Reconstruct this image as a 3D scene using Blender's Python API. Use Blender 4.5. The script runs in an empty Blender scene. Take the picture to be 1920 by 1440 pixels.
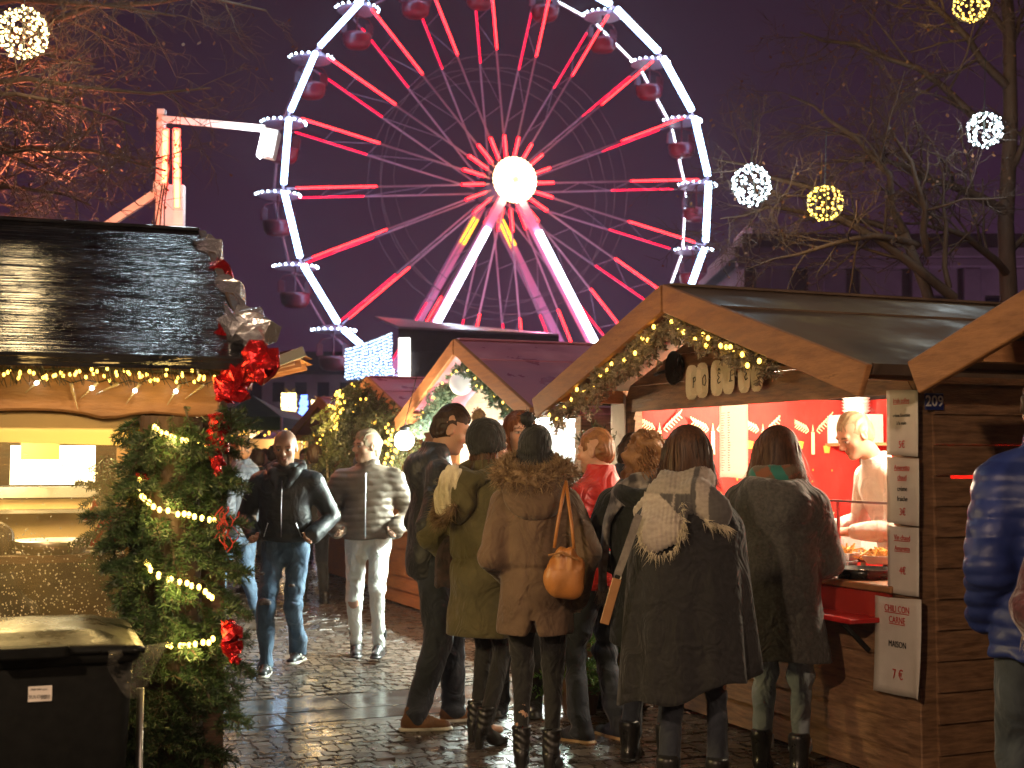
import bpy, math, random
import numpy as np
from mathutils import Vector, Matrix
sc = bpy.context.scene
COL = sc.collection
R = math.radians
rng = random.Random(7)
nrng = np.random.default_rng(7)

# ------------------------------------------------------------------ camera
FPX, CZ, PIT = 2500.0, 1.55, R(3.2)
cd = bpy.data.cameras.new("camera")
cd.sensor_width = 36.0
cd.lens = 36.0 * FPX / 1920.0
cd.clip_start = 0.1
cd.clip_end = 2000
cd.dof.use_dof = True
cd.dof.focus_distance = 6.7
cd.dof.aperture_fstop = 4.0
cam = bpy.data.objects.new("camera", cd)
COL.objects.link(cam)
cam.location = (0, 0, CZ)
cam.rotation_euler = (R(90) + PIT, 0, 0)
sc.camera = cam


def ray(px, py):
    x, y = (px - 960) / FPX, (720 - py) / FPX
    c, s = math.cos(PIT), math.sin(PIT)
    return Vector((x, c - y * s, s + y * c))


def at(px, py, Y):
    d = ray(px, py)
    k = Y / d.y
    return Vector((d.x * k, Y, CZ + d.z * k))


# ------------------------------------------------------------------ night sky
sc.view_settings.view_transform = 'Standard'
sc.view_settings.look = 'None'
sc.view_settings.exposure = 0.85
sc.view_settings.gamma = 1.0
sc.view_settings.use_curve_mapping = False
w = bpy.data.worlds.new("World")
sc.world = w
w.use_nodes = True
nt = w.node_tree
bg = nt.nodes['Background']
tc = nt.nodes.new('ShaderNodeTexCoord')
sx = nt.nodes.new('ShaderNodeSeparateXYZ')
cr = nt.nodes.new('ShaderNodeValToRGB')
nt.links.new(tc.outputs['Generated'], sx.inputs[0])
nt.links.new(sx.outputs['Z'], cr.inputs['Fac'])
nt.links.new(cr.outputs['Color'], bg.inputs['Color'])
e = cr.color_ramp.elements
e[0].position = 0.0
e[0].color = (0.029, 0.0105, 0.027, 1)
e[1].position = 0.45
e[1].color = (0.0085, 0.0038, 0.0062, 1)
m_ = cr.color_ramp.elements.new(0.2)
m_.color = (0.0185, 0.0066, 0.0165, 1)
bg.inputs['Strength'].default_value = 1.0


# ------------------------------------------------------------------ materials
def mat(name, c1, c2=None, scale=8.0, stretch=(1, 1, 1), rough=0.6, rough2=None, metal=0.0, bump=0.0, bscale=None,
        bdist=0.01, detail=5.0, emit=None, estr=0.0, coat=0.0, alpha=1.0, trans=0.0, attr=None, sheen=0.0, spec=0.5, lo=0.35, hi=0.65,
        sss=0.0, bstretch=None, c3=None, wr=None):
    m = bpy.data.materials.new(name)
    m.use_nodes = True
    n, L = m.node_tree.nodes, m.node_tree.links
    b = n['Principled BSDF']
    b.inputs['Base Color'].default_value = (*c1, 1)
    b.inputs['Roughness'].default_value = rough
    b.inputs['Metallic'].default_value = metal
    b.inputs['Coat Weight'].default_value = coat
    b.inputs['Coat Roughness'].default_value = 0.12
    b.inputs['Alpha'].default_value = alpha
    b.inputs['Transmission Weight'].default_value = trans
    b.inputs['Sheen Weight'].default_value = sheen
    b.inputs['Specular IOR Level'].default_value = spec
    if sss:
        b.inputs['Subsurface Weight'].default_value = sss
        b.inputs['Subsurface Radius'].default_value = (0.012, 0.005, 0.003)
        b.inputs['Subsurface Scale'].default_value = 1.0
    if emit:
        b.inputs['Emission Color'].default_value = (*emit, 1)
        b.inputs['Emission Strength'].default_value = estr
    t = n.new('ShaderNodeTexCoord')
    if c2 or rough2 is not None:
        mp = n.new('ShaderNodeMapping')
        mp.inputs['Scale'].default_value = stretch
        L.new(t.outputs['Object'], mp.inputs['Vector'])
        nz = n.new('ShaderNodeTexNoise')
        nz.inputs['Scale'].default_value = scale
        nz.inputs['Detail'].default_value = detail
        nz.inputs['Roughness'].default_value = 0.62
        L.new(mp.outputs[0], nz.inputs['Vector'])
        if c2:
            r = n.new('ShaderNodeValToRGB')
            r.color_ramp.elements[0].position = lo
            r.color_ramp.elements[0].color = (*c1, 1)
            r.color_ramp.elements[1].position = hi
            r.color_ramp.elements[1].color = (*c2, 1)
            if c3:
                q = r.color_ramp.elements.new(min(0.98, hi + 0.12))
                q.color = (*c3, 1)
            L.new(nz.outputs['Fac'], r.inputs['Fac'])
            L.new(r.outputs['Color'], b.inputs['Base Color'])
        if rough2 is not None:
            mr = n.new('ShaderNodeMapRange')
            mr.inputs['From Min'].default_value = lo
            mr.inputs['From Max'].default_value = hi
            mr.inputs['To Min'].default_value = rough
            mr.inputs['To Max'].default_value = rough2
            L.new(nz.outputs['Fac'], mr.inputs['Value'])
            L.new(mr.outputs[0], b.inputs['Roughness'])
    if attr:
        a = n.new('ShaderNodeAttribute')
        a.attribute_name = attr
        L.new(a.outputs['Color'], b.inputs['Base Color'])
    if bump:
        mp2 = n.new('ShaderNodeMapping')
        mp2.inputs['Scale'].default_value = bstretch or stretch
        L.new(t.outputs['Object'], mp2.inputs['Vector'])
        nz2 = n.new('ShaderNodeTexNoise')
        nz2.inputs['Scale'].default_value = bscale or scale * 3
        nz2.inputs['Detail'].default_value = 4
        L.new(mp2.outputs[0], nz2.inputs['Vector'])
        bp = n.new('ShaderNodeBump')
        bp.inputs['Strength'].default_value = bump
        bp.inputs['Distance'].default_value = bdist
        L.new(nz2.outputs['Fac'], bp.inputs['Height'])
        if wr:
            nz3 = n.new('ShaderNodeTexNoise')
            nz3.inputs['Scale'].default_value = wr[0]
            nz3.inputs['Detail'].default_value = 2.5
            nz3.inputs['Distortion'].default_value = 1.6
            mp3 = n.new('ShaderNodeMapping')
            mp3.inputs['Scale'].default_value = wr[2] if len(wr) > 2 else (1, 1, 1)
            L.new(t.outputs['Object'], mp3.inputs['Vector'])
            L.new(mp3.outputs[0], nz3.inputs['Vector'])
            bp3 = n.new('ShaderNodeBump')
            bp3.inputs['Strength'].default_value = 1.0
            bp3.inputs['Distance'].default_value = wr[1]
            L.new(nz3.outputs['Fac'], bp3.inputs['Height'])
            L.new(bp3.outputs['Normal'], bp.inputs['Normal'])
        L.new(bp.outputs['Normal'], b.inputs['Normal'])
    return m


def glow(name, col, s):
    m = bpy.data.materials.new(name)
    m.use_nodes = True
    n, L = m.node_tree.nodes, m.node_tree.links
    n.remove(n['Principled BSDF'])
    em = n.new('ShaderNodeEmission')
    em.inputs['Color'].default_value = (*col, 1)
    em.inputs['Strength'].default_value = s
    L.new(em.outputs[0], n['Material Output'].inputs['Surface'])
    return m


# ------------------------------------------------------------------ object helpers
def tag(o, label=None, cat=None, group=None, kind=None):
    if label:
        o['label'] = label
    if cat:
        o['category'] = cat
    if group:
        o['group'] = group
    if kind:
        o['kind'] = kind
    return o


def empty(name, loc=(0, 0, 0), rz=0.0, label=None, cat=None, group=None):
    o = bpy.data.objects.new(name, None)
    COL.objects.link(o)
    o.location = loc
    o.rotation_euler = (0, 0, rz)
    o.empty_display_size = 0.1
    return tag(o, label, cat, group)


def link_mesh(name, me, parent=None, mats=None, loc=None):
    o = bpy.data.objects.new(name, me)
    COL.objects.link(o)
    if mats is not None:
        for m in (mats if isinstance(mats, (list, tuple)) else [mats]):
            me.materials.append(m)
    if parent:
        o.parent = parent
    if loc is not None:
        o.location = loc
    return o


def np_mesh(name, V, Q, smooth=True, mi=None, cols=None):
    """mesh from numpy arrays: V (n,3), Q (m,k)"""
    me = bpy.data.meshes.new(name)
    V = np.asarray(V, np.float32)
    Q = np.asarray(Q, np.int32)
    k = Q.shape[1]
    me.vertices.add(len(V))
    me.vertices.foreach_set('co', V.ravel())
    me.loops.add(Q.size)
    me.loops.foreach_set('vertex_index', Q.ravel())
    me.polygons.add(len(Q))
    me.polygons.foreach_set('loop_start', np.arange(0, Q.size, k, dtype=np.int32))
    me.polygons.foreach_set('loop_total', np.full(len(Q), k, np.int32))
    me.polygons.foreach_set('use_smooth', np.full(len(Q), smooth, bool))
    if mi is not None:
        me.polygons.foreach_set('material_index', np.asarray(mi, np.int32))
    me.update(calc_edges=True)
    me.validate()
    if cols is not None:
        a = me.color_attributes.new('Col', 'FLOAT_COLOR', 'POINT')
        c4 = np.ones((len(V), 4), np.float32)
        c4[:, :3] = cols
        a.data.foreach_set('color', c4.ravel())
    return me


def frame_of(d, up=Vector((0, 0, 1))):
    d = Vector(d).normalized()
    up = Vector(up)
    if abs(d.dot(up)) > 0.98:
        up = Vector((0, 1, 0)) if abs(d.y) < 0.9 else Vector((1, 0, 0))
    s = d.cross(up).normalized()
    u = s.cross(d).normalized()
    return d, s, u


class MB:
    def __init__(self):
        self.v, self.f, self.m = [], [], []

    def add(self, vs, fs, mi=0):
        o = len(self.v)
        self.v.extend(tuple(p) for p in vs)
        for f in fs:
            self.f.append(tuple(i + o for i in f))
            self.m.append(mi)
        return self

    def box(self, c, s, mi=0, rot=None, taper=1.0):
        c = Vector(c)
        vs = []
        for z in (-.5, .5):
            k = taper if z > 0 else 1.0
            for x, y in ((-.5, -.5), (.5, -.5), (.5, .5), (-.5, .5)):
                p = Vector((x * s[0] * k, y * s[1] * k, z * s[2]))
                if rot is not None:
                    p = rot @ p
                vs.append(c + p)
        return self.add(vs, [(3, 2, 1, 0), (4, 5, 6, 7), (0, 1, 5, 4), (1, 2, 6, 5), (2, 3, 7, 6), (3, 0, 4, 7)], mi)

    def span(self, a, b, mi=0):
        a, b = Vector(a), Vector(b)
        return self.box((a + b) / 2, [abs(b[i] - a[i]) for i in range(3)], mi)

    def beam(self, a, b, w_, h_, up=(0, 0, 1), mi=0):
        a, b = Vector(a), Vector(b)
        d, s, u = frame_of(b - a, up)
        vs = [p + s * (x * w_ / 2) + u * (y * h_ / 2) for p in (a, b) for x, y in ((-1, -1), (1, -1), (1, 1), (-1, 1))]
        return self.add(vs, [(3, 2, 1, 0), (4, 5, 6, 7), (0, 1, 5, 4), (1, 2, 6, 5), (2, 3, 7, 6), (3, 0, 4, 7)], mi)

    def tube(self, pts, r, n=6, mi=0, cap=True):
        pts = [Vector(p) for p in pts]
        if not hasattr(r, '__len__'):
            r = [r] * len(pts)
        vs, fs = [], []
        pu = Vector((0, 0, 1))
        for i, p in enumerate(pts):
            d = (pts[min(i + 1, len(pts) - 1)] - pts[max(i - 1, 0)])
            if d.length < 1e-9:
                d = Vector((0, 0, 1))
            d, s, u = frame_of(d, pu)
            pu = u
            for k in range(n):
                a = 2 * math.pi * k / n
                vs.append(p + (s * math.cos(a) + u * math.sin(a)) * r[i])
        for i in range(len(pts) - 1):
            for k in range(n):
                k2 = (k + 1) % n
                fs.append((i * n + k, i * n + k2, (i + 1) * n + k2, (i + 1) * n + k))
        if cap:
            fs.append(tuple(range(n - 1, -1, -1)))
            fs.append(tuple((len(pts) - 1) * n + k for k in range(n)))
        return self.add(vs, fs, mi)

    def lathe(self, prof, c=(0, 0, 0), n=16, mi=0, axis=(0, 0, 1), sx_=1.0, sy_=1.0):
        c = Vector(c)
        ax = Vector(axis).normalized()
        if abs(ax.z) > 0.99:
            s, t = Vector((1, 0, 0)), Vector((0, 1, 0))
        else:
            _, s, t = frame_of(ax)
            s, t = s, t
        vs, fs = [], []
        for r, z in prof:
            for k in range(n):
                a = 2 * math.pi * k / n
                vs.append(c + ax * z + s * (r * math.cos(a) * sx_) + t * (r * math.sin(a) * sy_))
        for i in range(len(prof) - 1):
            for k in range(n):
                k2 = (k + 1) % n
                fs.append((i * n + k, i * n + k2, (i + 1) * n + k2, (i + 1) * n + k))
        fs.append(tuple(range(n - 1, -1, -1)))
        fs.append(tuple((len(prof) - 1) * n + k for k in range(n)))
        return self.add(vs, fs, mi)

    def ball(self, c, r, n=10, mi=0, sq=(1, 1, 1)):
        c = Vector(c)
        m_ = max(3, n // 2)
        vs = [c + Vector((0, 0, -r * sq[2]))]
        fs = []
        for i in range(1, m_):
            th = math.pi * i / m_
            for k in range(n):
                a = 2 * math.pi * k / n
                vs.append(c + Vector((r * math.sin(th) * math.cos(a) * sq[0], r * math.sin(th) * math.sin(a) * sq[1], -r * math.cos(th) * sq[2])))
        vs.append(c + Vector((0, 0, r * sq[2])))
        for k in range(n):
            fs.append((0, 1 + (k + 1) % n, 1 + k))
        for i in range(m_ - 2):
            for k in range(n):
                a, b = 1 + i * n, 1 + (i + 1) * n
                fs.append((a + k, a + (k + 1) % n, b + (k + 1) % n, b + k))
        t, b = len(vs) - 1, 1 + (m_ - 2) * n
        for k in range(n):
            fs.append((b + k, b + (k + 1) % n, t))
        return self.add(vs, fs, mi)

    def prism(self, poly, to3, th, nrm, mi=0):
        """poly: 2D outline; to3 maps it to 3D; extruded th along nrm"""
        nrm = Vector(nrm)
        p = [Vector(to3(*q)) for q in poly]
        n = len(p)
        vs = p + [q + nrm * th for q in p]
        fs = [tuple(range(n - 1, -1, -1)), tuple(range(n, 2 * n))]
        for i in range(n):
            j = (i + 1) % n
            fs.append((i, j, n + j, n + i))
        return self.add(vs, fs, mi)

    def build(self, name, mats, parent=None, smooth=False, bev=0.0, loc=None, kind=None):
        me = bpy.data.meshes.new(name)
        me.from_pydata(self.v, [], self.f)
        me.validate()
        for m in (mats if isinstance(mats, (list, tuple)) else [mats]):
            me.materials.append(m)
        if len(me.polygons) == len(self.m):
            me.polygons.foreach_set('material_index', self.m)
        me.polygons.foreach_set('use_smooth', [smooth] * len(me.polygons))
        me.update()
        o = link_mesh(name, me, parent, None, loc)
        if bev:
            b = o.modifiers.new('bevel', 'BEVEL')
            b.width = bev
            b.segments = 1
            b.limit_method = 'ANGLE'
        if kind:
            o['kind'] = kind
        return o


def copy_of(o, parent, loc=None, rot=None, scale=None):
    c = o.copy()
    COL.objects.link(c)
    c.parent = parent
    if loc is not None:
        c.location = loc
    if rot is not None:
        c.rotation_euler = rot
    if scale is not None:
        c.scale = scale
    return c


def text(s, size, mat_, parent, M4, name='lettering', align='CENTER', ext=0.0006, xs=1.0, underline=False, bold=0.0):
    cu = bpy.data.curves.new(name, 'FONT')
    cu.body = s
    cu.size = size
    cu.align_x = align
    cu.align_y = 'CENTER'
    cu.extrude = ext
    cu.offset = bold
    cu.resolution_u = 3
    o = bpy.data.objects.new(name, cu)
    COL.objects.link(o)
    bpy.context.view_layer.update()
    me = bpy.data.meshes.new_from_object(o)
    bpy.data.objects.remove(o)
    if underline and len(me.vertices):
        xsv = [v.co.x for v in me.vertices]
        n0 = len(me.vertices)
        x0, x1 = min(xsv), max(xsv)
        vs = [v.co[:] for v in me.vertices]
        fs = [tuple(p.vertices) for p in me.polygons]
        y = -size * 0.42
        t = size * 0.045
        vs += [(x0, y - t, ext), (x1, y - t, ext), (x1, y + t, ext), (x0, y + t, ext)]
        fs.append((n0, n0 + 1, n0 + 2, n0 + 3))
        me = bpy.data.meshes.new(name)
        me.from_pydata(vs, [], fs)
    me.transform(M4 @ Matrix.Diagonal((xs, 1, 1, 1)))
    me.name = name
    me.materials.clear()
    return link_mesh(name, me, parent, mat_)


# ------------------------------------------------------------------ distance fields -> one continuous surface
def A(*p):
    return np.array(p, np.float32)


def _axis(lo, hi, h, fine):
    if fine is None:
        return np.arange(lo, hi + h, h, dtype=np.float32)
    a, b, hf = fine
    parts = []
    if a > lo:
        n = max(1, int(math.ceil((a - lo) / h)))
        parts.append(np.linspace(lo, a, n, endpoint=False))
    parts.append(np.linspace(a, b, max(2, int((b - a) / hf)), endpoint=False))
    n = max(1, int(math.ceil((hi - b) / h)))
    parts.append(np.linspace(b, max(hi, b + h), n + 1))
    return np.concatenate(parts).astype(np.float32)


class Field:
    def __init__(self, lo, hi, h, fine=None):
        self.ax = [_axis(lo[i], hi[i], h, None if fine is None else (max(lo[i], fine[0][i]), min(hi[i], fine[1][i]), fine[2])) for i in range(3)]
        self.d = np.full([len(a) for a in self.ax], 0.5, np.float32)

    def _sub(self, lo, hi):
        sl = []
        for i in range(3):
            a = int(np.searchsorted(self.ax[i], lo[i]))
            b = int(np.searchsorted(self.ax[i], hi[i]))
            sl.append(slice(max(0, a - 1), min(len(self.ax[i]), b + 1)))
        X = self.ax[0][sl[0]][:, None, None]
        Y = self.ax[1][sl[1]][None, :, None]
        Z = self.ax[2][sl[2]][None, None, :]
        return tuple(sl), X, Y, Z

    def _put(self, sl, dn, k, op):
        d = self.d[sl]
        if op == 'u':
            h = np.maximum(k - np.abs(d - dn), 0) / max(k, 1e-6)
            self.d[sl] = np.minimum(d, dn) - h * h * k * .25
        elif op == 's':
            dn = -dn
            h = np.maximum(k - np.abs(d - dn), 0) / max(k, 1e-6)
            self.d[sl] = np.maximum(d, dn) + h * h * k * .25

    def cap(self, a, b, ra, rb=None, k=.02, q=None, f=None, op='u'):
        rb = ra if rb is None else rb
        a, b = np.asarray(a, np.float32), np.asarray(b, np.float32)
        m = max(ra, rb) * max(1.0, (q or 1.0)) + k + .03
        sl, X, Y, Z = self._sub(np.minimum(a, b) - m, np.maximum(a, b) + m)
        px, py, pz = X - a[0], Y - a[1], Z - a[2]
        ba = (b - a).astype(np.float32)
        s_ = 1.0
        if q is not None:
            f = np.asarray(f if f is not None else (0, 1, 0), np.float32)
            pf = (px * f[0] + py * f[1] + pz * f[2]) * (1 / q - 1)
            px, py, pz = px + f[0] * pf, py + f[1] * pf, pz + f[2] * pf
            ba = ba + f * (np.dot(ba, f) * (1 / q - 1))
            s_ = min(1.0, q)
        h = np.clip((px * ba[0] + py * ba[1] + pz * ba[2]) / max(float(np.dot(ba, ba)), 1e-9), 0, 1)
        dn = (np.sqrt((px - ba[0] * h) ** 2 + (py - ba[1] * h) ** 2 + (pz - ba[2] * h) ** 2) - (ra + (rb - ra) * h)) * s_
        self._put(sl, dn.astype(np.float32), k, op)
        return self

    def ell(self, c, r, Rm=None, k=.02, op='u'):
        c = np.asarray(c, np.float32)
        r = np.asarray(r, np.float32)
        m = float(max(r)) + k + .03
        sl, X, Y, Z = self._sub(c - m, c + m)
        px, py, pz = X - c[0], Y - c[1], Z - c[2]
        if Rm is not None:
            T = np.asarray(Rm, np.float32).T
            px, py, pz = (T[0, 0] * px + T[0, 1] * py + T[0, 2] * pz, T[1, 0] * px + T[1, 1] * py + T[1, 2] * pz, T[2, 0] * px + T[2, 1] * py + T[2, 2] * pz)
        k0 = np.sqrt((px / r[0]) ** 2 + (py / r[1]) ** 2 + (pz / r[2]) ** 2)
        k1 = np.sqrt((px / r[0] ** 2) ** 2 + (py / r[1] ** 2) ** 2 + (pz / r[2] ** 2) ** 2) + 1e-6
        self._put(sl, (k0 * (k0 - 1) / k1).astype(np.float32), k, op)
        return self

    def ring(self, c, n, R_, r, k=.015, sx_=1.0, xdir=(1, 0, 0), flat=1.0):
        """torus about axis n; sx_ stretches it along xdir"""
        c, n = np.asarray(c, np.float32), np.asarray(n, np.float32)
        n = n / np.linalg.norm(n)
        xd = np.asarray(xdir, np.float32)
        m = R_ * max(1, sx_) + r + k + .03
        sl, X, Y, Z = self._sub(c - m, c + m)
        px, py, pz = X - c[0], Y - c[1], Z - c[2]
        t = (px * xd[0] + py * xd[1] + pz * xd[2]) * (1 / sx_ - 1)
        px, py, pz = px + xd[0] * t, py + xd[1] * t, pz + xd[2] * t
        hn = px * n[0] + py * n[1] + pz * n[2]
        rad = np.sqrt(np.maximum(px * px + py * py + pz * pz - hn * hn, 0))
        self._put(sl, (np.sqrt((rad - R_) ** 2 + (hn / flat) ** 2) - r).astype(np.float32), k, 'u')
        return self

    def half(self, n, p, k=.0):
        """keep the side where (x-p).n < 0"""
        n = np.asarray(n, np.float32)
        n = n / np.linalg.norm(n)
        p = np.asarray(p, np.float32)
        X, Y, Z = self.ax[0][:, None, None], self.ax[1][None, :, None], self.ax[2][None, None, :]
        dn = (X - p[0]) * n[0] + (Y - p[1]) * n[1] + (Z - p[2]) * n[2]
        if k:
            h = np.maximum(k - np.abs(self.d - dn), 0) / k
            self.d = np.maximum(self.d, dn) + h * h * k * .25
        else:
            self.d = np.maximum(self.d, dn)
        return self

    def near(self, w_=.05):
        i, j, k = np.nonzero(np.abs(self.d) < w_)
        return (i, j, k), np.stack([self.ax[0][i], self.ax[1][j], self.ax[2][k]], 1)

    def disp(self, fn, w_=.05):
        idx, P = self.near(w_)
        self.d[idx] += fn(P).astype(np.float32)
        return self

    def mesh(self):
        d = self.d
        for i in range(3):  # closed at the grid's ends
            s0 = [slice(None)] * 3
            s0[i] = 0
            d[tuple(s0)] = np.maximum(d[tuple(s0)], 1e-3)
            s0[i] = -1
            d[tuple(s0)] = np.maximum(d[tuple(s0)], 1e-3)
        ins = d < 0
        nx, ny, nz = d.shape
        cnt = np.zeros((nx - 1, ny - 1, nz - 1), np.int8)
        for a in (0, 1):
            for b in (0, 1):
                for c in (0, 1):
                    cnt += ins[a:nx - 1 + a, b:ny - 1 + b, c:nz - 1 + c]
        I, J, K = np.nonzero((cnt > 0) & (cnt < 8))
        idm = np.full(cnt.shape, -1, np.int32)
        idm[I, J, K] = np.arange(len(I))
        acc = np.zeros((len(I), 3), np.float32)
        num = np.zeros(len(I), np.float32)
        ax = self.ax
        for axis in range(3):
            o1, o2 = [q for q in range(3) if q != axis]
            for a in (0, 1):
                for b in (0, 1):
                    off = [0, 0, 0]
                    off[o1], off[o2] = a, b
                    i0, j0, k0 = I + off[0], J + off[1], K + off[2]
                    off[axis] = 1
                    i1, j1, k1 = I + off[0], J + off[1], K + off[2]
                    da, db = d[i0, j0, k0], d[i1, j1, k1]
                    m = (da < 0) != (db < 0)
                    t = np.where(m, da / np.where(m, da - db, 1), 0)
                    Pa = np.stack([ax[0][i0], ax[1][j0], ax[2][k0]], 1)
                    Pb = np.stack([ax[0][i1], ax[1][j1], ax[2][k1]], 1)
                    acc += np.where(m[:, None], Pa + (Pb - Pa) * t[:, None], 0)
                    num += m
        V = acc / np.maximum(num, 1)[:, None]
        quads = []
        for axis in range(3):
            o1, o2 = (axis + 1) % 3, (axis + 2) % 3
            s0, s1 = [slice(None)] * 3, [slice(None)] * 3
            s0[axis], s1[axis] = slice(0, -1), slice(1, None)
            a, b = ins[tuple(s0)], ins[tuple(s1)]
            E = np.nonzero(a != b)
            E = [q.copy() for q in E]
            ok = (E[o1] > 0) & (E[o2] > 0) & (E[o1] < d.shape[o1] - 1) & (E[o2] < d.shape[o2] - 1)
            E = [q[ok] for q in E]
            fl = a[tuple(E)]
            ids = []
            for u, v in ((-1, -1), (0, -1), (0, 0), (-1, 0)):
                c = [q.copy() for q in E]
                c[o1] += u
                c[o2] += v
                ids.append(idm[tuple(c)])
            q4 = np.stack(ids, 1)
            q4[~fl] = q4[~fl][:, ::-1]
            quads.append(q4)
        Q = np.concatenate(quads)
        return V, Q[(Q >= 0).all(1)]


def sines(P, seed, f, n=5, amp=1.0, ani=(1, 1, 1)):
    """smooth pseudo-noise used for folds and lumps"""
    r = np.random.default_rng(seed)
    out = np.zeros(len(P), np.float32)
    Q = P * np.asarray(ani, np.float32)
    for i in range(n):
        wv = r.normal(size=3)
        wv = wv / np.linalg.norm(wv) * f * (0.6 + 0.9 * r.random())
        ph = r.random() * 6.28
        w2 = r.normal(size=3) * f * .35
        out += np.sin(Q @ wv.astype(np.float32) + ph + 1.3 * np.sin(Q @ w2.astype(np.float32) + ph * 2))
    return out * (amp / math.sqrt(n))


def field_obj(F, name, mats, parent=None, mi=None, cols=None, loc=None, kind=None, post=None):
    V, Q = F.mesh()
    m = None
    if mi is not None:
        m = mi(V[Q].mean(1))
    cc = cols(V) if cols else None
    if post:
        V = post(V)
    me = np_mesh(name, V, Q, True, m, cc)
    o = link_mesh(name, me, parent, mats, loc)
    if kind:
        o['kind'] = kind
    return o
# ------------------------------------------------------------------ people
def unit(v):
    v = np.asarray(v, np.float64)
    return v / (np.linalg.norm(v) + 1e-9)


def ik(a, c, l1, l2, pole):
    a, c = np.asarray(a, float), np.asarray(c, float)
    d = c - a
    L = min(np.linalg.norm(d), (l1 + l2) * .998)
    u = unit(d)
    c = a + u * L
    x = (l1 * l1 - l2 * l2 + L * L) / (2 * L)
    h = math.sqrt(max(l1 * l1 - x * x, 0))
    p = np.asarray(pole, float)
    n = unit(p - u * np.dot(p, u))
    return a + u * x + n * h, c


def rot3(yaw, pitch, roll):
    """yaw + turns to the person's left, pitch + looks down, roll + tips to the right"""
    M = Matrix.Rotation(yaw, 3, 'Z') @ Matrix.Rotation(-pitch, 3, 'X') @ Matrix.Rotation(roll, 3, 'Y')
    return np.array(M)


def skel(fl=(-.1, 0, 0), fr=(.1, 0, 0), zl=0, zr=0, pl=0, pr=0, ank=.08, hz=.92, hy=0, hx=0, lean=0, sway=0, hl=None, hr=None,
         el=(-.6, -1, -.2), er=(.6, -1, -.2), yaw=0, pit=0, rol=0, sh=.185, neckf=.0, kpl=(0, 1, 0), kpr=(0, 1, 0), htop=0.0):
    J = {}
    hip = A(hx, hy, hz)
    up = unit((sway, math.sin(lean), math.cos(lean)))
    J['hip'], J['up'] = hip, up
    J['sc'] = hip + up * .485
    J['neck'] = hip + up * .545
    J['R'] = rot3(R(yaw), R(pit), R(rol))
    J['head'] = J['neck'] + up * .125 + np.array((0, .03 + neckf, 0)) + J['R'] @ np.array((0, .012, .02))
    J['sl'], J['sr'] = J['sc'] + A(-sh, 0, -.05), J['sc'] + A(sh, 0, -.05)
    J['al'], J['ar'] = A(fl[0], fl[1], ank + zl), A(fr[0], fr[1], ank + zr)
    J['yl'], J['yr'] = R(fl[2]), R(fr[2])
    J['pl'], J['pr'] = R(pl), R(pr)
    J['hl'], J['hr'] = hip + A(-.088, 0, -.03), hip + A(.088, 0, -.03)
    J['kl'], J['al'] = ik(J['hl'], J['al'], .425, .41, kpl)
    J['kr'], J['ar'] = ik(J['hr'], J['ar'], .425, .41, kpr)
    hl = A(-sh - .06, .03, .87) if hl is None else A(*hl)
    hr = A(sh + .06, .03, .87) if hr is None else A(*hr)
    J['el'], J['wl'] = ik(J['sl'], hl, .29, .265, el)
    J['er'], J['wr'] = ik(J['sr'], hr, .29, .265, er)
    return J


def head_local(J, V):
    return (np.asarray(V) - J['head']) @ J['R']


HS = 1.07


def big(J, soft=False):
    """heads a little larger about the neck"""
    def f(V):
        k = 1.0
        if soft:
            k = np.clip((head_local(J, V)[:, 2] + .15) / .06, 0, 1)[:, None]
        c = J['head'] - J['R'] @ np.array((0, 0, .1))
        return V + (V - c) * (HS - 1) * k
    return f


def hp(J, p):
    return J['head'] + J['R'] @ np.asarray(p, float)


def hand(F, w_, d, n, side, curl=.5, s=1.0):
    d = unit(d)
    n = unit(np.asarray(n) - d * np.dot(n, d))
    t = np.cross(d, n) * side
    F.cap(w_, w_ + d * .05 * s, .022, .025, k=.015)
    for i in range(4):
        b = w_ + d * (.06 + (.004 if i in (1, 2) else 0)) * s + t * ((i - 1.5) * .0205)
        F.cap(w_ + d * .02 + t * ((i - 1.5) * .014), b, .013, .0105, k=.012)
        a = 0.15
        dd = d
        for L_, r0 in zip((.042, .028, .021), (.0095, .0086, .0078)):
            L_ = L_ * (0.82 if i == 3 else 1.0 if i != 1 else 1.08)
            a += curl
            dd = d * math.cos(a) + n * math.sin(a)
            F.cap(b, b + dd * L_, r0, r0 * .9, k=.003)
            b = b + dd * L_
    b = w_ + d * .022 - t * .024
    dd = unit(d * .7 - t * .75 + n * .35)
    F.cap(b, b + dd * .04, .012, .0105, k=.012)
    F.cap(b + dd * .04, b + dd * .04 + unit(d * .85 - t * .2 + n * .5) * .03, .0105, .0085, k=.004)


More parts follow.
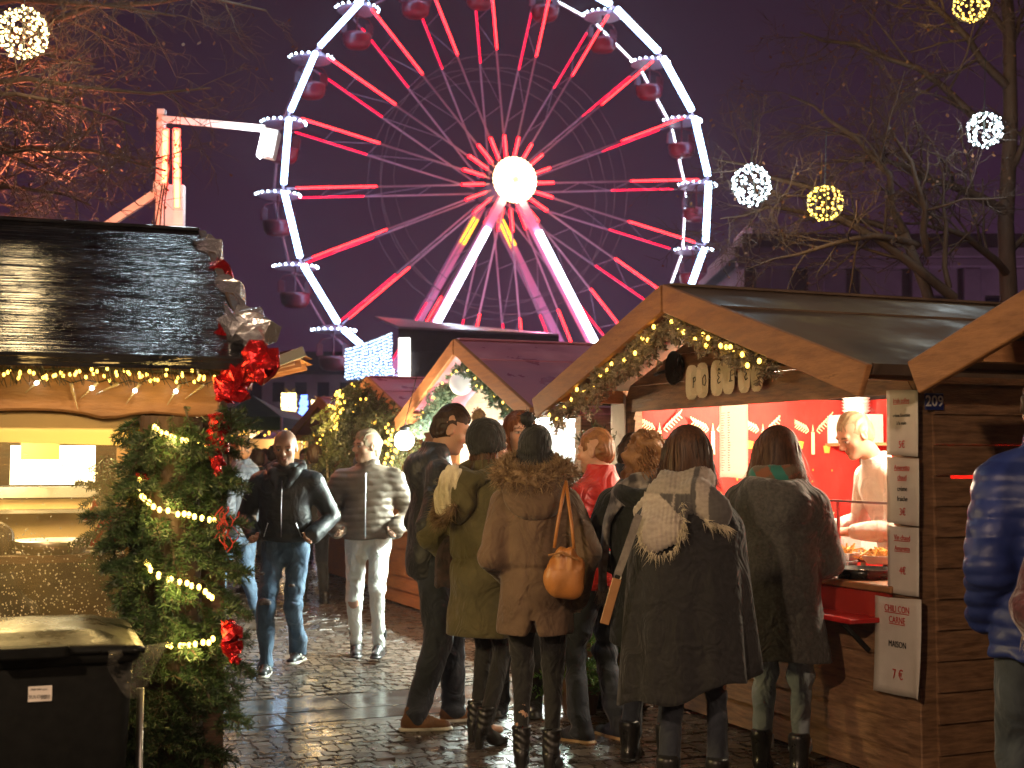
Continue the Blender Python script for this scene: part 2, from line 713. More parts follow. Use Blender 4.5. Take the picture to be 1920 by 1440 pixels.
def body(J, label, pos, face, H=1.75, skin=(.42, .22, .14), hairc=None, beard=0.0, lip=(.34, .11, .08), browc=(.05, .03, .02), h=.014,
         female=False, cat='person', group=None, stubble=None, palm=(0, 1, 0), curl=.5, hands=True, fine=.0046):
    pts = np.array([J[k] for k in ('head', 'sl', 'sr', 'el', 'er', 'wl', 'wr', 'al', 'ar', 'kl', 'kr', 'hip')])
    lo, hi = pts.min(0) - .2, pts.max(0) + .2
    lo[2] = -.02
    c = J['head']
    F = Field(lo, hi, h, (c - .15, c + .15, fine))
    up = J['up']
    hip = J['hip']
    F.cap(hip, hip + up * .16, .115, .1, k=.05, q=.75)
    F.cap(hip + up * .16, hip + up * .38, .1, .125, k=.06, q=.72)
    F.cap(J['sl'] * .75 + J['sr'] * .25, J['sl'] * .25 + J['sr'] * .75, .06, k=.05)
    for s in 'lr':
        F.cap(J['s' + s], J['e' + s], .047, .038, k=.03)
        F.cap(J['e' + s], J['w' + s], .037, .025, k=.01)
        F.cap(J['h' + s], J['k' + s], .078, .05, k=.03)
        F.cap(J['k' + s], J['a' + s], .048, .034, k=.01)
        f = np.array((-math.sin(J['y' + s]), math.cos(J['y' + s]), -.15 - math.sin(J['p' + s])))
        F.cap(J['a' + s] - (0, 0, .03), J['a' + s] - (0, 0, .035) + f * .1, .03, .022, k=.02)
        if hands:
            hand(F, J['w' + s], J['w' + s] - J['e' + s], palm, 1 if s == 'r' else -1, curl)
    Rm = J['R']
    F.cap(J['neck'] - up * .03, hp(J, (0, -.018, -.05)), .056, .05 if not female else .043, k=.03)
    F.ell(hp(J, (0, -.012, .03)), (.074, .093, .088), Rm, k=.02)
    F.ell(hp(J, (0, .022, -.035)), (.058 if not female else .054, .064, .078), Rm, k=.03)
    F.ell(hp(J, (0, .066, -.092)), (.022, .02, .018), Rm, k=.03)
    F.cap(hp(J, (-.042, .055, -.02)), hp(J, (-.036, .06, -.016)), .018, k=.02)
    F.cap(hp(J, (.042, .055, -.02)), hp(J, (.036, .06, -.016)), .018, k=.02)
    F.cap(hp(J, (-.04, .072, .026)), hp(J, (.04, .072, .026)), .012, k=.016)
    for s in (-1, 1):
        F.ell(hp(J, (s * .031, .092, .004)), (.018, .016, .0115), Rm, k=.012, op='s')
        F.ell(hp(J, (s * .031, .074, .004)), (.0125, .0125, .0125), Rm, k=.001)
        F.cap(hp(J, (s * .044, .07, .013)), hp(J, (s * .018, .081, .012)), .0045, k=.006)
        F.ell(hp(J, (s * .075, -.008, -.004)), (.009, .019, .031), Rm, k=.008)
        F.ell(hp(J, (s * .083, -.004, 0)), (.006, .009, .017), Rm, k=.006, op='s')
        F.ell(hp(J, (s * .011, .092, -.027)), (.0085, .01, .008), Rm, k=.006)
    F.cap(hp(J, (0, .08, .016)), hp(J, (0, .104, -.021)), .0085, .012, k=.012)
    F.cap(hp(J, (-.019, .077, -.054)), hp(J, (0, .087, -.0525)), .0055, .0065, k=.005)
    F.cap(hp(J, (.019, .077, -.054)), hp(J, (0, .087, -.0525)), .0055, .0065, k=.005)
    F.cap(hp(J, (-.014, .079, -.065)), hp(J, (.014, .079, -.065)), .0075, k=.005)
    skin = np.asarray(skin)

    def cols(V):
        P = head_local(J, V)
        x, y, z = P[:, 0], P[:, 1], P[:, 2]
        C = np.tile(skin, (len(V), 1)).astype(np.float32)
        C *= (1 + sines(V, 3, 60, 4, .06))[:, None]

        def mix(m, col):
            m = np.clip(m, 0, 1)[:, None]
            return C * (1 - m) + np.asarray(col) * m
        cheek = np.exp(-(((np.abs(x) - .04) / .02) ** 2 + ((z + .02) / .02) ** 2 + ((y - .06) / .03) ** 2)) * .35
        C = mix(cheek, skin * (1.1, .72, .65))
        if beard:
            b = 1 / (1 + np.exp(-(-.036 - z) / .008)) * 1 / (1 + np.exp(-(y + .01) / .012)) / (1 + np.exp(-(z + .135) / .008))
            b = b * (1 - np.exp(-((x / .024) ** 2 + ((z + .06) / .009) ** 2)) * .8)
            b *= (.75 + .35 * sines(V, 11, 300, 4, .8))
            C = mix(b * beard, hairc)
        if stubble is not None:
            hl_ = z - (.062 + .35 * np.abs(x) - 0.0) + np.clip(.04 - y, 0, .2) * 1.1
            C = mix(1 / (1 + np.exp(-hl_ / .006)) * stubble * (y < .093), hairc)
        br = np.exp(-((z - (.027 - .12 * (np.abs(x) - .03) ** 2 / .03)) / .005) ** 2) * (np.abs(x) > .012) * (np.abs(x) < .052) * (y > .05)
        C = mix(br * .9, browc)
        li = np.exp(-((x / .022) ** 4 + ((z + .0585) / .0105) ** 4)) * (y > .065)
        C = mix(li * .8, lip)
        ey = np.exp(-(((np.abs(x) - .031) / .0145) ** 4 + ((z - .003) / .0062) ** 4)) * (y > .06)
        C = mix(ey, (.42, .4, .38))
        ir = np.exp(-(((np.abs(x) - .031) / .0062) ** 4 + ((z - .0035) / .0062) ** 4)) * (y > .07)
        C = mix(ir, (.03, .02, .015))
        la = np.exp(-(((np.abs(x) - .031) / .018) ** 4 + ((z - .0105) / .0025) ** 2)) * (y > .06)
        C = mix(la * .8, (.03, .02, .02))
        return np.clip(C, 0, 1)
    o = field_obj(F, 'person', SKIN, None, None, cols, post=big(J, True))
    o.location = pos
    o.rotation_euler = (0, 0, R(face))
    s = H / 1.75
    o.scale = (s, s, s)
    tag(o, label, cat, group)
    J['root'] = o
    return o


def trousers(J, root, m, waist=.118, th=.088, kn=.064, an=.05, seed=1, fold=.006, h=.01, top=.08, end=.0, kl=None, name='trousers', cuff=None, tears=None):
    pts = np.array([J[k] for k in ('hl', 'hr', 'kl', 'kr', 'al', 'ar')])
    lo, hi = pts.min(0) - .17, pts.max(0) + .2
    lo[2] = max(lo[2], -.02)
    F = Field(lo, hi, h)
    hip, up = J['hip'], J['up']
    F.cap(hip - up * .02, hip + up * top, waist + .012, waist, k=.05, q=.76)
    F.ell(hip + A(0, -.05, -.04), (.125, .08, .1), None, k=.05)
    for s in 'lr':
        a, b, c = J['h' + s], J['k' + s], J['a' + s]
        c2 = c + (b - c) * end
        F.cap(a, b, th, kn, k=.03)
        F.cap(b, c2, kn, an, k=.015)
        d = unit(b - c)
        F.half(-d, c2 - d * .012) if False else None

    def folds(P):
        t = sines(P, seed, 16, 5, fold, (1, 1, .7))
        kz = np.minimum(np.linalg.norm(P - J['kl'], axis=1), np.linalg.norm(P - J['kr'], axis=1))
        az = np.minimum(np.linalg.norm(P - J['al'], axis=1), np.linalg.norm(P - J['ar'], axis=1))
        w_ = np.exp(-(kz / .13) ** 2) + 1.3 * np.exp(-(az / .12) ** 2) + .3
        return t + w_ * fold * 1.1 * sines(P, seed + 5, 36, 6, 1, (.55, .55, 1.5))
    F.disp(folds, .04)
    return field_obj(F, name, m, root)


def shoe_mesh(kind, m_up, m_sole, h=.0055):
    F = Field((-.08, -.13, -.15), (.08, .24, .17 if kind != 'sneaker' else .09), h)
    if kind == 'heel':
        F.cap((0, -.052, -.135), (0, -.045, -.05), .023, .03, k=.012)
        F.cap((0, -.02, -.035), (0, .06, -.09), .036, .037, k=.02)
        F.cap((0, .06, -.1), (0, .125, -.115), .036, .028, k=.02, q=.8, f=(0, 0, 1))
        F.cap((0, -.02, -.02), (0, -.004, .085), .042, .049, k=.02)
        F.disp(lambda P: np.where(P[:, 2] > -.02, .0025 * np.sin(P[:, 2] * 170 + 3 * np.sin(P[:, 0] * 40)), 0), .02)
        F.half((0, 0, -1), (0, 0, -.135))
        F.half((0, 0, 1), (0, 0, .09), .01)
        z0 = -.128
    else:
        top = {'sneaker': .02, 'boot': .1, 'hightop': .09}[kind]
        F.cap((0, -.04, -.045), (0, .05, -.045), .037, .042, k=.02)
        F.cap((0, .05, -.052), (0, .145, -.058), .043, .036, k=.02, q=.85, f=(0, 0, 1))
        F.cap((0, -.02, -.02), (0, -.012, top), .044, .046 if kind == 'sneaker' else .056, k=.025)
        F.cap((0, .03, -.01), (0, .09, -.035), .022, .018, k=.02)
        F.half((0, 0, 1), (0, 0, top + .03), .008)
        F.cap((0, -.045, -.072), (0, .15, -.072), .043, .045, k=.004, q=.38, f=(0, 0, 1))
        F.half((0, 0, -1), (0, 0, -.08))
        z0 = -.0585
        F.disp(lambda P: np.where((P[:, 1] > .01) & (P[:, 1] < .1) & (P[:, 2] > -.03), .0025 * np.sin(P[:, 1] * 420), 0), .02)
    V, Q = F.mesh()
    cz = V[Q].mean(1)[:, 2]
    me = np_mesh('shoe', V, Q, True, (cz < z0).astype(int))
    me.materials.append(m_up)
    me.materials.append(m_sole)
    return me


_shoes = {}


def shoes(J, root, kind, m_up, m_sole, s=1.0):
    key = (kind, m_up.name, m_sole.name)
    if key not in _shoes:
        _shoes[key] = shoe_mesh(kind, m_up, m_sole)
    for q in 'lr':
        o = link_mesh('shoe', _shoes[key], root)
        o.location = J['a' + q]
        o.rotation_euler = (J['p' + q], 0, J['y' + q])
        o.scale = (s, s, s)


def jacket(J, root, m, name='jacket', hem=.9, flare=.015, fat=.0, arm=(.066, .056, .046), q=.74, waist=.155, collar=.075, colh=.06, fold=.006,
           seed=1, h=.009, quilt=None, cinch=None, sleeve=1.0, shoulder=.062, hemfn=None, extra=None, mi=None, foldf=13, hemcut=None):
    pts = np.array([J[k] for k in ('sl', 'sr', 'el', 'er', 'wl', 'wr', 'neck', 'hip')])
    lo, hi = pts.min(0) - .22, pts.max(0) + .22
    lo[2] = min(hem, pts.min(0)[2]) - .1
    F = Field(lo, hi, h)
    hip, up = J['hip'], J['up']
    F.cap(J['sl'] * .8 + J['sr'] * .2 - up * .03, J['sl'] * .2 + J['sr'] * .8 - up * .03, shoulder + fat, k=.06)
    F.cap(hip + up * .14, hip + up * .37, waist + fat, waist + .02 + fat, k=.06, q=q)
    F.cap(A(hip[0], hip[1], hem - .12), hip + up * .14, waist + .012 + fat + flare, waist + fat, k=.06, q=q)
    F.ell(hip + A(0, -.04, -.02), (.13 + fat, .09 + fat, .12), None, k=.06)
    for s in 'lr':
        F.cap(J['neck'] - up * .035, J['s' + s] + (J['neck'] - J['s' + s]) * .12, .062 + fat * .5, .05 + fat * .4, k=.05)
    if collar:
        F.cap(J['neck'] - up * .05, J['neck'] + up * colh, collar + .012, collar, k=.03, q=.95)
        F.half(up, J['neck'] + up * (colh + .012), .008)
    if cinch:
        F.disp(lambda P: .012 * np.exp(-((P[:, 2] - cinch) / .018) ** 2), .05)
    F.half((0, 0, -1), (0, 0, hem), .012)
    if hemcut is not None:
        F.disp(hemcut, .06)
    for s in 'lr':
        w2 = J['e' + s] + (J['w' + s] - J['e' + s]) * sleeve
        F.cap(J['s' + s], J['e' + s], arm[0] + fat * .5, arm[1] + fat * .4, k=.035)
        F.cap(J['e' + s], w2, arm[1] + fat * .4, arm[2] + fat * .3, k=.012)
    if extra:
        extra(F)

    def folds(P):
        t = sines(P, seed, foldf, 6, fold, (1, 1, .8))
        ez = np.minimum(np.linalg.norm(P - J['el'], axis=1), np.linalg.norm(P - J['er'], axis=1))
        t += np.exp(-(ez / .11) ** 2) * fold * 1.2 * sines(P, seed + 3, 34, 6, 1, (.6, .6, 1.5))
        t += fold * .55 * sines(P, seed + 9, 26, 6, 1, (.9, .9, .5))
        return t
    if fold:
        F.disp(folds, .04)
    if quilt:
        per, amp = quilt
        F.disp(lambda P: -amp * (np.abs(np.sin(np.pi * (P[:, 2] + .012 * np.sin(P[:, 0] * 9)) / per)) ** .55 - .55) + .3 * amp * sines(P, 5, 70, 4, 1), .04)
    return field_obj(F, name, m, root, mi)


def ribbons(paths, width, name, m, parent, nrm=None, taper=True):
    """thin curved strips; paths (n,k,3)"""
    P = np.asarray(paths, np.float32)
    n, k, _ = P.shape
    T = np.gradient(P, axis=1)
    if nrm is None:
        nrm = np.array((.3, .8, .5))
    N = np.broadcast_to(np.asarray(nrm, np.float32), P.shape)
    S = np.cross(T, N)
    S /= (np.linalg.norm(S, axis=2, keepdims=True) + 1e-9)
    wv = np.ones(k) * width * .5
    if taper:
        wv = wv * np.clip(np.linspace(1.15, .05, k), 0, 1)
    S = S * wv[None, :, None]
    V = np.concatenate([(P - S), (P + S)], 1).reshape(-1, 3)
    b = (np.arange(n) * 2 * k)[:, None]
    i = np.arange(k - 1)[None, :]
    Q = np.stack([b + i, b + i + 1, b + k + i + 1, b + k + i], 2).reshape(-1, 4)
    return link_mesh(name, np_mesh(name, V, Q, True), parent, m)


def fur(base, out, length, n, name, m, parent, seed=1, width=.006, spread=.5, sag=.3):
    """base (m,3) points and out (m,3) directions: n tufts of hair"""
    r = np.random.default_rng(seed)
    i = r.integers(0, len(base), n)
    B = base[i] + r.normal(size=(n, 3)) * .006
    D = out[i] + r.normal(size=(n, 3)) * spread
    D /= np.linalg.norm(D, axis=1, keepdims=True)
    L = length * (.5 + .8 * r.random(n))[:, None]
    t = np.linspace(0, 1, 4)[None, :, None]
    C = r.normal(size=(n, 3)) * .25
    C[:, 2] -= sag
    P = B[:, None] + D[:, None] * L[:, None] * t + C[:, None] * L[:, None] * t * t
    return ribbons(P, width, name, m, parent, r.normal(size=(n, 1, 3)))


def ringpts(c, n, R_, r, sx_=1.0, xdir=(1, 0, 0), count=300, seed=1, arc=(0, 6.283)):
    rr = np.random.default_rng(seed)
    n = unit(n)
    xd = unit(np.asarray(xdir) - n * np.dot(xdir, n))
    yd = np.cross(n, xd)
    a = arc[0] + rr.random(count) * (arc[1] - arc[0])
    b = rr.random(count) * 6.283
    rad = xd[None] * (np.cos(a) * sx_)[:, None] + yd[None] * np.sin(a)[:, None]
    radn = rad / np.linalg.norm(rad, axis=1, keepdims=True)
    out = radn * np.cos(b)[:, None] + n[None] * np.sin(b)[:, None]
    return np.asarray(c) + rad * R_ + out * r, out


def short_hair(J, root, m, top=.016, side=.006, front=.058, seed=2, lump=.004, name='hair', back=-.05, fringe=0.0):
    F = Field(J['head'] - .17, J['head'] + .17, .0055)
    Rm = J['R']
    F.ell(hp(J, (0, -.014, .034)), (.074 + side, .093 + side, .088 + top), Rm, k=.01)
    F.ell(hp(J, (0, -.03, -.01)), (.07 + side, .078 + side, .075), Rm, k=.03)
    c = hp(J, (0, front, -.04))
    # clear the face, the ears and the neck
    F.ell(hp(J, (0, .105, -.03)), (.07, .074, .1 - fringe), Rm, k=.012, op='s')
    F.ell(hp(J, (-.075, .05, -.05)), (.03, .04, .065), Rm, k=.01, op='s')
    F.ell(hp(J, (.075, .05, -.05)), (.03, .04, .065), Rm, k=.01, op='s')
    for s_ in (-1, 1):
        F.ell(hp(J, (s_ * .09, .005, -.03)), (.03, .035, .05), Rm, k=.01, op='s')
        F.ell(hp(J, (s_ * .07, -.01, -.085)), (.04, .05, .05), Rm, k=.015, op='s')
    F.half(Rm @ np.array((0, .35, -1)), hp(J, (0, 0, back)), .01)

    def d(P):
        H_ = head_local(J, P)
        return -lump * np.sin(H_[:, 0] * 260 + sines(P, seed, 60, 4, 2.5)) * .6 + sines(P, seed + 1, 50, 5, lump)
    F.disp(d, .03)
    return field_obj(F, name, m, root, post=big(J))


def long_hair(J, root, m, down=.3, vol=.016, back=.05, seed=2, strands=500, spread=.10, wave=.01, name='hair', width=.006, front=True, mstr=None, part=0.0, tip=.05, amax=2.3):
    lo, hi = J['head'] - (.22, .25, .2 + down), J['head'] + .2
    F = Field(lo, hi, .007)
    Rm = J['R']
    F.ell(hp(J, (0, -.016, .034)), (.077 + vol, .095 + vol, .09 + vol), Rm, k=.01)
    e0 = hp(J, (0, -.055, -.02))
    e1 = e0 + A(0, -back, -down + .03)
    F.cap(hp(J, (-.045, -.04, -.01)), e1 + A(-spread * .5, 0, 0), .05 + vol, tip, k=.05, q=.8)
    F.cap(hp(J, (.045, -.04, -.01)), e1 + A(spread * .5, 0, 0), .05 + vol, tip, k=.05, q=.8)
    F.ell(hp(J, (0, .105, -.045)), (.06, .07, .1), Rm, k=.02, op='s')

    def d(P):
        H_ = head_local(J, P)
        a = np.arctan2(H_[:, 0], -H_[:, 1] + .02)
        return .0045 * np.sin(a * 34 + sines(P, seed, 14, 4, 2.2)) + sines(P, seed + 1, 22, 4, .006, (1, 1, .4))
    F.disp(d, .03)
    o = field_obj(F, name, m, root, post=big(J))
    r = np.random.default_rng(seed)
    n = strands
    a = r.uniform(-amax, amax, n)
    ph = np.abs(r.normal(0, .35, n))
    k = 12
    P = np.zeros((n, k, 3))
    for i in range(k):
        t = i / (k - 1)
        if t < .4:
            th = ph + (1.62 - ph) * t / .4
            rad = np.stack([np.sin(th) * np.sin(a) * (.081 + vol), -np.sin(th) * np.cos(a) * (.099 + vol) - .016, np.cos(th) * (.094 + vol) + .034], 1)
            P[:, i] = J['head'] + rad @ Rm.T
        else:
            u = (t - .4) / .6
            rad = np.stack([np.sin(a) * (.081 + vol), -np.cos(a) * (.099 + vol) - .016, np.full(n, .03)], 1)
            q0 = J['head'] + rad @ Rm.T
            tgt = e1 + np.stack([np.sin(a) * (spread * .6 + tip + .012), -np.cos(a) * (tip + .012) * .8, -.02 - .07 * r.random(n)], 1)
            P[:, i] = q0 * (1 - u) + tgt * u + np.stack([np.sin(u * 7 + a * 5) * wave * u, np.cos(u * 6 + a * 9) * wave * u, np.zeros(n)], 1)
    P = P + r.normal(size=(n, 1, 3)) * .007 * np.linspace(0, 1, k)[None, :, None] + (r.random((n, 1, 1)) < .12) * r.normal(size=(n, 1, 3)) * .022 * np.linspace(0, 1, k)[None, :, None] ** 1.5
    ribbons(big(J)(P), width, 'strands', mstr or m, o, P - (J['head'] + A(0, -.02, 0)))
    o.children[0]['kind'] = 'stuff'
    return o


def beanie(J, root, m, pom=None, mpom=None, seed=1, low=-.012, slouch=0.0, tilt=.35):
    F = Field(J['head'] - .2, J['head'] + .26, .006)
    Rm = J['R']
    F.ell(hp(J, (0, -.018 - slouch, .045)), (.086, .106 + slouch * .5, .1 + slouch), Rm, k=.02)
    n = Rm @ np.array((0, -tilt, 1.0))
    n = n / np.linalg.norm(n)
    F.half(-n, hp(J, (0, 0, low)), .006)
    F.ring(hp(J, (0, -.01, low + .03)), n, .092, .012, k=.01, flat=2.2, sx_=.92, xdir=Rm @ np.array((1., 0, 0)))

    def d(P):
        H_ = head_local(J, P)
        a = np.arctan2(H_[:, 0], H_[:, 1] + .018)
        return .0025 * np.sin(a * 40) + sines(P, seed, 30, 4, .0025)
    F.disp(d, .03)
    o = field_obj(F, 'beanie', m, root, post=big(J))
    if pom:
        c = big(J)(hp(J, pom))
        F2 = Field(c - .06, c + .06, .006)
        F2.ell(c, (.036, .036, .036))
        F2.disp(lambda P: sines(P, 4, 140, 5, .006), .04)
        p = field_obj(F2, 'pompom', mpom, o)
        b, out = ringpts(c, (0, 0, 1), .0, .034, count=300)
        fur(b, out, .016, 350, 'pompom_tufts', mpom, o, width=.005, sag=0)
    return o
# ------------------------------------------------------------------ materials of the place
WOOD = mat('stall_wood', (.15, .078, .04), (.34, .19, .1), 5, (1.2, 1.2, 9), rough=.5, rough2=.75, bump=.35, bscale=22)
WOOD_L = mat('board_wood', (.25, .105, .036), (.42, .2, .08), 4, (1.5, 1.5, 8), rough=.45, rough2=.7, bump=.3, bscale=20, c3=(.1, .045, .018))
WOOD_D = mat('dark_wood', (.06, .034, .02), (.14, .078, .044), 4, (1, 1, 9), rough=.55, rough2=.8, bump=.4, bscale=20)
WOOD_O = mat('orange_wood', (.3, .12, .045), (.46, .21, .085), 4, (1, 1, 9), rough=.5, rough2=.75, bump=.3, bscale=20)
FELT = mat('roof_felt', (.1, .066, .045), (.19, .13, .09), 3, rough=.42, rough2=.75, bump=.35, bscale=60, bdist=.004)
ROOF_LIT = mat('purple_lit_roof', (.42, .15, .25), (.6, .26, .36), 3, rough=.25, rough2=.55, bump=.3, bscale=40, bdist=.004)  # purple light falling on the far roofs is put into this colour
PAPER = mat('paper', (.62, .56, .5), (.72, .66, .6), 6, rough=.5, bump=.25, bscale=9, bdist=.01)
RED_INK = glowless = mat('red_ink', (.55, .03, .02), rough=.6)
BLACK_INK = mat('black_ink', (.02, .02, .02), rough=.6)
WHITE_P = mat('white_paint', (.75, .74, .72), (.6, .59, .57), 6, rough=.4)
STEEL = mat('steel', (.5, .5, .5), rough=.3, metal=1, rough2=.5, c2=(.4, .4, .42))
BLACK_M = mat('black_metal', (.02, .02, .02), (.035, .035, .035), 20, rough=.3, rough2=.5, metal=.5)
GOLD_B = glow('warm_bulb', (1, .56, .07), 5)
GOLD_D = glow('warm_bulb_dim', (1, .52, .06), 3)
WHITE_B = glow('white_bulb', (.72, .9, 1), 16)
WIRE = mat('wire', (.015, .02, .012), rough=.5)
GLASS = mat('clear_glass', (.9, .92, .9), rough=.03, trans=1.0, spec=.5)

# ------------------------------------------------------------------ street frame
ANG = R(23)
U = Vector((-math.sin(ANG), math.cos(ANG), 0))
V_ = Vector((math.cos(ANG), math.sin(ANG), 0))
C209 = Vector((1.93, 6.3, 0))


def st(t, s, z=0.0):
    return C209 + U * t + V_ * s + Vector((0, 0, z))


# ------------------------------------------------------------------ ground
def ground():
    m = mat('wet_ground', (.022, .018, .015), (.05, .04, .033), 3, rough=.06, rough2=.4, bump=.25, bscale=30, bdist=.01)
    mb = MB()
    mb.add([(-160, -50, -.0048), (160, -50, -.0048), (160, 240, -.0048), (-160, 240, -.0048)], [(0, 1, 2, 3)])
    mb.build('ground', m)['kind'] = 'structure'
    # setts laid in rows across the lane, each a low dome of its own
    r = np.random.default_rng(3)
    Vs, Qs, base = [], [], 0
    g = np.linspace(-1, 1, 5)
    GX, GY = np.meshgrid(g, g, indexing='ij')
    H = -.0028 * (np.abs(GX) ** 3.5 + np.abs(GY) ** 3.5) - .02 * ((np.abs(GX) > .9) | (np.abs(GY) > .9))
    sq = np.where(np.abs(GX) > .9, .97 * np.sign(GX), GX * 1.7 * .97 / 1.0 if False else GX * 1.6)
    SX = np.where(np.abs(GX) > .9, np.sign(GX) * .95, np.sign(GX) * np.where(np.abs(GX) > .2, .85, 0))
    SY = np.where(np.abs(GY) > .9, np.sign(GY) * .95, np.sign(GY) * np.where(np.abs(GY) > .2, .85, 0))
    q0 = []
    for i in range(4):
        for j in range(4):
            q0.append((i * 5 + j, (i + 1) * 5 + j, (i + 1) * 5 + j + 1, i * 5 + j + 1))
    q0 = np.array(q0)
    t = -1.6
    while t < 19:
        rowh = r.uniform(.09, .115) if t < 9 else r.uniform(.12, .16)
        if t < 2.72 <= t + rowh + .03:
            t = 3.6
        s = -5.2 + r.uniform(0, .12)
        while s < 1.3:
            wd = r.uniform(.07, .115) if t < 6 else r.uniform(.11, .18)
            bow = .03 * math.sin(s * 2.1) if not (1.9 < t < 4.4) else 0
            jx, jy = r.normal(0, .028, 2)
            x = (SX + r.normal(0, .05, SX.shape)) * wd / 2
            y = (SY + r.normal(0, .05, SX.shape)) * rowh / 2
            z = H + jx * x + jy * y + r.normal(0, .0022) + r.normal(0, .0004, H.shape)
            px = s + wd / 2 + x
            py = t + rowh / 2 + y + bow
            P = np.stack([C209.x + U.x * py + V_.x * px, C209.y + U.y * py + V_.y * px, z], 2).reshape(-1, 3)
            Vs.append(P)
            Qs.append(q0 + base)
            base += 25
            s += wd
        t += rowh
    me = np_mesh('cobbles', np.concatenate(Vs), np.concatenate(Qs), False)
    m2 = mat('wet_setts', (.035, .028, .024), (.085, .066, .052), 7, rough=.17, rough2=.42, bump=.4, bscale=45, bdist=.004)
    tag(link_mesh('cobbled_lane', me, None, m2), kind='structure')
    # two courses of flat slabs across the lane
    mb = MB()
    for t0, t1, off in ((2.73, 3.07, .2), (3.085, 3.57, .75)):
        s = -5.2 - off
        while s < 1.3:
            l_ = r.uniform(.8, 1.25)
            zt = -.002 + r.normal(0, .0015)
            vs = []
            for z in (-.03, zt - .004, zt):
                ins = .0 if z < zt else .006
                for a, b in ((t0, s), (t1, s), (t1, s + l_ - .012), (t0, s + l_ - .012)):
                    p = st(a + (ins if a == t0 else -ins), b + (ins if b == s else -ins), z)
                    vs.append(p)
            mb.add(vs, [(8, 11, 10, 9)] + [(4 * k + i, 4 * k + (i + 1) % 4, 4 * k + 4 + (i + 1) % 4, 4 * k + 4 + i)[::-1] for k in (0, 1) for i in range(4)])
            s += l_
    m3 = mat('wet_slabs', (.04, .035, .034), (.075, .065, .06), 5, rough=.07, rough2=.26, bump=.3, bscale=120, bdist=.002)
    mb.build('slab_strip', m3)['kind'] = 'structure'
    # bits of straw and fir trodden into the stones
    mb = MB()
    for i in range(420):
        t, s = r.uniform(-.8, 5.5), r.uniform(-3.2, .3)
        p = st(t, s, .003)
        a = r.uniform(0, 6.28)
        d = Vector((math.cos(a), math.sin(a), r.uniform(-.05, .05))) * r.uniform(.015, .07)
        mb.beam(p, p + d, r.uniform(.002, .006), .002)
    tag(mb.build('straw_litter', mat('straw', (.3, .17, .07), (.12, .07, .03), 3, rough=.5)), 'wet bits of straw and fir trodden into the cobbles', 'litter', kind='stuff')


ground()


# ------------------------------------------------------------------ planks and stalls
def planks(mb, p, du, ln, z0, z1, n, bh=.145, th=.022, mi=0, skip=None, seed=0):
    rr = random.Random(seed)
    p, du, n = Vector(p), Vector(du).normalized(), Vector(n).normalized()
    z = z0
    while z < z1 - .01:
        h = min(bh, z1 - z)
        a = rr.uniform(-.002, .002)
        segs = [(0, ln)]
        if skip and z < skip[2] and z + h > skip[3]:
            segs = [(0, skip[0]), (skip[1], ln), (skip[0], skip[1], -.016)]
        for sg_ in segs:
            s0, s1 = sg_[:2]
            if s1 - s0 < .02:
                continue
            h = min(bh, z1 - z) + (sg_[2] if len(sg_) > 2 else 0)
            q0, q1 = p + du * s0, p + du * s1
            lo, hi = n * (th + .006 + a), n * (th * .62 + a)
            vs = [q0 + Vector((0, 0, z + .0005)), q1 + Vector((0, 0, z + .0005)), q1 + lo + Vector((0, 0, z + .0005)), q0 + lo + Vector((0, 0, z + .0005)),
                  q0 + Vector((0, 0, z + h)), q1 + Vector((0, 0, z + h)), q1 + hi + Vector((0, 0, z + h)), q0 + hi + Vector((0, 0, z + h))]
            fs = [(3, 2, 1, 0), (4, 5, 6, 7), (0, 1, 5, 4), (1, 2, 6, 5), (2, 3, 7, 6), (3, 0, 4, 7)]
            if du.cross(Vector((0, 0, 1))).dot(n) < 0:
                fs = [f[::-1] for f in fs]
            mb.add(vs, fs, mi)
        z += min(bh, z1 - z)
    return mb


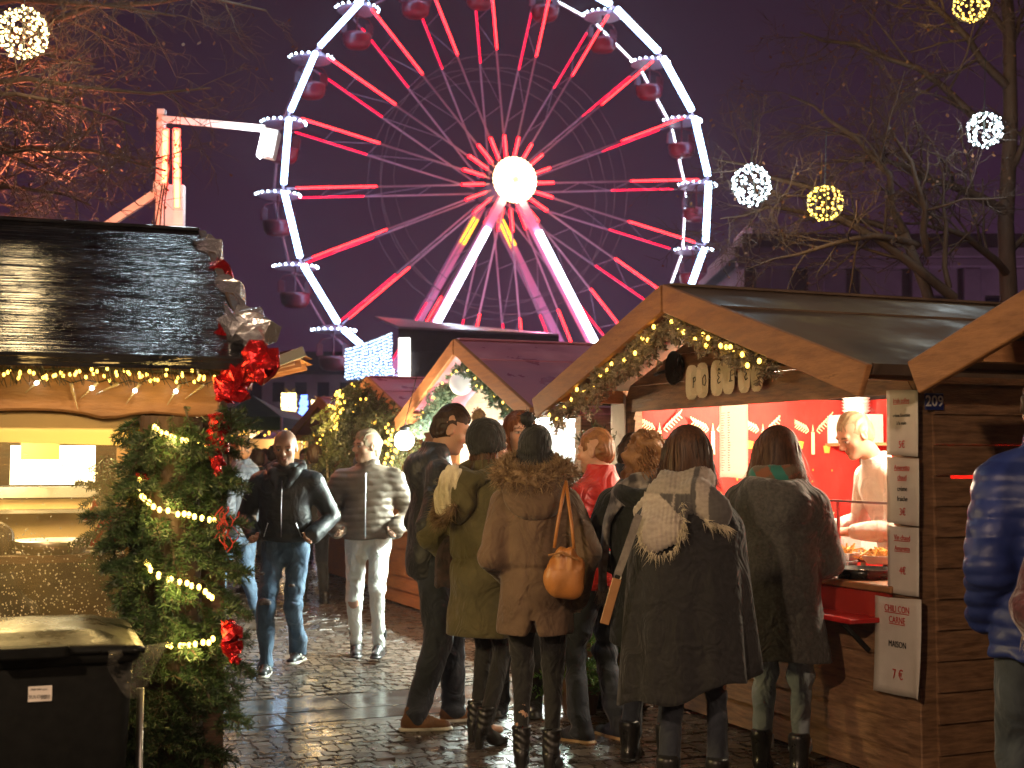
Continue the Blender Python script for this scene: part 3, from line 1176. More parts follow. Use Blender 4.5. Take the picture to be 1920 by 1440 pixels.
def stall(label, O, ang, W, D, eave, apex, side, ov, op=None, wood=None, board=None, roof=None, near_open=None, bw=.15, near='right',
          gable_m=None, group='wooden market stalls', counter=True, gap=None, batten=(.32,), floor=True, top=None):
    """front on local y = 0 facing -y; x runs along the front. Roof ridge runs along y"""
    wood, board, roof = wood or WOOD, board or WOOD_L, roof or FELT
    t = empty('market_stall', O, ang, label, 'market stall', group)
    half = W / 2 + side
    sl = (apex - eave) / half

    def rz(x):
        return apex - sl * abs(x - W / 2)
    wt = rz(0) - .05
    x0, x1, z0, z1 = op if op else (0, 0, 0, 0)
    top = top or (z1 if op else wt - .1)
    # front wall
    mb = MB()
    planks(mb, (.09, 0, 0), (1, 0, 0), W - .18, .02, z0 if op else top, (0, -1, 0), seed=1)
    if op:
        if x0 > .1:
            planks(mb, (.09, 0, 0), (1, 0, 0), x0 - .09, z0, z1, (0, -1, 0), seed=2)
        if x1 < W - .1:
            planks(mb, (x1, 0, 0), (1, 0, 0), W - .09 - x1, z0, z1, (0, -1, 0), seed=3)
    mb.build('front_wall', wood, t)
    # sides and back
    mb = MB()
    g = None
    if gap:
        g = gap
    planks(mb, (W, .062, 0), (0, 1, 0), D - .072, .02, wt, (1, 0, 0), seed=4, skip=g)
    mb.build('side_wall', wood, t)
    mb = MB()
    if near_open:
        y0, y1, a0, a1 = near_open
        planks(mb, (0, .09, 0), (0, 1, 0), D - .1, .02, a0, (-1, 0, 0), seed=5)
        planks(mb, (0, .09, 0), (0, 1, 0), y0 - .09, a0, a1, (-1, 0, 0), seed=6)
        planks(mb, (0, y1, 0), (0, 1, 0), D - y1, a0, a1, (-1, 0, 0), seed=7)
        planks(mb, (0, .09, 0), (0, 1, 0), D - .1, a1, wt, (-1, 0, 0), seed=8)
    else:
        planks(mb, (0, .09, 0), (0, 1, 0), D - .1, .02, wt, (-1, 0, 0), seed=5)
    mb.build('side_wall', wood, t)
    mb = MB()
    planks(mb, (0, D, 0), (1, 0, 0), W, .02, wt, (0, 1, 0), seed=9)
    mb.prism([(0, wt), (W, wt), (W, rz(W) - .03), (W / 2, apex - .04), (0, rz(0) - .03)], lambda a, b: (a, D - .02, b), .02, (0, 1, 0))
    mb.build('back_wall', wood, t)
    for px, py in ((.045, .03), (W - .045, .03), (.045, D - .05), (W - .045, D - .05)):
        MB().span((px - .05, py - .06, 0), (px + .05, py + .05, wt - .02)).build('post', wood, t, bev=.006)
    # gable over the opening
    mb = MB()
    gz = top
    z = gz
    k = 0
    while z < apex - .08:
        za, zb = z, min(z + .17, apex - .05)

        def xs(zz):
            d_ = min((apex - .035 - zz) / sl, W / 2 - .001)
            return W / 2 - d_, W / 2 + d_
        a0, a1 = xs(za)
        b0, b1 = xs(zb)
        yy = -.035 - .003 * (k % 2)
        mb.prism([(a0, za), (a1, za), (b1, zb - .003), (b0, zb - .003)], lambda a, b: (a, yy + .025, b), -.025, (0, 1, 0))
        z = zb
        k += 1
    mb.build('gable', gable_m or wood, t)
    # roof
    for sgn in (-1, 1):
        xe = W / 2 + sgn * half
        nrm = Vector((sgn * sl, 0, 1)).normalized()
        mb = MB()
        ridge = Vector((W / 2, 0, apex))
        ev = Vector((xe, 0, eave))
        pts = [ridge + Vector((0, -ov, 0)), ev + Vector((0, -ov, 0)), ev + Vector((0, D + .15, 0)), ridge + Vector((0, D + .15, 0))]
        n = 14
        vs, fs = [], []
        for off in (0, .028):
            for p_ in pts:
                vs.append(p_ + nrm * off)
        fs = [(0, 1, 2, 3), (7, 6, 5, 4), (0, 4, 5, 1), (1, 5, 6, 2), (2, 6, 7, 3), (3, 7, 4, 0)]
        if sgn > 0:
            fs = [f[::-1] for f in fs]
        mb.add(vs, fs)
        for b in batten:
            a = ridge.lerp(ev, b)
            mb.beam(a + Vector((0, -ov + .003, 0)) + nrm * .031, a + Vector((0, D + .147, 0)) + nrm * .031, .035, .014, nrm)
        if sgn > 0 or True:
            a = ev + nrm * .02
            mb.beam(a + Vector((sgn * .012, -ov + .01, -.01)), a + Vector((sgn * .012, D + .14, -.01)), .02, .05, nrm)
        mb.build('roof_panel', roof, t)
        # bargeboard
        a = ridge + Vector((0, -ov - .018, 0)) + nrm * .034
        b = ev + Vector((0, -ov - .018, 0)) + nrm * .034
        d = (b - a).normalized()
        mb = MB()
        vs = []
        e = b + d * .03
        for y in (-.018, .018):
            vs += [Vector((a.x, a.y + y, a.z)), Vector((e.x, a.y + y, e.z)), Vector((e.x - sgn * .0, a.y + y, e.z)) - nrm * bw + d * -.02, Vector((a.x, a.y + y, a.z - bw / nrm.z))]
        fs = [(0, 1, 2, 3), (7, 6, 5, 4), (0, 4, 5, 1), (1, 5, 6, 2), (2, 6, 7, 3), (3, 7, 4, 0)]
        if sgn < 0:
            fs = [f[::-1] for f in fs]
        mb.add(vs, fs)
        mb.build('bargeboard', board, t, bev=.005)
    # ridge cap
    mb = MB()
    mb.beam((W / 2, -ov, apex + .03), (W / 2, D + .15, apex + .03), .1, .016)
    mb.build('ridge_cap', roof, t, bev=.004)
    # purlins under the overhang
    for x in (.03, W - .03):
        MB().span((x - .04, -ov + .002, rz(x) - .115), (x + .04, .02, rz(x) - .03)).build('rafter_end', board, t)
    if floor:
        MB().span((.06, .06, .03), (W - .06, D - .06, .09)).build('floor_boards', WOOD_D, t)
    return t, rz


def local(root, p):
    M = Matrix.Translation(root.location) @ Matrix.Rotation(root.rotation_euler.z, 4, 'Z')
    return M.inverted() @ Vector(p)


def onplane(root, px, py, y=None, x=None):
    """where the sight line through a point of the picture meets the plane local y = y (or x = x)"""
    M = (Matrix.Translation(root.location) @ Matrix.Rotation(root.rotation_euler.z, 4, 'Z')).inverted()
    o = M @ Vector((0, 0, CZ))
    d = M.to_3x3() @ ray(px, py)
    k = (y - o.y) / d.y if y is not None else (x - o.x) / d.x
    return o + d * k


def lamp(parent, loc, power, color, size=.3, kind='POINT', rot=None, sizey=None, spread=None):
    l_ = bpy.data.lights.new('lamp_light', kind)
    l_.energy = power
    l_.color = color
    if kind == 'AREA':
        l_.shape = 'RECTANGLE'
        l_.size = size
        l_.size_y = sizey or size
    else:
        l_.shadow_soft_size = size
    o = bpy.data.objects.new('lamp_light', l_)
    COL.objects.link(o)
    o.parent = parent
    o.location = loc
    if rot:
        o.rotation_euler = rot
    return o


ROT = math.atan2(-U.y, -U.x)
# --- stall 209, in front on the right
W9 = 2.97
S209, rz9 = stall('wooden market stall with blue number 209 and paper price lists on its corner', st(W9, 0), ROT, W9, 2.3, 1.935, 2.495, .28, .52,
                  op=(.17, W9 - .17, .94, 1.86), group='wooden market stalls', gap=(.1, .42, 1.47, 1.46))
# --- stall with the white globe
W2_ = 2.55
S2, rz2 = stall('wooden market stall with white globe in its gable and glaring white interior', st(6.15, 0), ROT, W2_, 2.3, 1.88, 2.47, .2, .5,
                op=(.1, W2_ - .12, .9, 1.86), roof=ROOF_LIT, board=WOOD_O, gable_m=mat('pale_gable', (.4, .38, .36), (.5, .48, .45), 4, rough=.6), bw=.12)
# --- stall under the fir boughs
W3 = 2.7
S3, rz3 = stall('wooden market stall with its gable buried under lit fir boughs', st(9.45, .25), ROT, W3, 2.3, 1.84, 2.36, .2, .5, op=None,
                roof=ROOF_LIT, board=WOOD_O, wood=WOOD_O, bw=.12, top=1.7)
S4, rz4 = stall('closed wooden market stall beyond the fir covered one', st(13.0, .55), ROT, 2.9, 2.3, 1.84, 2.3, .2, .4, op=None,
                roof=ROOF_LIT, board=WOOD_O, wood=WOOD_O, bw=.12, top=1.7)
# --- neighbour on the right edge
S0, rz0 = stall('wooden market stall at the right edge with only its gable board in view', st(-.92, -.0), ROT, 3.0, 2.3, 1.93, 2.55, .3, .52,
                op=(.17, 2.83, .94, 1.86))
# --- the stall on the left, its long side towards us
ANGL = R(20)
UL = Vector((-math.sin(ANGL), math.cos(ANGL), 0))
VL = Vector((math.cos(ANGL), math.sin(ANGL), 0))
OL = Vector((-1.12, 5.1, 0))
WL = 2.7
TARP = mat('tarred_sheet', (.012, .013, .016), (.028, .027, .028), 5, rough=.06, rough2=.15, bump=.0)
_n, _l = TARP.node_tree.nodes, TARP.node_tree.links
_t = _n.new('ShaderNodeTexCoord')
_b = [q for q in _n if q.type == 'BSDF_PRINCIPLED'][0]
_prev = None
for sc_, stx, dist in ((3.0, (3.2, .3, 3.2), .075), (10, (4, .25, 4), .028), (40, (2, .5, 2), .004)):
    mp = _n.new('ShaderNodeMapping')
    mp.inputs['Scale'].default_value = stx
    _l.new(_t.outputs['Object'], mp.inputs['Vector'])
    nz = _n.new('ShaderNodeTexNoise')
    nz.inputs['Scale'].default_value = sc_
    nz.inputs['Detail'].default_value = 3
    nz.inputs['Distortion'].default_value = .6
    _l.new(mp.outputs[0], nz.inputs['Vector'])
    bp = _n.new('ShaderNodeBump')
    bp.inputs['Strength'].default_value = .8
    bp.inputs['Distance'].default_value = dist
    _l.new(nz.outputs['Fac'], bp.inputs['Height'])
    if _prev:
        _l.new(_prev.outputs['Normal'], bp.inputs['Normal'])
    _prev = bp
_l.new(_prev.outputs['Normal'], _b.inputs['Normal'])
WOOD_B = mat('beam_wood', (.2, .1, .04), (.34, .18, .075), 3, (9, 1.2, 5), rough=.45, rough2=.7, bump=.3, bscale=18, c3=(.12, .055, .02))
SL, rzL = stall('market stall with wet black sheeted roof and steamed window on the left', OL, math.atan2(UL.y, UL.x), WL, 2.4, 1.885, 2.62, .33, .07,
                op=(.15, WL - .15, .94, 1.8), near_open=(.33, 2.2, .93, 1.66), roof=TARP, wood=WOOD_D, board=WOOD_D, bw=.1, batten=())
# market stall further along on the left, only its lit flap shows past the trunk
S5, rz5 = stall('market stall behind the left one with orange lit roof flap', Vector((-2.95, 13.2, 0)), math.atan2(UL.y, UL.x), 2.6, 2.3, 2.35, 2.9, .15, .3,
                op=(.15, 2.45, .94, 1.9))


# ------------------------------------------------------------------ fir boughs, garlands, strings of bulbs
def needles_mesh(twigs, name, m, parent, nl=.022, dens=420, nw=.0022, seed=1, tipm=None, droop=.2, stem_m=None):
    """twigs: list of (points list, radius). Needles are thin tapered blades along every twig"""
    r = np.random.default_rng(seed)
    Vs, Qs, mi = [], [], []
    base = 0
    for pts, rad in twigs:
        P = np.array([tuple(p) for p in pts])
        seg = np.linalg.norm(np.diff(P, axis=0), axis=1)
        L = seg.sum()
        n = max(6, int(L * dens))
        s = np.sort(r.random(n)) * L
        cum = np.concatenate([[0], np.cumsum(seg)])
        i = np.clip(np.searchsorted(cum, s) - 1, 0, len(seg) - 1)
        f = (s - cum[i]) / np.maximum(seg[i], 1e-6)
        B = P[i] + (P[i + 1] - P[i]) * f[:, None]
        T = (P[i + 1] - P[i]) / np.maximum(seg[i], 1e-6)[:, None]
        rnd = r.normal(size=(n, 3))
        rnd -= T * (rnd * T).sum(1, keepdims=True)
        rnd /= np.linalg.norm(rnd, axis=1, keepdims=True)
        rnd[:, 2] += .25
        D = rnd * .8 + T * .65
        D /= np.linalg.norm(D, axis=1, keepdims=True)
        S = np.cross(D, r.normal(size=(n, 3)))
        S /= np.linalg.norm(S, axis=1, keepdims=True) + 1e-9
        ln = nl * (.65 + .6 * r.random(n))[:, None]
        v = np.stack([B - S * nw / 2, B + S * nw / 2, B + D * ln * .75 + S * nw * .42, B + D * ln - S * 0.0002, B + D * ln * .75 - S * nw * .42], 1).reshape(-1, 3)
        Vs.append(v)
        q = np.arange(n)[:, None] * 5 + base
        Qs.append(np.concatenate([q + np.array([[0, 1, 2, 4]]), q + np.array([[4, 2, 3, 3]])]))
        base += n * 5
    V = np.concatenate(Vs)
    Q = np.concatenate(Qs)
    me = bpy.data.meshes.new(name)
    tri = Q[:, 2] == Q[:, 3]
    Q4 = Q[~tri]
    T3 = Q[tri][:, :3]
    me.vertices.add(len(V))
    me.vertices.foreach_set('co', V.astype(np.float32).ravel())
    lo = np.concatenate([Q4.ravel(), T3.ravel()])
    me.loops.add(len(lo))
    me.loops.foreach_set('vertex_index', lo.astype(np.int32))
    me.polygons.add(len(Q4) + len(T3))
    me.polygons.foreach_set('loop_start', np.concatenate([np.arange(len(Q4)) * 4, len(Q4) * 4 + np.arange(len(T3)) * 3]).astype(np.int32))
    me.polygons.foreach_set('loop_total', np.concatenate([np.full(len(Q4), 4), np.full(len(T3), 3)]).astype(np.int32))
    me.update(calc_edges=True)
    o = link_mesh(name, me, parent, m)
    return o


def bough(p, d, ln, rr, side_n=5, droop=.25, fan=None):
    """one flat fir bough: main twig with side twigs, as polylines"""
    p, d = Vector(p), Vector(d).normalized()
    out = []
    sdir = d.cross(Vector((rr.uniform(-.4, .4), rr.uniform(-.4, .4), 1))).normalized() if fan is None else Vector(fan).normalized()
    main = []
    for i in range(6):
        f = i / 5
        main.append(p + d * ln * f + Vector((0, 0, -droop * ln * f * f)) + sdir * (.02 * math.sin(f * 4 + ln * 40)))
    out.append((main, .004))
    for i in range(side_n):
        f = .2 + .7 * (i + rr.random() * .6) / side_n
        b = main[0].lerp(main[-1], 0)
        k = f * 5
        a = main[int(k)].lerp(main[min(5, int(k) + 1)], k - int(k))
        for sg in (-1, 1):
            if rr.random() < .12:
                continue
            l2 = ln * (.55 * (1 - f) + .14) * rr.uniform(.7, 1.2)
            dd = (d * .75 + sdir * sg * .75 + Vector((0, 0, rr.uniform(-.25, .1)))).normalized()
            tw = [a + dd * l2 * q / 3 + Vector((0, 0, -droop * .7 * l2 * (q / 3) ** 2)) for q in range(4)]
            out.append((tw, .002))
    return out


FIR = mat('fir_needles', (.012, .035, .012), (.045, .095, .03), 18, rough=.4, rough2=.6)
FIR_Y = mat('olive_fir_needles', (.05, .07, .02), (.12, .13, .05), 14, rough=.45)
FROST = mat('frosted_needles', (.13, .11, .07), (.42, .36, .27), 30, rough=.7)
FROSTG = mat('green_frosted_needles', (.06, .14, .09), (.3, .42, .34), 24, rough=.6)
BARK = mat('bark', (.02, .012, .007), (.07, .04, .024), 9, (1, 1, .25), rough=.7, bump=.8, bscale=14, bdist=.03)
TWIG = mat('twig', (.05, .035, .02), rough=.7)


def stems(twigs, parent, name='twigs', k=1.0, m=None):
    mb = MB()
    for pts, r_ in twigs:
        mb.tube(pts, [r_ * k * (1 - .6 * i / len(pts)) for i in range(len(pts))], 4, cap=False)
    return mb.build(name, m or TWIG, parent)


_bulb = None


def bulb_mesh(r_, m):
    mb = MB().ball((0, 0, 0), r_, 8, sq=(1, 1, 1.35))
    o = mb.build('bulb', m, None, True)
    me = o.data
    bpy.data.objects.remove(o)
    return me


def light_string(label, pts, n, r_=.009, m=None, sag=.0, parent_name='fairy_lights', wire_r=.0022, drop=0.0, seed=1, jit=.01, group=None, loc=(0, 0, 0), rz=0, cat='fairy lights', swap=None):
    rr = random.Random(seed)
    t = empty(parent_name, loc, rz, label, cat, group)
    pts = [Vector(p) for p in pts]
    mb = MB()
    fine = []
    for i in range(len(pts) - 1):
        for k in range(6):
            f = k / 6
            fine.append(pts[i].lerp(pts[i + 1], f) + Vector((0, 0, -sag * 4 * f * (1 - f))))
    fine.append(pts[-1])
    mb.tube(fine, wire_r, 4)
    L = [0]
    for a, b in zip(fine, fine[1:]):
        L.append(L[-1] + (b - a).length)
    bm = bulb_mesh(r_, m or GOLD_B)
    for i in range(n):
        s = L[-1] * (i + .5 + rr.uniform(-.25, .25)) / n
        k = max(j for j in range(len(L)) if L[j] <= s)
        k = min(k, len(fine) - 2)
        p = fine[k].lerp(fine[k + 1], (s - L[k]) / max(L[k + 1] - L[k], 1e-6))
        q = p + Vector((rr.uniform(-jit, jit), rr.uniform(-jit, jit), rr.uniform(-jit, jit) - drop * rr.random()))
        mb.tube([p, q], wire_r * .8, 3)
        o = link_mesh('bulb', bm, t, None, q)
    mb.build('wire', WIRE, t)
    return t
# ------------------------------------------------------------------ things on and in the stalls
def Mfront(x, y, z, rz_=0.0):
    return Matrix.Translation((x, y, z)) @ Matrix.Rotation(R(90), 4, 'X') @ Matrix.Rotation(rz_, 4, 'Z')


def Mside(x, y, z):
    return Matrix.Translation((x, y, z)) @ Matrix.Rotation(R(90), 4, 'Z') @ Matrix.Rotation(R(90), 4, 'X')


def like(o, root):
    o.location = root.location
    o.rotation_euler = root.rotation_euler
    return o


def sheet(label, root, x0, x1, z0, z1, y, lines=(), curl=.012, group='price lists pinned on the stall corner', seed=1, name='price_list', skew=0.0):
    r = random.Random(seed)
    nx, nz = 8, 12
    vs, fs = [], []
    for j in range(nz + 1):
        for i in range(nx + 1):
            a, b = i / nx, j / nz
            c = curl * ((2 * a - 1) ** 4) * (1 - b) ** 2 * (1 if a > .5 else .6) + .0022 * math.sin(b * 9 + seed) * math.sin(a * 3.1)
            vs.append((x0 + (x1 - x0) * a + skew * (1 - b), y - abs(c) - .001, z0 + (z1 - z0) * b + (x1 - x0) * 0.02 * math.sin(a * 3 + seed)))
    for j in range(nz):
        for i in range(nx):
            a = j * (nx + 1) + i
            fs.append((a, a + 1, a + nx + 2, a + nx + 1))
    mb = MB().add(vs, fs)
    o = mb.build(name, PAPER, None, True)
    s = o.modifiers.new('thickness', 'SOLIDIFY')
    s.thickness = .0012
    like(o, root)
    tag(o, label, 'price list', group)
    for txt, size, b, ink, ul in lines:
        text(txt, size, ink, o, Mfront((x0 + x1) / 2 + skew * (1 - b), y - .0065, z0 + (z1 - z0) * b), underline=ul, xs=.82)
    return o


def trans_mat(name, c1, c2, f=.5):
    m = bpy.data.materials.new(name)
    m.use_nodes = True
    n, L = m.node_tree.nodes, m.node_tree.links
    n.remove(n['Principled BSDF'])
    a, b, c = n.new('ShaderNodeBsdfDiffuse'), n.new('ShaderNodeBsdfTranslucent'), n.new('ShaderNodeMixShader')
    a.inputs[0].default_value = (*c1, 1)
    b.inputs[0].default_value = (*c2, 1)
    c.inputs[0].default_value = f
    L.new(a.outputs[0], c.inputs[1])
    L.new(b.outputs[0], c.inputs[2])
    L.new(c.outputs[0], n['Material Output'].inputs['Surface'])
    return m


# price lists: front corner post of stall 209
def px_rect(root, y, x0, y0, x1, y1):
    a, b = onplane(root, x0, (y0 + y1) / 2, y=y), onplane(root, x1, (y0 + y1) / 2, y=y)
    m = (x0 + x1) / 2
    t, u = onplane(root, m, y0, y=y), onplane(root, m, y1, y=y)
    return min(a.x, b.x), max(a.x, b.x), u.z, t.z


for (q, label, lines, cu, sd) in (
    ((1663, 732, 1722, 855), 'topmost white price sheet on the corner post, irish coffee at 5 euro',
     (('Irish cofee', .034, .84, RED_INK, True), ('crème fouettée', .024, .62, BLACK_INK, False), ('à la main', .024, .5, BLACK_INK, False), ('5€', .048, .17, RED_INK, False)), .006, 1),
    ((1664, 858, 1724, 983), 'second price sheet from the top, amaretto chaud at 3 euro',
     (('Ameretto', .034, .85, RED_INK, True), ('chaud', .034, .7, RED_INK, True), ('crème', .034, .53, BLACK_INK, False), ('fraiche', .034, .38, BLACK_INK, False), ('3€', .048, .18, RED_INK, False)), .006, 2),
    ((1665, 987, 1724, 1114), 'third price sheet from the top, vin chaud at 4 euro',
     (('Vin chaud', .036, .83, RED_INK, True), ('Amaretto', .034, .67, RED_INK, True), ('4€', .05, .34, RED_INK, False)), .008, 3),
    ((1642, 1120, 1729, 1302), 'large lowest price sheet on the plank wall, chili con carne at 7 euro',
     (('CHILI CON', .044, .875, RED_INK, True), ('CARNE', .044, .76, RED_INK, True), ('MAISON', .042, .51, BLACK_INK, False), ('7 €', .066, .2, RED_INK, False)), .03, 4)):
    yy = -.052 if q[1] < 1100 else -.064
    sheet(label, S209, *px_rect(S209, yy, *q), yy, lines, cu, seed=sd)
# sheet of paper on the far post
q = px_rect(S209, -.05, 1146, 742, 1174, 905)
sheet('blank curled white sheet on the far left post of stall 209', S209, *q, -.05, (), .02, None, 6, 'paper_sheet')
# hanging menu in the opening
q = px_rect(S209, .03, 1350, 752, 1403, 897)
MENU = trans_mat('menu_paper', (.88, .86, .82), (.92, .9, .84), .72)
mn = sheet('long white menu sheet hanging in the opening of stall 209', S209, *q, .03, (), .006, None, 7, 'menu_sheet')
mn.data.materials[0] = MENU
mb = MB()
for k in range(24):
    z = q[2] + (q[3] - q[2]) * (.1 + .78 * k / 24)
    mb.span((q[0] + .1, .0205, z), (q[0] + .1 + rng.uniform(.015, .03), .0215, z + .005))
    mb.span((q[0] + .03, .0205, z), (q[0] + .03 + rng.uniform(.02, .05), .0215, z + .003))
mb.build('print', mat('grey_ink', (.3, .24, .2)), mn)
mb = MB()
for dx in (.0, q[1] - q[0]):
    mb.tube([(q[0] + dx, .03, q[3] - .01), (q[0] + dx, .035, q[3] + .1)], .0025, 4)
mb.build('hook', BLACK_M, mn)

# number plate 209
a, b = onplane(S209, 1733, 737, x=W9 + .03), onplane(S209, 1768, 769, x=W9 + .03)
BLUE = mat('blue_enamel', (.012, .025, .16), rough=.3)
np_ = MB().span((W9 + .03, a.y, b.z), (W9 + .036, b.y, a.z)).build('number_plate', BLUE, None, bev=.001)
like(np_, S209)
tag(np_, 'blue number plate 209 on the dark plank side wall', 'number plate')
text('209', .072, WHITE_P, np_, Mside(W9 + .0368, (a.y + b.y) / 2, (a.z + b.z) / 2), bold=.0012)
# number plate 21.
a, b = onplane(S3, 722, 828, y=-.06), onplane(S3, 752, 858, y=-.06)
np2 = MB().span((a.x, -.066, b.z), (b.x, -.06, a.z)).build('number_plate', BLUE, None, bev=.001)
like(np2, S3)
tag(np2, 'blue number plate 21 beside the dark haired man', 'number plate')
text('21', .095, WHITE_P, np2, Mfront((a.x + b.x) / 2, -.067, (a.z + b.z) / 2), bold=.001)

# paper chip trays spelling the stall's word
CREAM = mat('cream_card', (.6, .52, .36), (.68, .6, .44), 9, rough=.6, bump=.2, bscale=14)


def tray(c, w_, h_, y, label, ch=None, tilt=0.0):
    n = 48
    out = []
    for i in range(n):
        a = 2 * math.pi * i / n
        ca, sa = math.cos(a), math.sin(a)
        x = w_ / 2 * math.copysign(abs(ca) ** .62, ca)
        z = h_ / 2 * math.copysign(abs(sa) ** .62, sa)
        k = 1 + .03 * math.sin(a * 26) * (abs(sa) > .55)
        out.append((x * k, z * k))
    Rz = Matrix.Rotation(tilt, 2)
    mb = MB()
    inn = [(x * .62, z * .68) for x, z in out]
    P = lambda q, yy: Vector((c.x, yy, c.z)) + Vector(((Rz @ Vector(q)).x, 0, (Rz @ Vector(q)).y))
    vs = [P(q, y - .022) for q in out] + [P(q, y - .003) for q in inn]
    fs = [(i, (i + 1) % n, n + (i + 1) % n, n + i) for i in range(n)] + [tuple(range(n, 2 * n))]
    mb.add(vs, fs)
    o = mb.build('paper_tray', CREAM, None, False)
    s = o.modifiers.new('thickness', 'SOLIDIFY')
    s.thickness = .0015
    like(o, S209)
    tag(o, label, 'paper tray', 'paper trays nailed to the gable')
    if ch:
        strokes = {'P': [[(-.2, -.8), (-.05, .75)], [(-.25, .5), (.3, .8), (.5, .35), (-.1, 0)]], 'O': [[(.1, .8), (-.45, .3), (-.4, -.6), (.1, -.75), (.45, -.2), (.35, .6), (.1, .8)]],
                   'E': [[(.3, .6), (-.1, .8), (-.35, .4), (.1, .1), (-.45, -.3), (-.2, -.75), (.4, -.5)]], '^': [[(-.3, 1.1), (0, 1.4), (.3, 1.1)]],
                   'L': [[(.3, .85), (0, .6), (-.05, -.5), (-.4, -.75), (.5, -.65)]], 'S': [[(.45, .6), (.05, .85), (-.3, .45), (.2, .0), (.35, -.45), (-.1, -.8), (-.45, -.5)]]}
        mb = MB()
        for s_ in ch:
            for ln in strokes[s_]:
                pts = [P((x * w_ * .3, z * h_ * .2), y - .006) for x, z in ln]
                sm = []
                for i in range(len(pts) - 1):
                    sm += [pts[i], pts[i].lerp(pts[i + 1], .5)]
                sm.append(pts[-1])
                mb.tube(sm, .0026, 5)
        mb.build('handwritten_letter', BLACK_INK, o)
    return o


for i, (ch, px, py) in enumerate((('P', 1298, 717), ('O', 1321, 713), ('E^', 1345, 709), ('L', 1370, 705), ('E', 1396, 702), ('S', 1423, 699))):
    p = onplane(S209, px, py, y=-.065)
    e = onplane(S209, px + 11.5, py, y=-.065)
    nm = ('P', 'O', 'E with a hat', 'L', 'E without a hat', 'S')[i]
    tray(p, 2 * abs(e.x - p.x) * .98, .21, -.048 - .0125 * (i % 2), 'cream scalloped paper tray on the gable with handwritten letter ' + nm, ch, R(-2 + i * .5))
tray(onplane(S209, 1319, 640, y=-.065), .1, .2, -.062, 'upper cream paper tray half behind the garland near the gable tip', None, R(12))
tray(onplane(S209, 1354, 645, y=-.065), .2, .15, -.05, 'wide cream paper tray tucked under the garland above the lettered trays', None, R(-6))

# frying pan on the gable
p = onplane(S209, 1263, 690, y=-.07)
PAN = mat('black_pan', (.014, .013, .012), (.03, .028, .026), 12, rough=.22, rough2=.4, metal=.3)
pn = empty('frying_pan', (0, 0, 0), 0, 'black frying pan hung on the gable left of the paper trays', 'frying pan')
like(pn, S209)
MB().lathe([(.001, .004), (.085, .004), (.105, .03), (.108, .03), (.09, 0), (.001, 0)], (p.x, -.042, p.z), 28, 0, (0, -1, 0)).build('pan', PAN, pn, True)
MB().tube([(p.x - .1, -.06, p.z - .012), (p.x - .16, -.075, p.z - .02), (p.x - .23, -.075, p.z - .028)], [.011, .01, .012], 8).build('handle', PAN, pn, True)


# ---- inside stall 209
CLOTH = mat('red_cloth', (.62, .018, .012), (.72, .03, .02), 5, rough=.7, bump=.35, bscale=6, bdist=.05, bstretch=(3, 1, .5))
GOLD = mat('gold_print', (.85, .42, .06), rough=.6)
PALE = mat('pale_print', (.9, .66, .38), rough=.6)
D9 = 2.3
cl = empty('christmas_cloth', (0, 0, 0), 0, 'red cloth printed with gold candles hung as back wall of stall 209', 'cloth')
like(cl, S209)


def cloth_sheet(x0, x1, z0, z1, fy, nx=40, nz=10, horizontal=True):
    vs, fs = [], []
    for j in range(nz + 1):
        for i in range(nx + 1):
            x = x0 + (x1 - x0) * i / nx
            z = z0 + (z1 - z0) * j / nz
            vs.append((x, fy(x, z), z) if horizontal else (fy(x, z), x, z))
    for j in range(nz):
        for i in range(nx):
            a = j * (nx + 1) + i
            fs.append((a, a + 1, a + nx + 2, a + nx + 1))
    return MB().add(vs, fs)


cloth_sheet(.06, W9 - .06, .2, 1.97, lambda x, z: 1.9 + .018 * math.sin(x * 9 + z) + .01 * math.sin(x * 23)).build('cloth_panel', CLOTH, cl, True)
cloth_sheet(.1, 1.88, .2, 1.97, lambda y, z: W9 - .045 + .012 * math.sin(y * 11), horizontal=False).build('cloth_panel', trans_mat('thin_red_cloth', (.62, .018, .012), (.6, .015, .01)), cl, True)
cloth_sheet(.1, 1.88, .2, 1.97, lambda y, z: .05 + .012 * math.sin(y * 11), horizontal=False).build('cloth_panel', CLOTH, cl, True)
mb = MB()
for zc in ():
    x = .2
    k = 0
    while x < W9 - .15:
        yb = 1.9 + .018 * math.sin(x * 9 + zc) + .01 * math.sin(x * 23) - .03
        # candle, arch and fir sprig motif
        mb.span((x - .016, yb, zc - .14), (x + .016, yb + .002, zc + .02), 0)
        mb.prism([(-.008, 0), (0, .05), (.008, 0)], lambda a, b: (x + a, yb, zc + .025 + b), .002, (0, 1, 0), 1)
        for sg in (-1, 1):
            for q in range(7):
                a = Vector((x + sg * (.04 + .022 * q), yb, zc + .02 + .018 * q * (1 if sg > 0 else .6)))
                for s2 in (-1, 1):
                    mb.beam(a, a + Vector((sg * .03, 0, s2 * .032 + .01)), .007, .002, (0, 1, 0), 1)
        mb.ball((x + .2, yb + .0, zc - .03), .03, 10, 0, (1, .12, 1))
        mb.lathe([(.001, 0), (.025, .0), (.036, .05), (.001, .055)], (x - .1, yb, zc - .1), 10, 0, (0, 0, 1), 1, .12)
        x += .42
        k += 1
for i in range(90):
    x, z = rng.uniform(.1, W9 - .1), rng.uniform(.4, 1.45)
    yb = 1.9 + .018 * math.sin(x * 9 + z) + .01 * math.sin(x * 23) - .02
    mb.ball((x, yb, z), .009, 6, 0, (1, .2, 1))
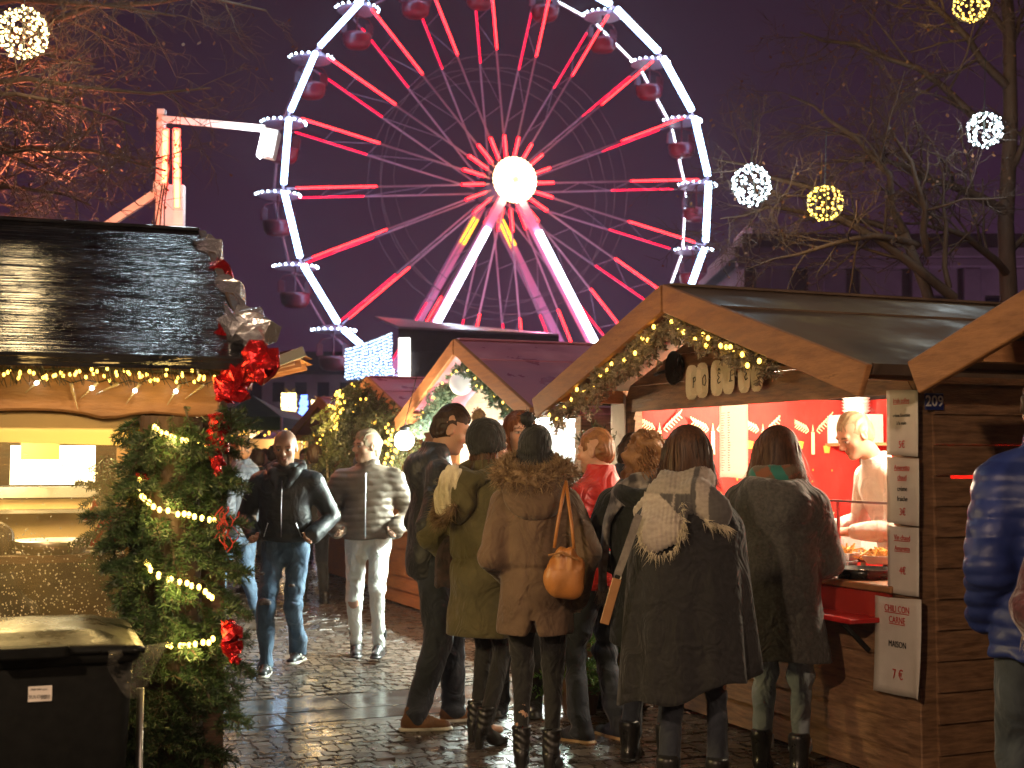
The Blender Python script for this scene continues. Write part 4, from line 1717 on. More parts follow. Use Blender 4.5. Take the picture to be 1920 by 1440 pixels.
for zc in (1.72, 1.0):
    y = .22
    while y < 1.8:
        xb = .05 + .012 * math.sin(y * 11) + .016
        mb.span((xb, y - .014, zc - .14), (xb + .002, y + .014, zc + .02), 1)
        mb.prism([(-.008, 0), (0, .05), (.008, 0)], lambda a, b: (xb, y + a, zc + .025 + b), .002, (1, 0, 0), 1)
        for sg in (-1, 1):
            for q in range(7):
                a = Vector((xb, y + sg * (.035 + .019 * q), zc + .03 + .016 * q * (1 if sg > 0 else .5)))
                for s2 in (-1, 1):
                    mb.beam(a, a + Vector((0, sg * .028, s2 * .03 + .01)), .008, .002, (1, 0, 0), 1)
        mb.ball((xb, y + .2, zc - .03), .026, 10, 0, (.12, 1, 1))
        mb.lathe([(.001, 0), (.022, .0), (.033, .05), (.001, .055)], (xb, y - .11, zc - .1), 10, 0, (0, 0, 1), .12, 1)
        mb.lathe([(.001, 0), (.022, .0), (.033, .05), (.001, .055)], (xb, y + .12, zc - .13), 10, 0, (0, 0, 1), .12, 1)
        y += .42
for i in range(90):
    y, z = rng.uniform(.1, 1.85), rng.uniform(.4, 1.5)
    mb.ball((.05 + .012 * math.sin(y * 11) + .014, y, z), .008, 6, 0, (.2, 1, 1))
mb.build('printed_pattern', [GOLD, PALE], cl)['kind'] = 'stuff'
tube = empty('strip_lamp', (0, 0, 0), 0, 'lit strip lamp under the roof inside stall 209', 'strip lamp')
like(tube, S209)
MB().span((.6, .75, 2.0), (2.5, .83, 2.04)).build('housing', WHITE_P, tube)
MB().tube([(.62, .79, 1.975), (2.48, .79, 1.975)], .016, 8).build('lamp_tube', glow('strip_glow', (1, .8, .5), 14), tube, True)
for lx in (.7, 1.5, 2.35):
    lamp(tube, (lx, .79, 1.9), 52, (1, .83, .58), .06)
lamp(tube, (2.2, 1.3, 1.85), 12, (1, .75, .5), .1)

# counter of stall 209
ct = empty('counter', (0, 0, 0), 0, 'wooden counter with red front board in the opening of stall 209', 'counter')
like(ct, S209)
MB().span((.16, -.07, .905), (W9 - .15, .5, .94)).build('counter_top', WOOD_L, ct, bev=.006)
REDP = mat('red_board', (.34, .018, .012), (.42, .03, .018), 6, rough=.35, rough2=.55)
MB().span((.18, -.055, .775), (W9 - .18, -.031, .9)).build('front_board', REDP, ct, bev=.003)
a = onplane(S209, 1600, 1166, y=-.22)
sh_ = empty('fold_down_shelf', (0, 0, 0), 0, 'bright red fold down shelf sticking out under the counter of stall 209', 'shelf')
like(sh_, S209)
MB().span((a.x - 1.25, -.24, a.z - .012), (a.x, -.034, a.z + .012)).build('shelf_board', mat('red_gloss', (.5, .012, .012), rough=.3), sh_, bev=.004)
mb = MB()
for xx in (a.x - 1.1, a.x - .12):
    mb.beam((xx, -.2, a.z - .014), (xx, -.04, a.z - .16), .02, .02)
mb.build('bracket', BLACK_M, sh_)

# glass guard, pans, food, box
gg = empty('glass_guard', (0, 0, 0), 0, 'clear glass guard standing on the counter of stall 209', 'glass guard')
like(gg, S209)


def clear_mat(name, tint=(1, 1, 1), gl=.05, dirt=0.0, dcol=(.8, .7, .5)):
    m = bpy.data.materials.new(name)
    m.use_nodes = True
    n, L = m.node_tree.nodes, m.node_tree.links
    n.remove(n['Principled BSDF'])
    t_ = n.new('ShaderNodeBsdfTransparent')
    t_.inputs['Color'].default_value = (*tint, 1)
    g = n.new('ShaderNodeBsdfGlossy')
    g.inputs['Roughness'].default_value = .04
    fr = n.new("ShaderNodeValue")
    fr.outputs[0].default_value = gl
    mx = n.new('ShaderNodeMixShader')
    L.new(fr.outputs[0], mx.inputs[0])
    L.new(t_.outputs[0], mx.inputs[1])
    L.new(g.outputs[0], mx.inputs[2])
    out = mx
    if dirt:
        d_ = n.new('ShaderNodeBsdfTranslucent')
        d_.inputs['Color'].default_value = (*dcol, 1)
        d2 = n.new('ShaderNodeBsdfDiffuse')
        d2.inputs['Color'].default_value = (*dcol, 1)
        mx1 = n.new('ShaderNodeMixShader')
        L.new(d_.outputs[0], mx1.inputs[1])
        L.new(d2.outputs[0], mx1.inputs[2])
        tc_ = n.new('ShaderNodeTexCoord')
        nz = n.new('ShaderNodeTexNoise')
        nz.inputs['Scale'].default_value = 5
        nz.inputs['Detail'].default_value = 6
        L.new(tc_.outputs['Object'], nz.inputs['Vector'])
        mr = n.new('ShaderNodeMapRange')
        mr.inputs['From Min'].default_value = .35
        mr.inputs['From Max'].default_value = .7
        mr.inputs['To Min'].default_value = dirt * .35
        mr.inputs['To Max'].default_value = dirt
        L.new(nz.outputs['Fac'], mr.inputs['Value'])
        mx2 = n.new('ShaderNodeMixShader')
        L.new(mr.outputs[0], mx2.inputs[0])
        L.new(mx.outputs[0], mx2.inputs[1])
        L.new(mx1.outputs[0], mx2.inputs[2])
        out = mx2
    L.new(out.outputs[0], n['Material Output'].inputs['Surface'])
    return m


PANE = clear_mat('guard_pane')
a, b = onplane(S209, 1530, 946, y=.0), onplane(S209, 1660, 946, y=.0)
gx0, gx1 = 1.6, W9 - .2
MB().span((gx0, .018, .945), (gx1, .022, 1.33)).build('pane', PANE, gg)
a = onplane(S209, 1572, 1000, y=.02)
mb = MB()
mb.span((gx0, .012, 1.325), (gx1, .028, 1.337))
mb.span((a.x - .004, .012, .942), (a.x + .004, .028, 1.325))
mb.build('edge_rail', STEEL, gg)
MB().span((a.x - .004, .028, .945), (a.x + .004, .4, 1.3)).build('pane', PANE, gg)


def on_counter(px, py, z=.945):
    """where a sight line meets the counter top"""
    d = ray(px, py)
    k = (z - CZ) / d.z
    return local(S209, Vector((d.x * k, d.y * k, z)))


for i, (px, py, r_) in enumerate(((1552, 1066, .16), (1622, 1082, .15), (1605, 1050, .15))):
    p = on_counter(px, py)
    q = (Matrix.Translation(S209.location) @ Matrix.Rotation(S209.rotation_euler.z, 4, 'Z')) @ p
    lb = ('large black pan at the left of the glass upright', 'black pan nearest the stall corner behind the glass', 'black pan at the back of the counter by the white box')[i]
    o = MB().lathe([(.001, .008), (r_ * .9, .008), (r_, .05), (r_ + .006, .05), (r_ * .92, 0), (.001, 0)], (0, 0, 0), 28).build('black_pan', PAN, None, True)
    o.location = (q.x, q.y, .942)
    tag(o, lb, 'pan', 'pans of food on the counter')
    mb = MB()
    for k in range(60):
        a_, rr = rng.uniform(0, 6.28), r_ * .8 * math.sqrt(rng.random())
        mb.ball((rr * math.cos(a_), rr * math.sin(a_), .018 + rng.uniform(0, .008)), rng.uniform(.012, .02), 6, 0, (1, 1, .6))
    mb.build('food', mat('stew', (.1, .045, .015), (.22, .12, .04), 20, rough=.3), o, True)['kind'] = 'stuff'
FRIES = mat('fries', (.75, .42, .08), (.85, .55, .16), 15, rough=.5)
for i, (px, py, lb) in enumerate(((1583, 1052, 'white paper tray heaped with yellow chips beside the glass upright'), (1648, 1058, 'white paper tray of yellow chips against the corner post'),
                                  (1562, 1000, 'white paper tray of yellow chips on the back of the counter'))):
    q = (Matrix.Translation(S209.location) @ Matrix.Rotation(S209.rotation_euler.z, 4, 'Z')) @ on_counter(px, py, .99)
    o = MB().lathe([(.001, 0), (.05, 0), (.085, .045), (.083, .046), (.048, .003), (.001, .003)], (0, 0, 0), 20, sx_=1.2).build('chip_tray', WHITE_P, None)
    o.location = (q.x, q.y, .992 if i < 2 else .945)
    tag(o, lb, 'chip tray', 'trays of chips on the counter')
    mb = MB()
    for k in range(40):
        c = Vector((rng.gauss(0, .04), rng.gauss(0, .03), .03 + rng.uniform(0, .045)))
        d = Vector((rng.gauss(0, 1), rng.gauss(0, 1), rng.gauss(0, .4))).normalized() * .03
        mb.beam(c - d, c + d, .009, .009)
    mb.build('chips', FRIES, o)['kind'] = 'stuff'
for i, (px, py, lb) in enumerate(((1578, 1072, 'clear plastic cup in front of the pans'), (1588, 1038, 'clear plastic cup beside the white box'))):
    q = (Matrix.Translation(S209.location) @ Matrix.Rotation(S209.rotation_euler.z, 4, 'Z')) @ on_counter(px, py)
    o = MB().lathe([(.001, .002), (.03, .002), (.042, .1), (.0435, .1), (.031, 0), (.001, 0)], (0, 0, 0), 18).build('plastic_cup', clear_mat('cup_plastic', (.93, .93, .93), dirt=.25, dcol=(.8, .8, .8)), None, True)
    o.location = (q.x, q.y, .942)
    tag(o, lb, 'cup', 'plastic cups on the counter')
q = (Matrix.Translation(S209.location) @ Matrix.Rotation(S209.rotation_euler.z, 4, 'Z')) @ on_counter(1596, 1040)
o = empty('white_box', (q.x, q.y, .942), ROT, 'white plastic food box with rounded lid on the counter', 'box')
MB().box((0, .1, .09), (.24, .2, .18)).build('box_body', WHITE_P, o, bev=.02)
MB().box((0, .1, .192), (.26, .22, .02)).build('lid', WHITE_P, o, bev=.008)
# shelf with stacked trays at the back
p0, p1 = onplane(S209, 1562, 833, y=1.7), onplane(S209, 1640, 833, y=1.7)
o = empty('wall_shelf', (0, 0, 0), 0, 'small shelf on the red cloth at the back of stall 209', 'shelf')
like(o, S209)
MB().span((p0.x, 1.6, p0.z - .015), (p1.x + .3, 1.86, p0.z + .005)).build('shelf_board', WOOD_L, o)
o = MB()
for k in range(18):
    x = p0.x + .02 + k * .021
    o.span((x, 1.62, p0.z + .006), (x + .017, 1.84, p0.z + .2 + .004 * (k % 3)))
tag(like(o.build('stacked_trays', WHITE_P, None, bev=.003), S209), 'row of pleated white paper trays stacked on the back shelf', 'trays')
o = MB()
for k in range(5):
    o.lathe([(.001, 0), (.07, .0), (.1, .03), (.098, .032), (.06, .004), (.001, .004)], (p0.x + .22, 1.74, p0.z + .21 + k * .022), 20)
tag(like(o.build('stacked_bowls', WHITE_P, None, True), S209), 'white bowls stacked upside on the paper trays', 'bowls')


# ---- garlands along the gables
def garland(label, root, W, apex, sl, y, x_end0, x_end1, drop, m, nb, rad=.055, seed=1, per=170, nl=.03, bulb_r=.011, bm=None, tw=.085, nw=.0075):
    rr = random.Random(seed)
    g = empty('fir_garland', (0, 0, 0), 0, label, 'garland', 'garlands under the gable boards')
    like(g, root)
    bulbm = bulb_mesh(bulb_r, bm or GOLD_B)
    for sg, xe in ((-1, x_end0), (1, x_end1)):
        a = Vector((W / 2 + sg * .03, y, apex - drop))
        b = Vector((W / 2 + sg * xe, y, apex - drop - sl * xe))
        L_ = (b - a).length
        tws = []
        for i in range(int(per * L_)):
            f = rr.random()
            c = a.lerp(b, f) + Vector((rr.gauss(0, rad * .35), rr.gauss(0, rad * .4), rr.gauss(-.01, rad * .45)))
            d = Vector((sg * rr.uniform(-.4, 1), rr.gauss(0, .6), rr.uniform(-1.1, .3))).normalized()
            l2 = tw * rr.uniform(.5, 1.1)
            tws.append(([c, c + d * l2 * .5, c + d * l2 + Vector((0, 0, -.01))], .003))
        needles_mesh(tws, 'fir_sprays', m, g, nl, 520, nw, seed + sg)
        stems(tws, g, 'sprig_stems', 1.2, m)
        for i in range(nb):
            f = (i + rr.uniform(.1, .9)) / nb
            c = a.lerp(b, f) + Vector((rr.gauss(0, .02), -rad * .75 - rr.random() * .02, rr.gauss(-.015, rad * .45)))
            link_mesh('bulb', bulbm, g, None, c)
    return g


sl9 = (2.495 - 1.935) / (W9 / 2 + .28)
garland('frosted fir garland with warm bulbs under the gable boards of stall 209', S209, W9, 2.495, sl9, -.47, 1.62, .93, .165, FROST, 15, seed=3)
lamp(S209, (W9 / 2, -.95, 2.12), 2.0, (1, .62, .22), .25)
sl2 = (2.47 - 1.88) / (W2_ / 2 + .2)
garland('mint green frosted fir garland under the gable boards of the stall with the globe', S2, W2_, 2.47, sl2, -.42, 1.25, 1.2, .17, FROSTG, 8, seed=5, bulb_r=.008)

# ---- stall with the globe: white interior
it = empty('white_lining', (0, 0, 0), 0, 'white sheets lining the inside of the stall with the globe', 'lining')
like(it, S2)
WL_ = mat('white_sheet', (.78, .8, .78), rough=.7)
cloth_sheet(.06, W2_ - .06, .2, 1.9, lambda x, z: 1.9 + .015 * math.sin(x * 12)).build('lining_panel', WL_, it, True)
cloth_sheet(.1, 1.88, .2, 1.9, lambda y, z: W2_ - .05 + .01 * math.sin(y * 11), horizontal=False).build('lining_panel', WL_, it, True)
cloth_sheet(.1, 1.88, .2, 1.9, lambda y, z: .05 + .01 * math.sin(y * 11), horizontal=False).build('lining_panel', WL_, it, True)
tube = empty('strip_lamp', (0, 0, 0), 0, 'glaring white strip lamp inside the stall with the globe', 'strip lamp')
like(tube, S2)
MB().span((.4, .45, 1.9), (2.2, .53, 1.94)).build('housing', WHITE_P, tube)
MB().tube([(.42, .49, 1.875), (2.18, .49, 1.875)], .02, 8).build('lamp_tube', glow('cold_strip', (.86, 1, .92), 40), tube, True)
lamp(tube, (1.3, .49, 1.84), 330, (.84, 1, .9), 1.8, 'AREA', sizey=.2, rot=(R(-22), 0, 0))
lamp(tube, (1.3, .9, 1.7), 60, (.84, 1, .9), .15)
o = empty('counter', (0, 0, 0), 0, 'white topped counter in the opening of the stall with the globe', 'counter')
like(o, S2)
MB().span((.1, -.06, .87), (W2_ - .1, .45, .9)).build('counter_top', WHITE_P, o, bev=.005)
p = onplane(S2, 852, 718, y=-.5)
o = empty('globe_lamp', (0, 0, 0), 0, 'white paper globe hanging in the gable among mint green fir', 'globe lamp')
like(o, S2)
MB().ball((p.x, -.44, p.z), .098, 28).build('globe', mat('paper_globe', (.85, .85, .83), (.7, .72, .72), 6, rough=.5, emit=(1, .98, .95), estr=.25), o, True)
MB().tube([(p.x, -.44, p.z + .09), (p.x, -.43, p.z + .22)], .003, 4).build('cord', WIRE, o)

# ---- boughs over the gable of stall 3
g = empty('fir_bough_heap', (0, 0, 0), 0, 'heap of olive fir boughs hanging over the gable with a bright cluster of bulbs', 'fir boughs')
like(g, S3)
rr = random.Random(9)
tws = []
sl3 = (2.36 - 1.84) / (W3 / 2 + .2)
for i in range(150):
    x = rr.uniform(-.28, W3 + .25)
    zt = 2.36 - sl3 * abs(x - W3 / 2)
    z = zt - rr.random() ** 1.3 * (.75 if x < W3 / 2 + .4 else .5) + .06
    d = Vector((rr.gauss(0, .5), rr.uniform(-.9, -.1), rr.uniform(-1.2, -.1)))
    tws += bough((x, -.5 - rr.random() * .12, z), d, rr.uniform(.22, .4), rr, 4, .35)
needles_mesh(tws, 'fir_sprays', FIR_Y, g, .035, 190, .007, 4)
stems(tws, g, 'twigs', 1.5)
bm_ = bulb_mesh(.014, GOLD_B)
bd_ = bulb_mesh(.011, GOLD_D)
c = onplane(S3, 632, 775, y=-.72)
for i in range(44):
    link_mesh('bulb', bm_, g, None, (c.x + rr.gauss(0, .09), -.72 + rr.gauss(0, .03), c.z + rr.gauss(.05, .13)))
for i in range(34):
    x = rr.uniform(-.1, W3 + .1)
    zt = 2.36 - sl3 * abs(x - W3 / 2)
    link_mesh('bulb', bd_, g, None, (x, -.7, zt - rr.random() * .45))
lamp(g, (c.x, -.95, c.z - .05), 22, (1, .66, .25), .15)
# rope hanging from the boughs
a, b = onplane(S3, 613, 840, y=-.7), onplane(S3, 616, 985, y=-.7)
tag(like(MB().tube([a, a.lerp(b, .5) + Vector((.01, 0, 0)), b], .012, 6).build('hanging_rope', mat('rope', (.5, .42, .3), rough=.8)), S3), 'pale twisted rope hanging from the fir boughs', 'rope')
# glass ball lamp between the two stalls
p = at(758, 826, 11.3)
o = empty('ball_lamp', p, 0, 'glaring glass ball lamp hanging beside the fir boughs', 'ball lamp')
MB().ball((0, 0, 0), .085, 20).build('lamp_glass', glow('ball_glow', (1, .82, .62), 9), o, True)
MB().lathe([(.03, .08), (.045, .085), (.045, .11), (.01, .125)], (0, 0, 0), 14).build('cap', BLACK_M, o)
MB().tube([(0, 0, .12), (.1, .05, .55)], .004, 4).build('cord', WIRE, o)
lamp(o, (-.12, -.1, -.2), 95, (1, .72, .42), .09)
o = light_string('warm bulbs trailing down the corner below the fir boughs', [at(728, 800, 11.9), at(738, 850, 11.9), at(730, 880, 11.9)], 16, .013, GOLD_B, jit=.05)
# warm lantern hidden under the roof edge that lights the closed front of stall 3
# orange lit flap of the stall on the left
EDGE = mat('flap_edge', (.12, .13, .1), rough=.5)
fl = empty('roof_flap', (0, 0, 0), 0, 'wooden roof flap lit orange from below beyond the foil bow', 'roof flap')
Yf = 13.0
pa, pb, pc = at(572, 655, Yf), at(430, 668, Yf), at(500, 700, Yf)
mb = MB()
xl, xr = at(400, 690, Yf).x, pa.x
zl = at(400, 692, Yf).z
mb.add([(xl, Yf, zl - .05), (xr - .12, Yf, pa.z - .06), (xr - .12, Yf + 1.3, pa.z - .06), (xl, Yf + 1.3, zl - .05)], [(0, 1, 2, 3)])
mb.add([(xl, Yf, zl + .02), (xr - .12, Yf, pa.z + .0), (xr - .12, Yf + 1.3, pa.z + .0), (xl, Yf + 1.3, zl + .02)], [(3, 2, 1, 0)])
mb.build('flap_panel', WOOD_L, fl)
MB().beam((xl, Yf - .03, zl - .16), (xr, Yf - .03, pa.z - .02), .05, .1).build('front_edge', EDGE, fl, bev=.006)
mb = MB()
for k in range(3):
    y = Yf + .2 + k * .4
    mb.beam((xl, y, zl - .09), (xr - .14, y, pa.z - .1), .06, .07)
mb.build('flap_batten', WOOD_L, fl)
lamp(fl, (xr - .9, Yf + .45, zl - .35), 9, (1, .6, .25), .12)
# ------------------------------------------------------------------ the stall on the left
# timber beam under the eave
bx0 = -.075


def lp(px, py, x=bx0):
    return onplane(SL, px, py, x=x)


mb = MB()
n = 40
y0, y1 = lp(412, 740).y, 2.45
top_, bot = [], []
for i in range(n + 1):
    y = y0 + (y1 - y0) * i / n
    top_.append((y, 1.885 - .02))
    k = (y - y0) / 1.2
    bot.append((y, 1.712 - .012 * math.sin(y * 7) - .016 * math.exp(-((y - .42) / .07) ** 2) + .018 * math.exp(-((y - .25) / .1) ** 2)))
poly = top_ + bot[::-1]
mb.prism(poly, lambda a, b: (bx0, a, b), .06, (1, 0, 0))
o = mb.build('wall_plate_beam', WOOD_B, SL, bev=.008)
# cream blind, post strip, window
CREAMF = bpy.data.materials.new('cream_vinyl')
CREAMF.use_nodes = True
n_, l_ = CREAMF.node_tree.nodes, CREAMF.node_tree.links
n_.remove(n_['Principled BSDF'])
a_, b_, c_ = n_.new('ShaderNodeBsdfDiffuse'), n_.new('ShaderNodeBsdfTranslucent'), n_.new('ShaderNodeMixShader')
a_.inputs[0].default_value = (.62, .48, .24, 1)
b_.inputs[0].default_value = (.7, .52, .22, 1)
l_.new(a_.outputs[0], c_.inputs[1])
l_.new(b_.outputs[0], c_.inputs[2])
c_.inputs[0].default_value = .5
l_.new(c_.outputs[0], n_['Material Output'].inputs['Surface'])
bl = empty('window_blind', (0, 0, 0), 0, 'cream vinyl blind strip above and beside the steamed window', 'blind')
like(bl, SL)
p = lp(262, 830, -.04)
mb = MB()
vs, fs = [], []
for i in range(31):
    y = .1 + 2.2 * i / 30
    for j in range(5):
        z = 1.72 - .115 * j / 4 - .006 * math.sin(y * 5)
        vs.append((-.036 - .006 * math.sin(y * 14) * j / 4, y, z))
for i in range(30):
    for j in range(4):
        a = i * 5 + j
        fs.append((a, a + 1, a + 6, a + 5))
mb.add(vs, fs)
mb.build('blind_strip', CREAMF, bl, True)
ya, yb = lp(235, 1000, -.03).y, lp(268, 1000, -.03).y
MB().span((-.034, yb, .95), (-.03, ya, 1.66)).build('side_strip', CREAMF, bl)
wn = empty('steamed_window', (0, 0, 0), 0, 'steamed up window pane with beads of water in the left stall', 'window')
like(wn, SL)
MB().span((-.022, ya - .01, .94), (-.018, 2.2, 1.65)).build('pane', clear_mat('steamed_pane', (1, .97, .9), dirt=.07, dcol=(.75, .6, .32)), wn)
rr = random.Random(4)
mb = MB()
for i in range(1500):
    y = ya + 1.0 * rr.random()
    z = .95 + .33 * rr.random() ** 1.4 if rr.random() < .8 else .95 + .62 * rr.random()
    r_ = rr.uniform(.0012, .0034)
    mb.ball((-.0225, y, z), r_, 5, 0, (.6, 1, 1.1))
o = mb.build('water_beads', mat('water', (.95, .9, .75), rough=.06, trans=.55, spec=.8), wn, True)
o['kind'] = 'stuff'
MB().span((-.07, .1, .915), (.12, 2.25, .94)).build('sill', WOOD_L, wn, bev=.004)
# inside: bright hood, shelves, a far cream wall
it = empty('lit_hood', (0, 0, 0), 0, 'glaring lit serving hood seen through the steamed window', 'serving hood')
like(it, SL)
a, b = onplane(SL, 20, 835, x=1.5), onplane(SL, 178, 908, x=1.5)
MB().span((1.5, b.y, b.z), (1.52, a.y, a.z)).build('lit_panel', glow('hood_glow', (1, .85, .5), 5), it)
MB().span((1.45, b.y - .03, b.z - .06), (1.9, a.y + .3, b.z - .01)).build('shelf', STEEL, it)
c = onplane(SL, 60, 870, x=1.45)
MB().span((1.42, c.y - .12, c.z + .02), (1.49, c.y + .05, a.z + .04)).build('hood_box', mat('hood', (.4, .26, .1), rough=.5), it)
MB().span((1.53, b.y - .03, b.z - .3), (1.56, a.y + .3, b.z - .07)).build('back_panel', mat('tan_panel', (.7, .52, .27), rough=.6), it)
MB().span((.98, .1, .2), (1.4, 2.2, 1.16)).build('cabinet', mat('dark_cabinet', (.02, .014, .01), (.05, .03, .018), 5, rough=.4), it)
MB().span((1.53, .15, 1.2), (1.55, b.y - .1, 1.7)).build('side_panel', mat('brown_panel', (.2, .11, .05), (.3, .17, .08), 4, rough=.6), it)
for k_ in range(1):
    MB().span((1.38, b.y - .03, b.z - .13 - .1 * k_), (1.53, a.y + .3, b.z - .115 - .1 * k_)).build('rack', STEEL, it)
lamp(it, (1.0, .9, 1.7), 62, (1, .72, .3), .25)
lamp(it, (.4, .35, 1.72), 12, (1, .72, .3), .1)
o = empty('steel_bowl', (0, 0, 0), 0, 'steel warming dish behind the steamed window', 'dish')
like(o, SL)
c = onplane(SL, 100, 1023, x=.6)
MB().lathe([(.001, 0), (.12, 0), (.16, .05), (.15, .055), (.001, .02)], (.6, c.y, c.z - .03), 20).build('dish', STEEL, o, True)
MB().span((.45, c.y - .3, c.z - .06), (.75, c.y + .3, c.z - .03)).build('dish_stand', WOOD_D, o)

o = empty('fir_sprig', (0, 0, 0), 0, 'green fir sprig with red bow inside the steamed window', 'fir sprig')
like(o, SL)
c1, c2 = onplane(SL, 205, 850, x=.35), onplane(SL, 195, 1040, x=.35)
tws = []
for i in range(26):
    p = c1.lerp(c2, rr.random() * .8)
    tws += bough(p, Vector((rr.uniform(-.3, .3), rr.gauss(0, .6), rr.uniform(-1, .1))), rr.uniform(.08, .16), rr, 5, .2)
needles_mesh(tws, 'fir_sprays', FIR, o, .022, 420, .003, 6)
stems(tws, o, 'twigs')
REDS = mat('red_bow', (.45, .015, .015), rough=.3)
mb = MB()
c = c1.lerp(c2, .62)
for sg in (-1, 1):
    mb.tube([c, c + Vector((0, sg * .05, .05)), c + Vector((0, sg * .07, .0)), c], [.012, .03, .03, .01], 8)
    mb.beam(c, c + Vector((0, sg * .05, -.12)), .03, .006, (1, 0, 0))
mb.build('bow', REDS, o, True)

# string of bulbs along the eave
pts = [onplane(SL, px, py, x=-.2) for px, py in ((-40, 692), (60, 693), (170, 690), (280, 696), (395, 694), (412, 704))]
o = light_string('string of warm bulbs in dark sprigs along the eave of the left stall', pts, 60, .0055, GOLD_B, drop=.035, jit=.012, group='fairy lights of the left stall')
like(o, SL)
tw = []
for i in range(90):
    f = rr.random()
    k = f * 4
    p = pts[int(k)].lerp(pts[int(k) + 1], k - int(k))
    tw.append(([p + Vector((0, 0, .012)), p + Vector((rr.uniform(-.02, .02), -rr.uniform(.0, .02), -.02)), p + Vector((-.02, -rr.uniform(.01, .035), -.045 - .02 * rr.random()))], .002))
stems(tw, o, 'sprig', 1.0, BLACK_M)
lamp(o, onplane(SL, 60, 715, x=-.32), .9, (1, .6, .18), .05)
lamp(o, onplane(SL, 200, 715, x=-.32), .9, (1, .6, .18), .05)
lamp(o, onplane(SL, 340, 715, x=-.32), .9, (1, .6, .18), .05)

# clear icicle lights pinned to the beam
ic = empty('icicle_lights', (0, 0, 0), 0, 'chain of clear icicle lights pinned across the wooden beam', 'icicle lights')
like(ic, SL)
ICE = mat('icicle', (.85, .78, .55), rough=.12, trans=.6)
mb = MB()
last = None
for x0, y0_, x1, y1_, lit in ((80, 708, 47, 737, 1), (133, 718, 146, 768, 0), (184, 717, 150, 748, 1), (223, 719, 180, 739, 0), (262, 719, 236, 758, 1), (296, 712, 272, 713, 0),
                              (338, 720, 313, 760, 1), (383, 721, 348, 748, 0), (414, 720, 412, 760, 1)):
    a, b = onplane(SL, x0, y0_, x=-.1), onplane(SL, x1, y1_, x=-.1)
    i1 = MB().tube([a, a.lerp(b, .1), b], [.0065, .007, .0012], 7).build('icicle', ICE, ic, True)
    if lit:
        c = a.lerp(b, .35)
        MB().ball((c.x - .006, c.y, c.z), .008, 8).build('bulb', glow('icicle_bulb', (.95, .93, .9), 12), i1, True)
    if last is not None:
        m_ = last.lerp(a, .5) + Vector((0, 0, .012))
        mb.tube([last, m_, a], .002, 4)
    last = a
mb.build('wire', WIRE, ic)

# ------------------------------------------------------------------ trunk post with boughs
PX, PY = -1.27, 4.98
tp = empty('fir_trunk_post', (PX, PY, 0), 0, 'rough trunk post at the stall corner covered in green fir boughs', 'trunk post')
mb = MB()
mb.tube([(0, 0, 0), (.01, 0, .4), (0, .01, .9), (-.01, 0, 1.4), (0, 0, 1.705)], [.135, .125, .12, .118, .115], 14)
t_ = mb.build('trunk', BARK, tp, True)
rr = random.Random(21)
tws = []
for i in range(150):
    z = .06 + 1.68 * (i + rr.random()) / 150
    a = rr.uniform(math.pi * .95, 2.05 * math.pi)
    o_ = Vector((math.cos(a), math.sin(a), 0))
    p = o_ * .11 + Vector((0, 0, z))
    side = o_.x
    d = o_ * .8 + Vector((side * (.02 if side < 0 else .5), -.1, rr.uniform(-.95, .15)))
    ln = rr.uniform(.12, .23)
    if rr.random() < .35:
        d = Vector((o_.x * .5, -.35, -1))
    tws += bough(p, d, ln, rr, 7, .18)
# longer boughs that stick out
for px, py, ex, ey, ln in ((410, 850, 440, 745, .35), (400, 830, 462, 815, .34), (290, 1010, 215, 1000, .3), (300, 1010, 235, 1060, .26), (410, 1060, 465, 1070, .3), (420, 900, 455, 900, .25),
                           (420, 1220, 470, 1260, .25), (415, 1330, 465, 1360, .25), (280, 880, 240, 850, .2), (420, 1130, 462, 1150, .25), (400, 960, 455, 985, .28)):
    a, b = at(px, py, PY - .1), at(ex, ey, PY - .22)
    tws += bough(a - Vector((PX, PY, 0)), b - a, (b - a).length * .95, rr, 6, .12)
needles_mesh(tws, 'fir_sprays', FIR, tp, .025, 560, .0032, 8)
stems(tws, tp, 'twigs', 1.2)
HOT = glow('rope_bulb', (1, .62, .1), 7)
loops = [[(284, 795), (300, 812), (330, 826), (362, 832), (400, 836)], [(258, 895), (268, 935), (300, 955), (340, 965), (375, 972), (412, 978)],
         [(268, 1045), (290, 1075), (330, 1092), (365, 1100), (392, 1115), (398, 1130)], [(310, 1208), (350, 1212), (385, 1205), (402, 1195)]]
lbl = ('top loop', 'second loop from the top', 'third loop from the top', 'lowest loop')
for k, L_ in enumerate(loops):
    pts = [at(px, py, PY - .17 - .02 * math.sin(i)) for i, (px, py) in enumerate(L_)]
    nb = (12, 15, 14, 9)[k]
    o = light_string('warm bulb string round the fir trunk, ' + lbl[k], pts, nb, .0085, HOT, jit=.006, group='fairy lights on the fir trunk', seed=k, wire_r=.004)
    c = sum(pts, Vector()) / len(pts)
    lamp(o, c + Vector((0, -.06, -.02)), 1.5, (1, .68, .2), .04)

# ------------------------------------------------------------------ foil bows and garland on the gable edge
SILV = mat('silver_foil', (.86, .86, .89), rough=.26, metal=.85, bump=.6, bscale=25, bdist=.02)
REDF = mat('red_foil', (.6, .02, .025), rough=.25, metal=.75, bump=.6, bscale=25, bdist=.02)


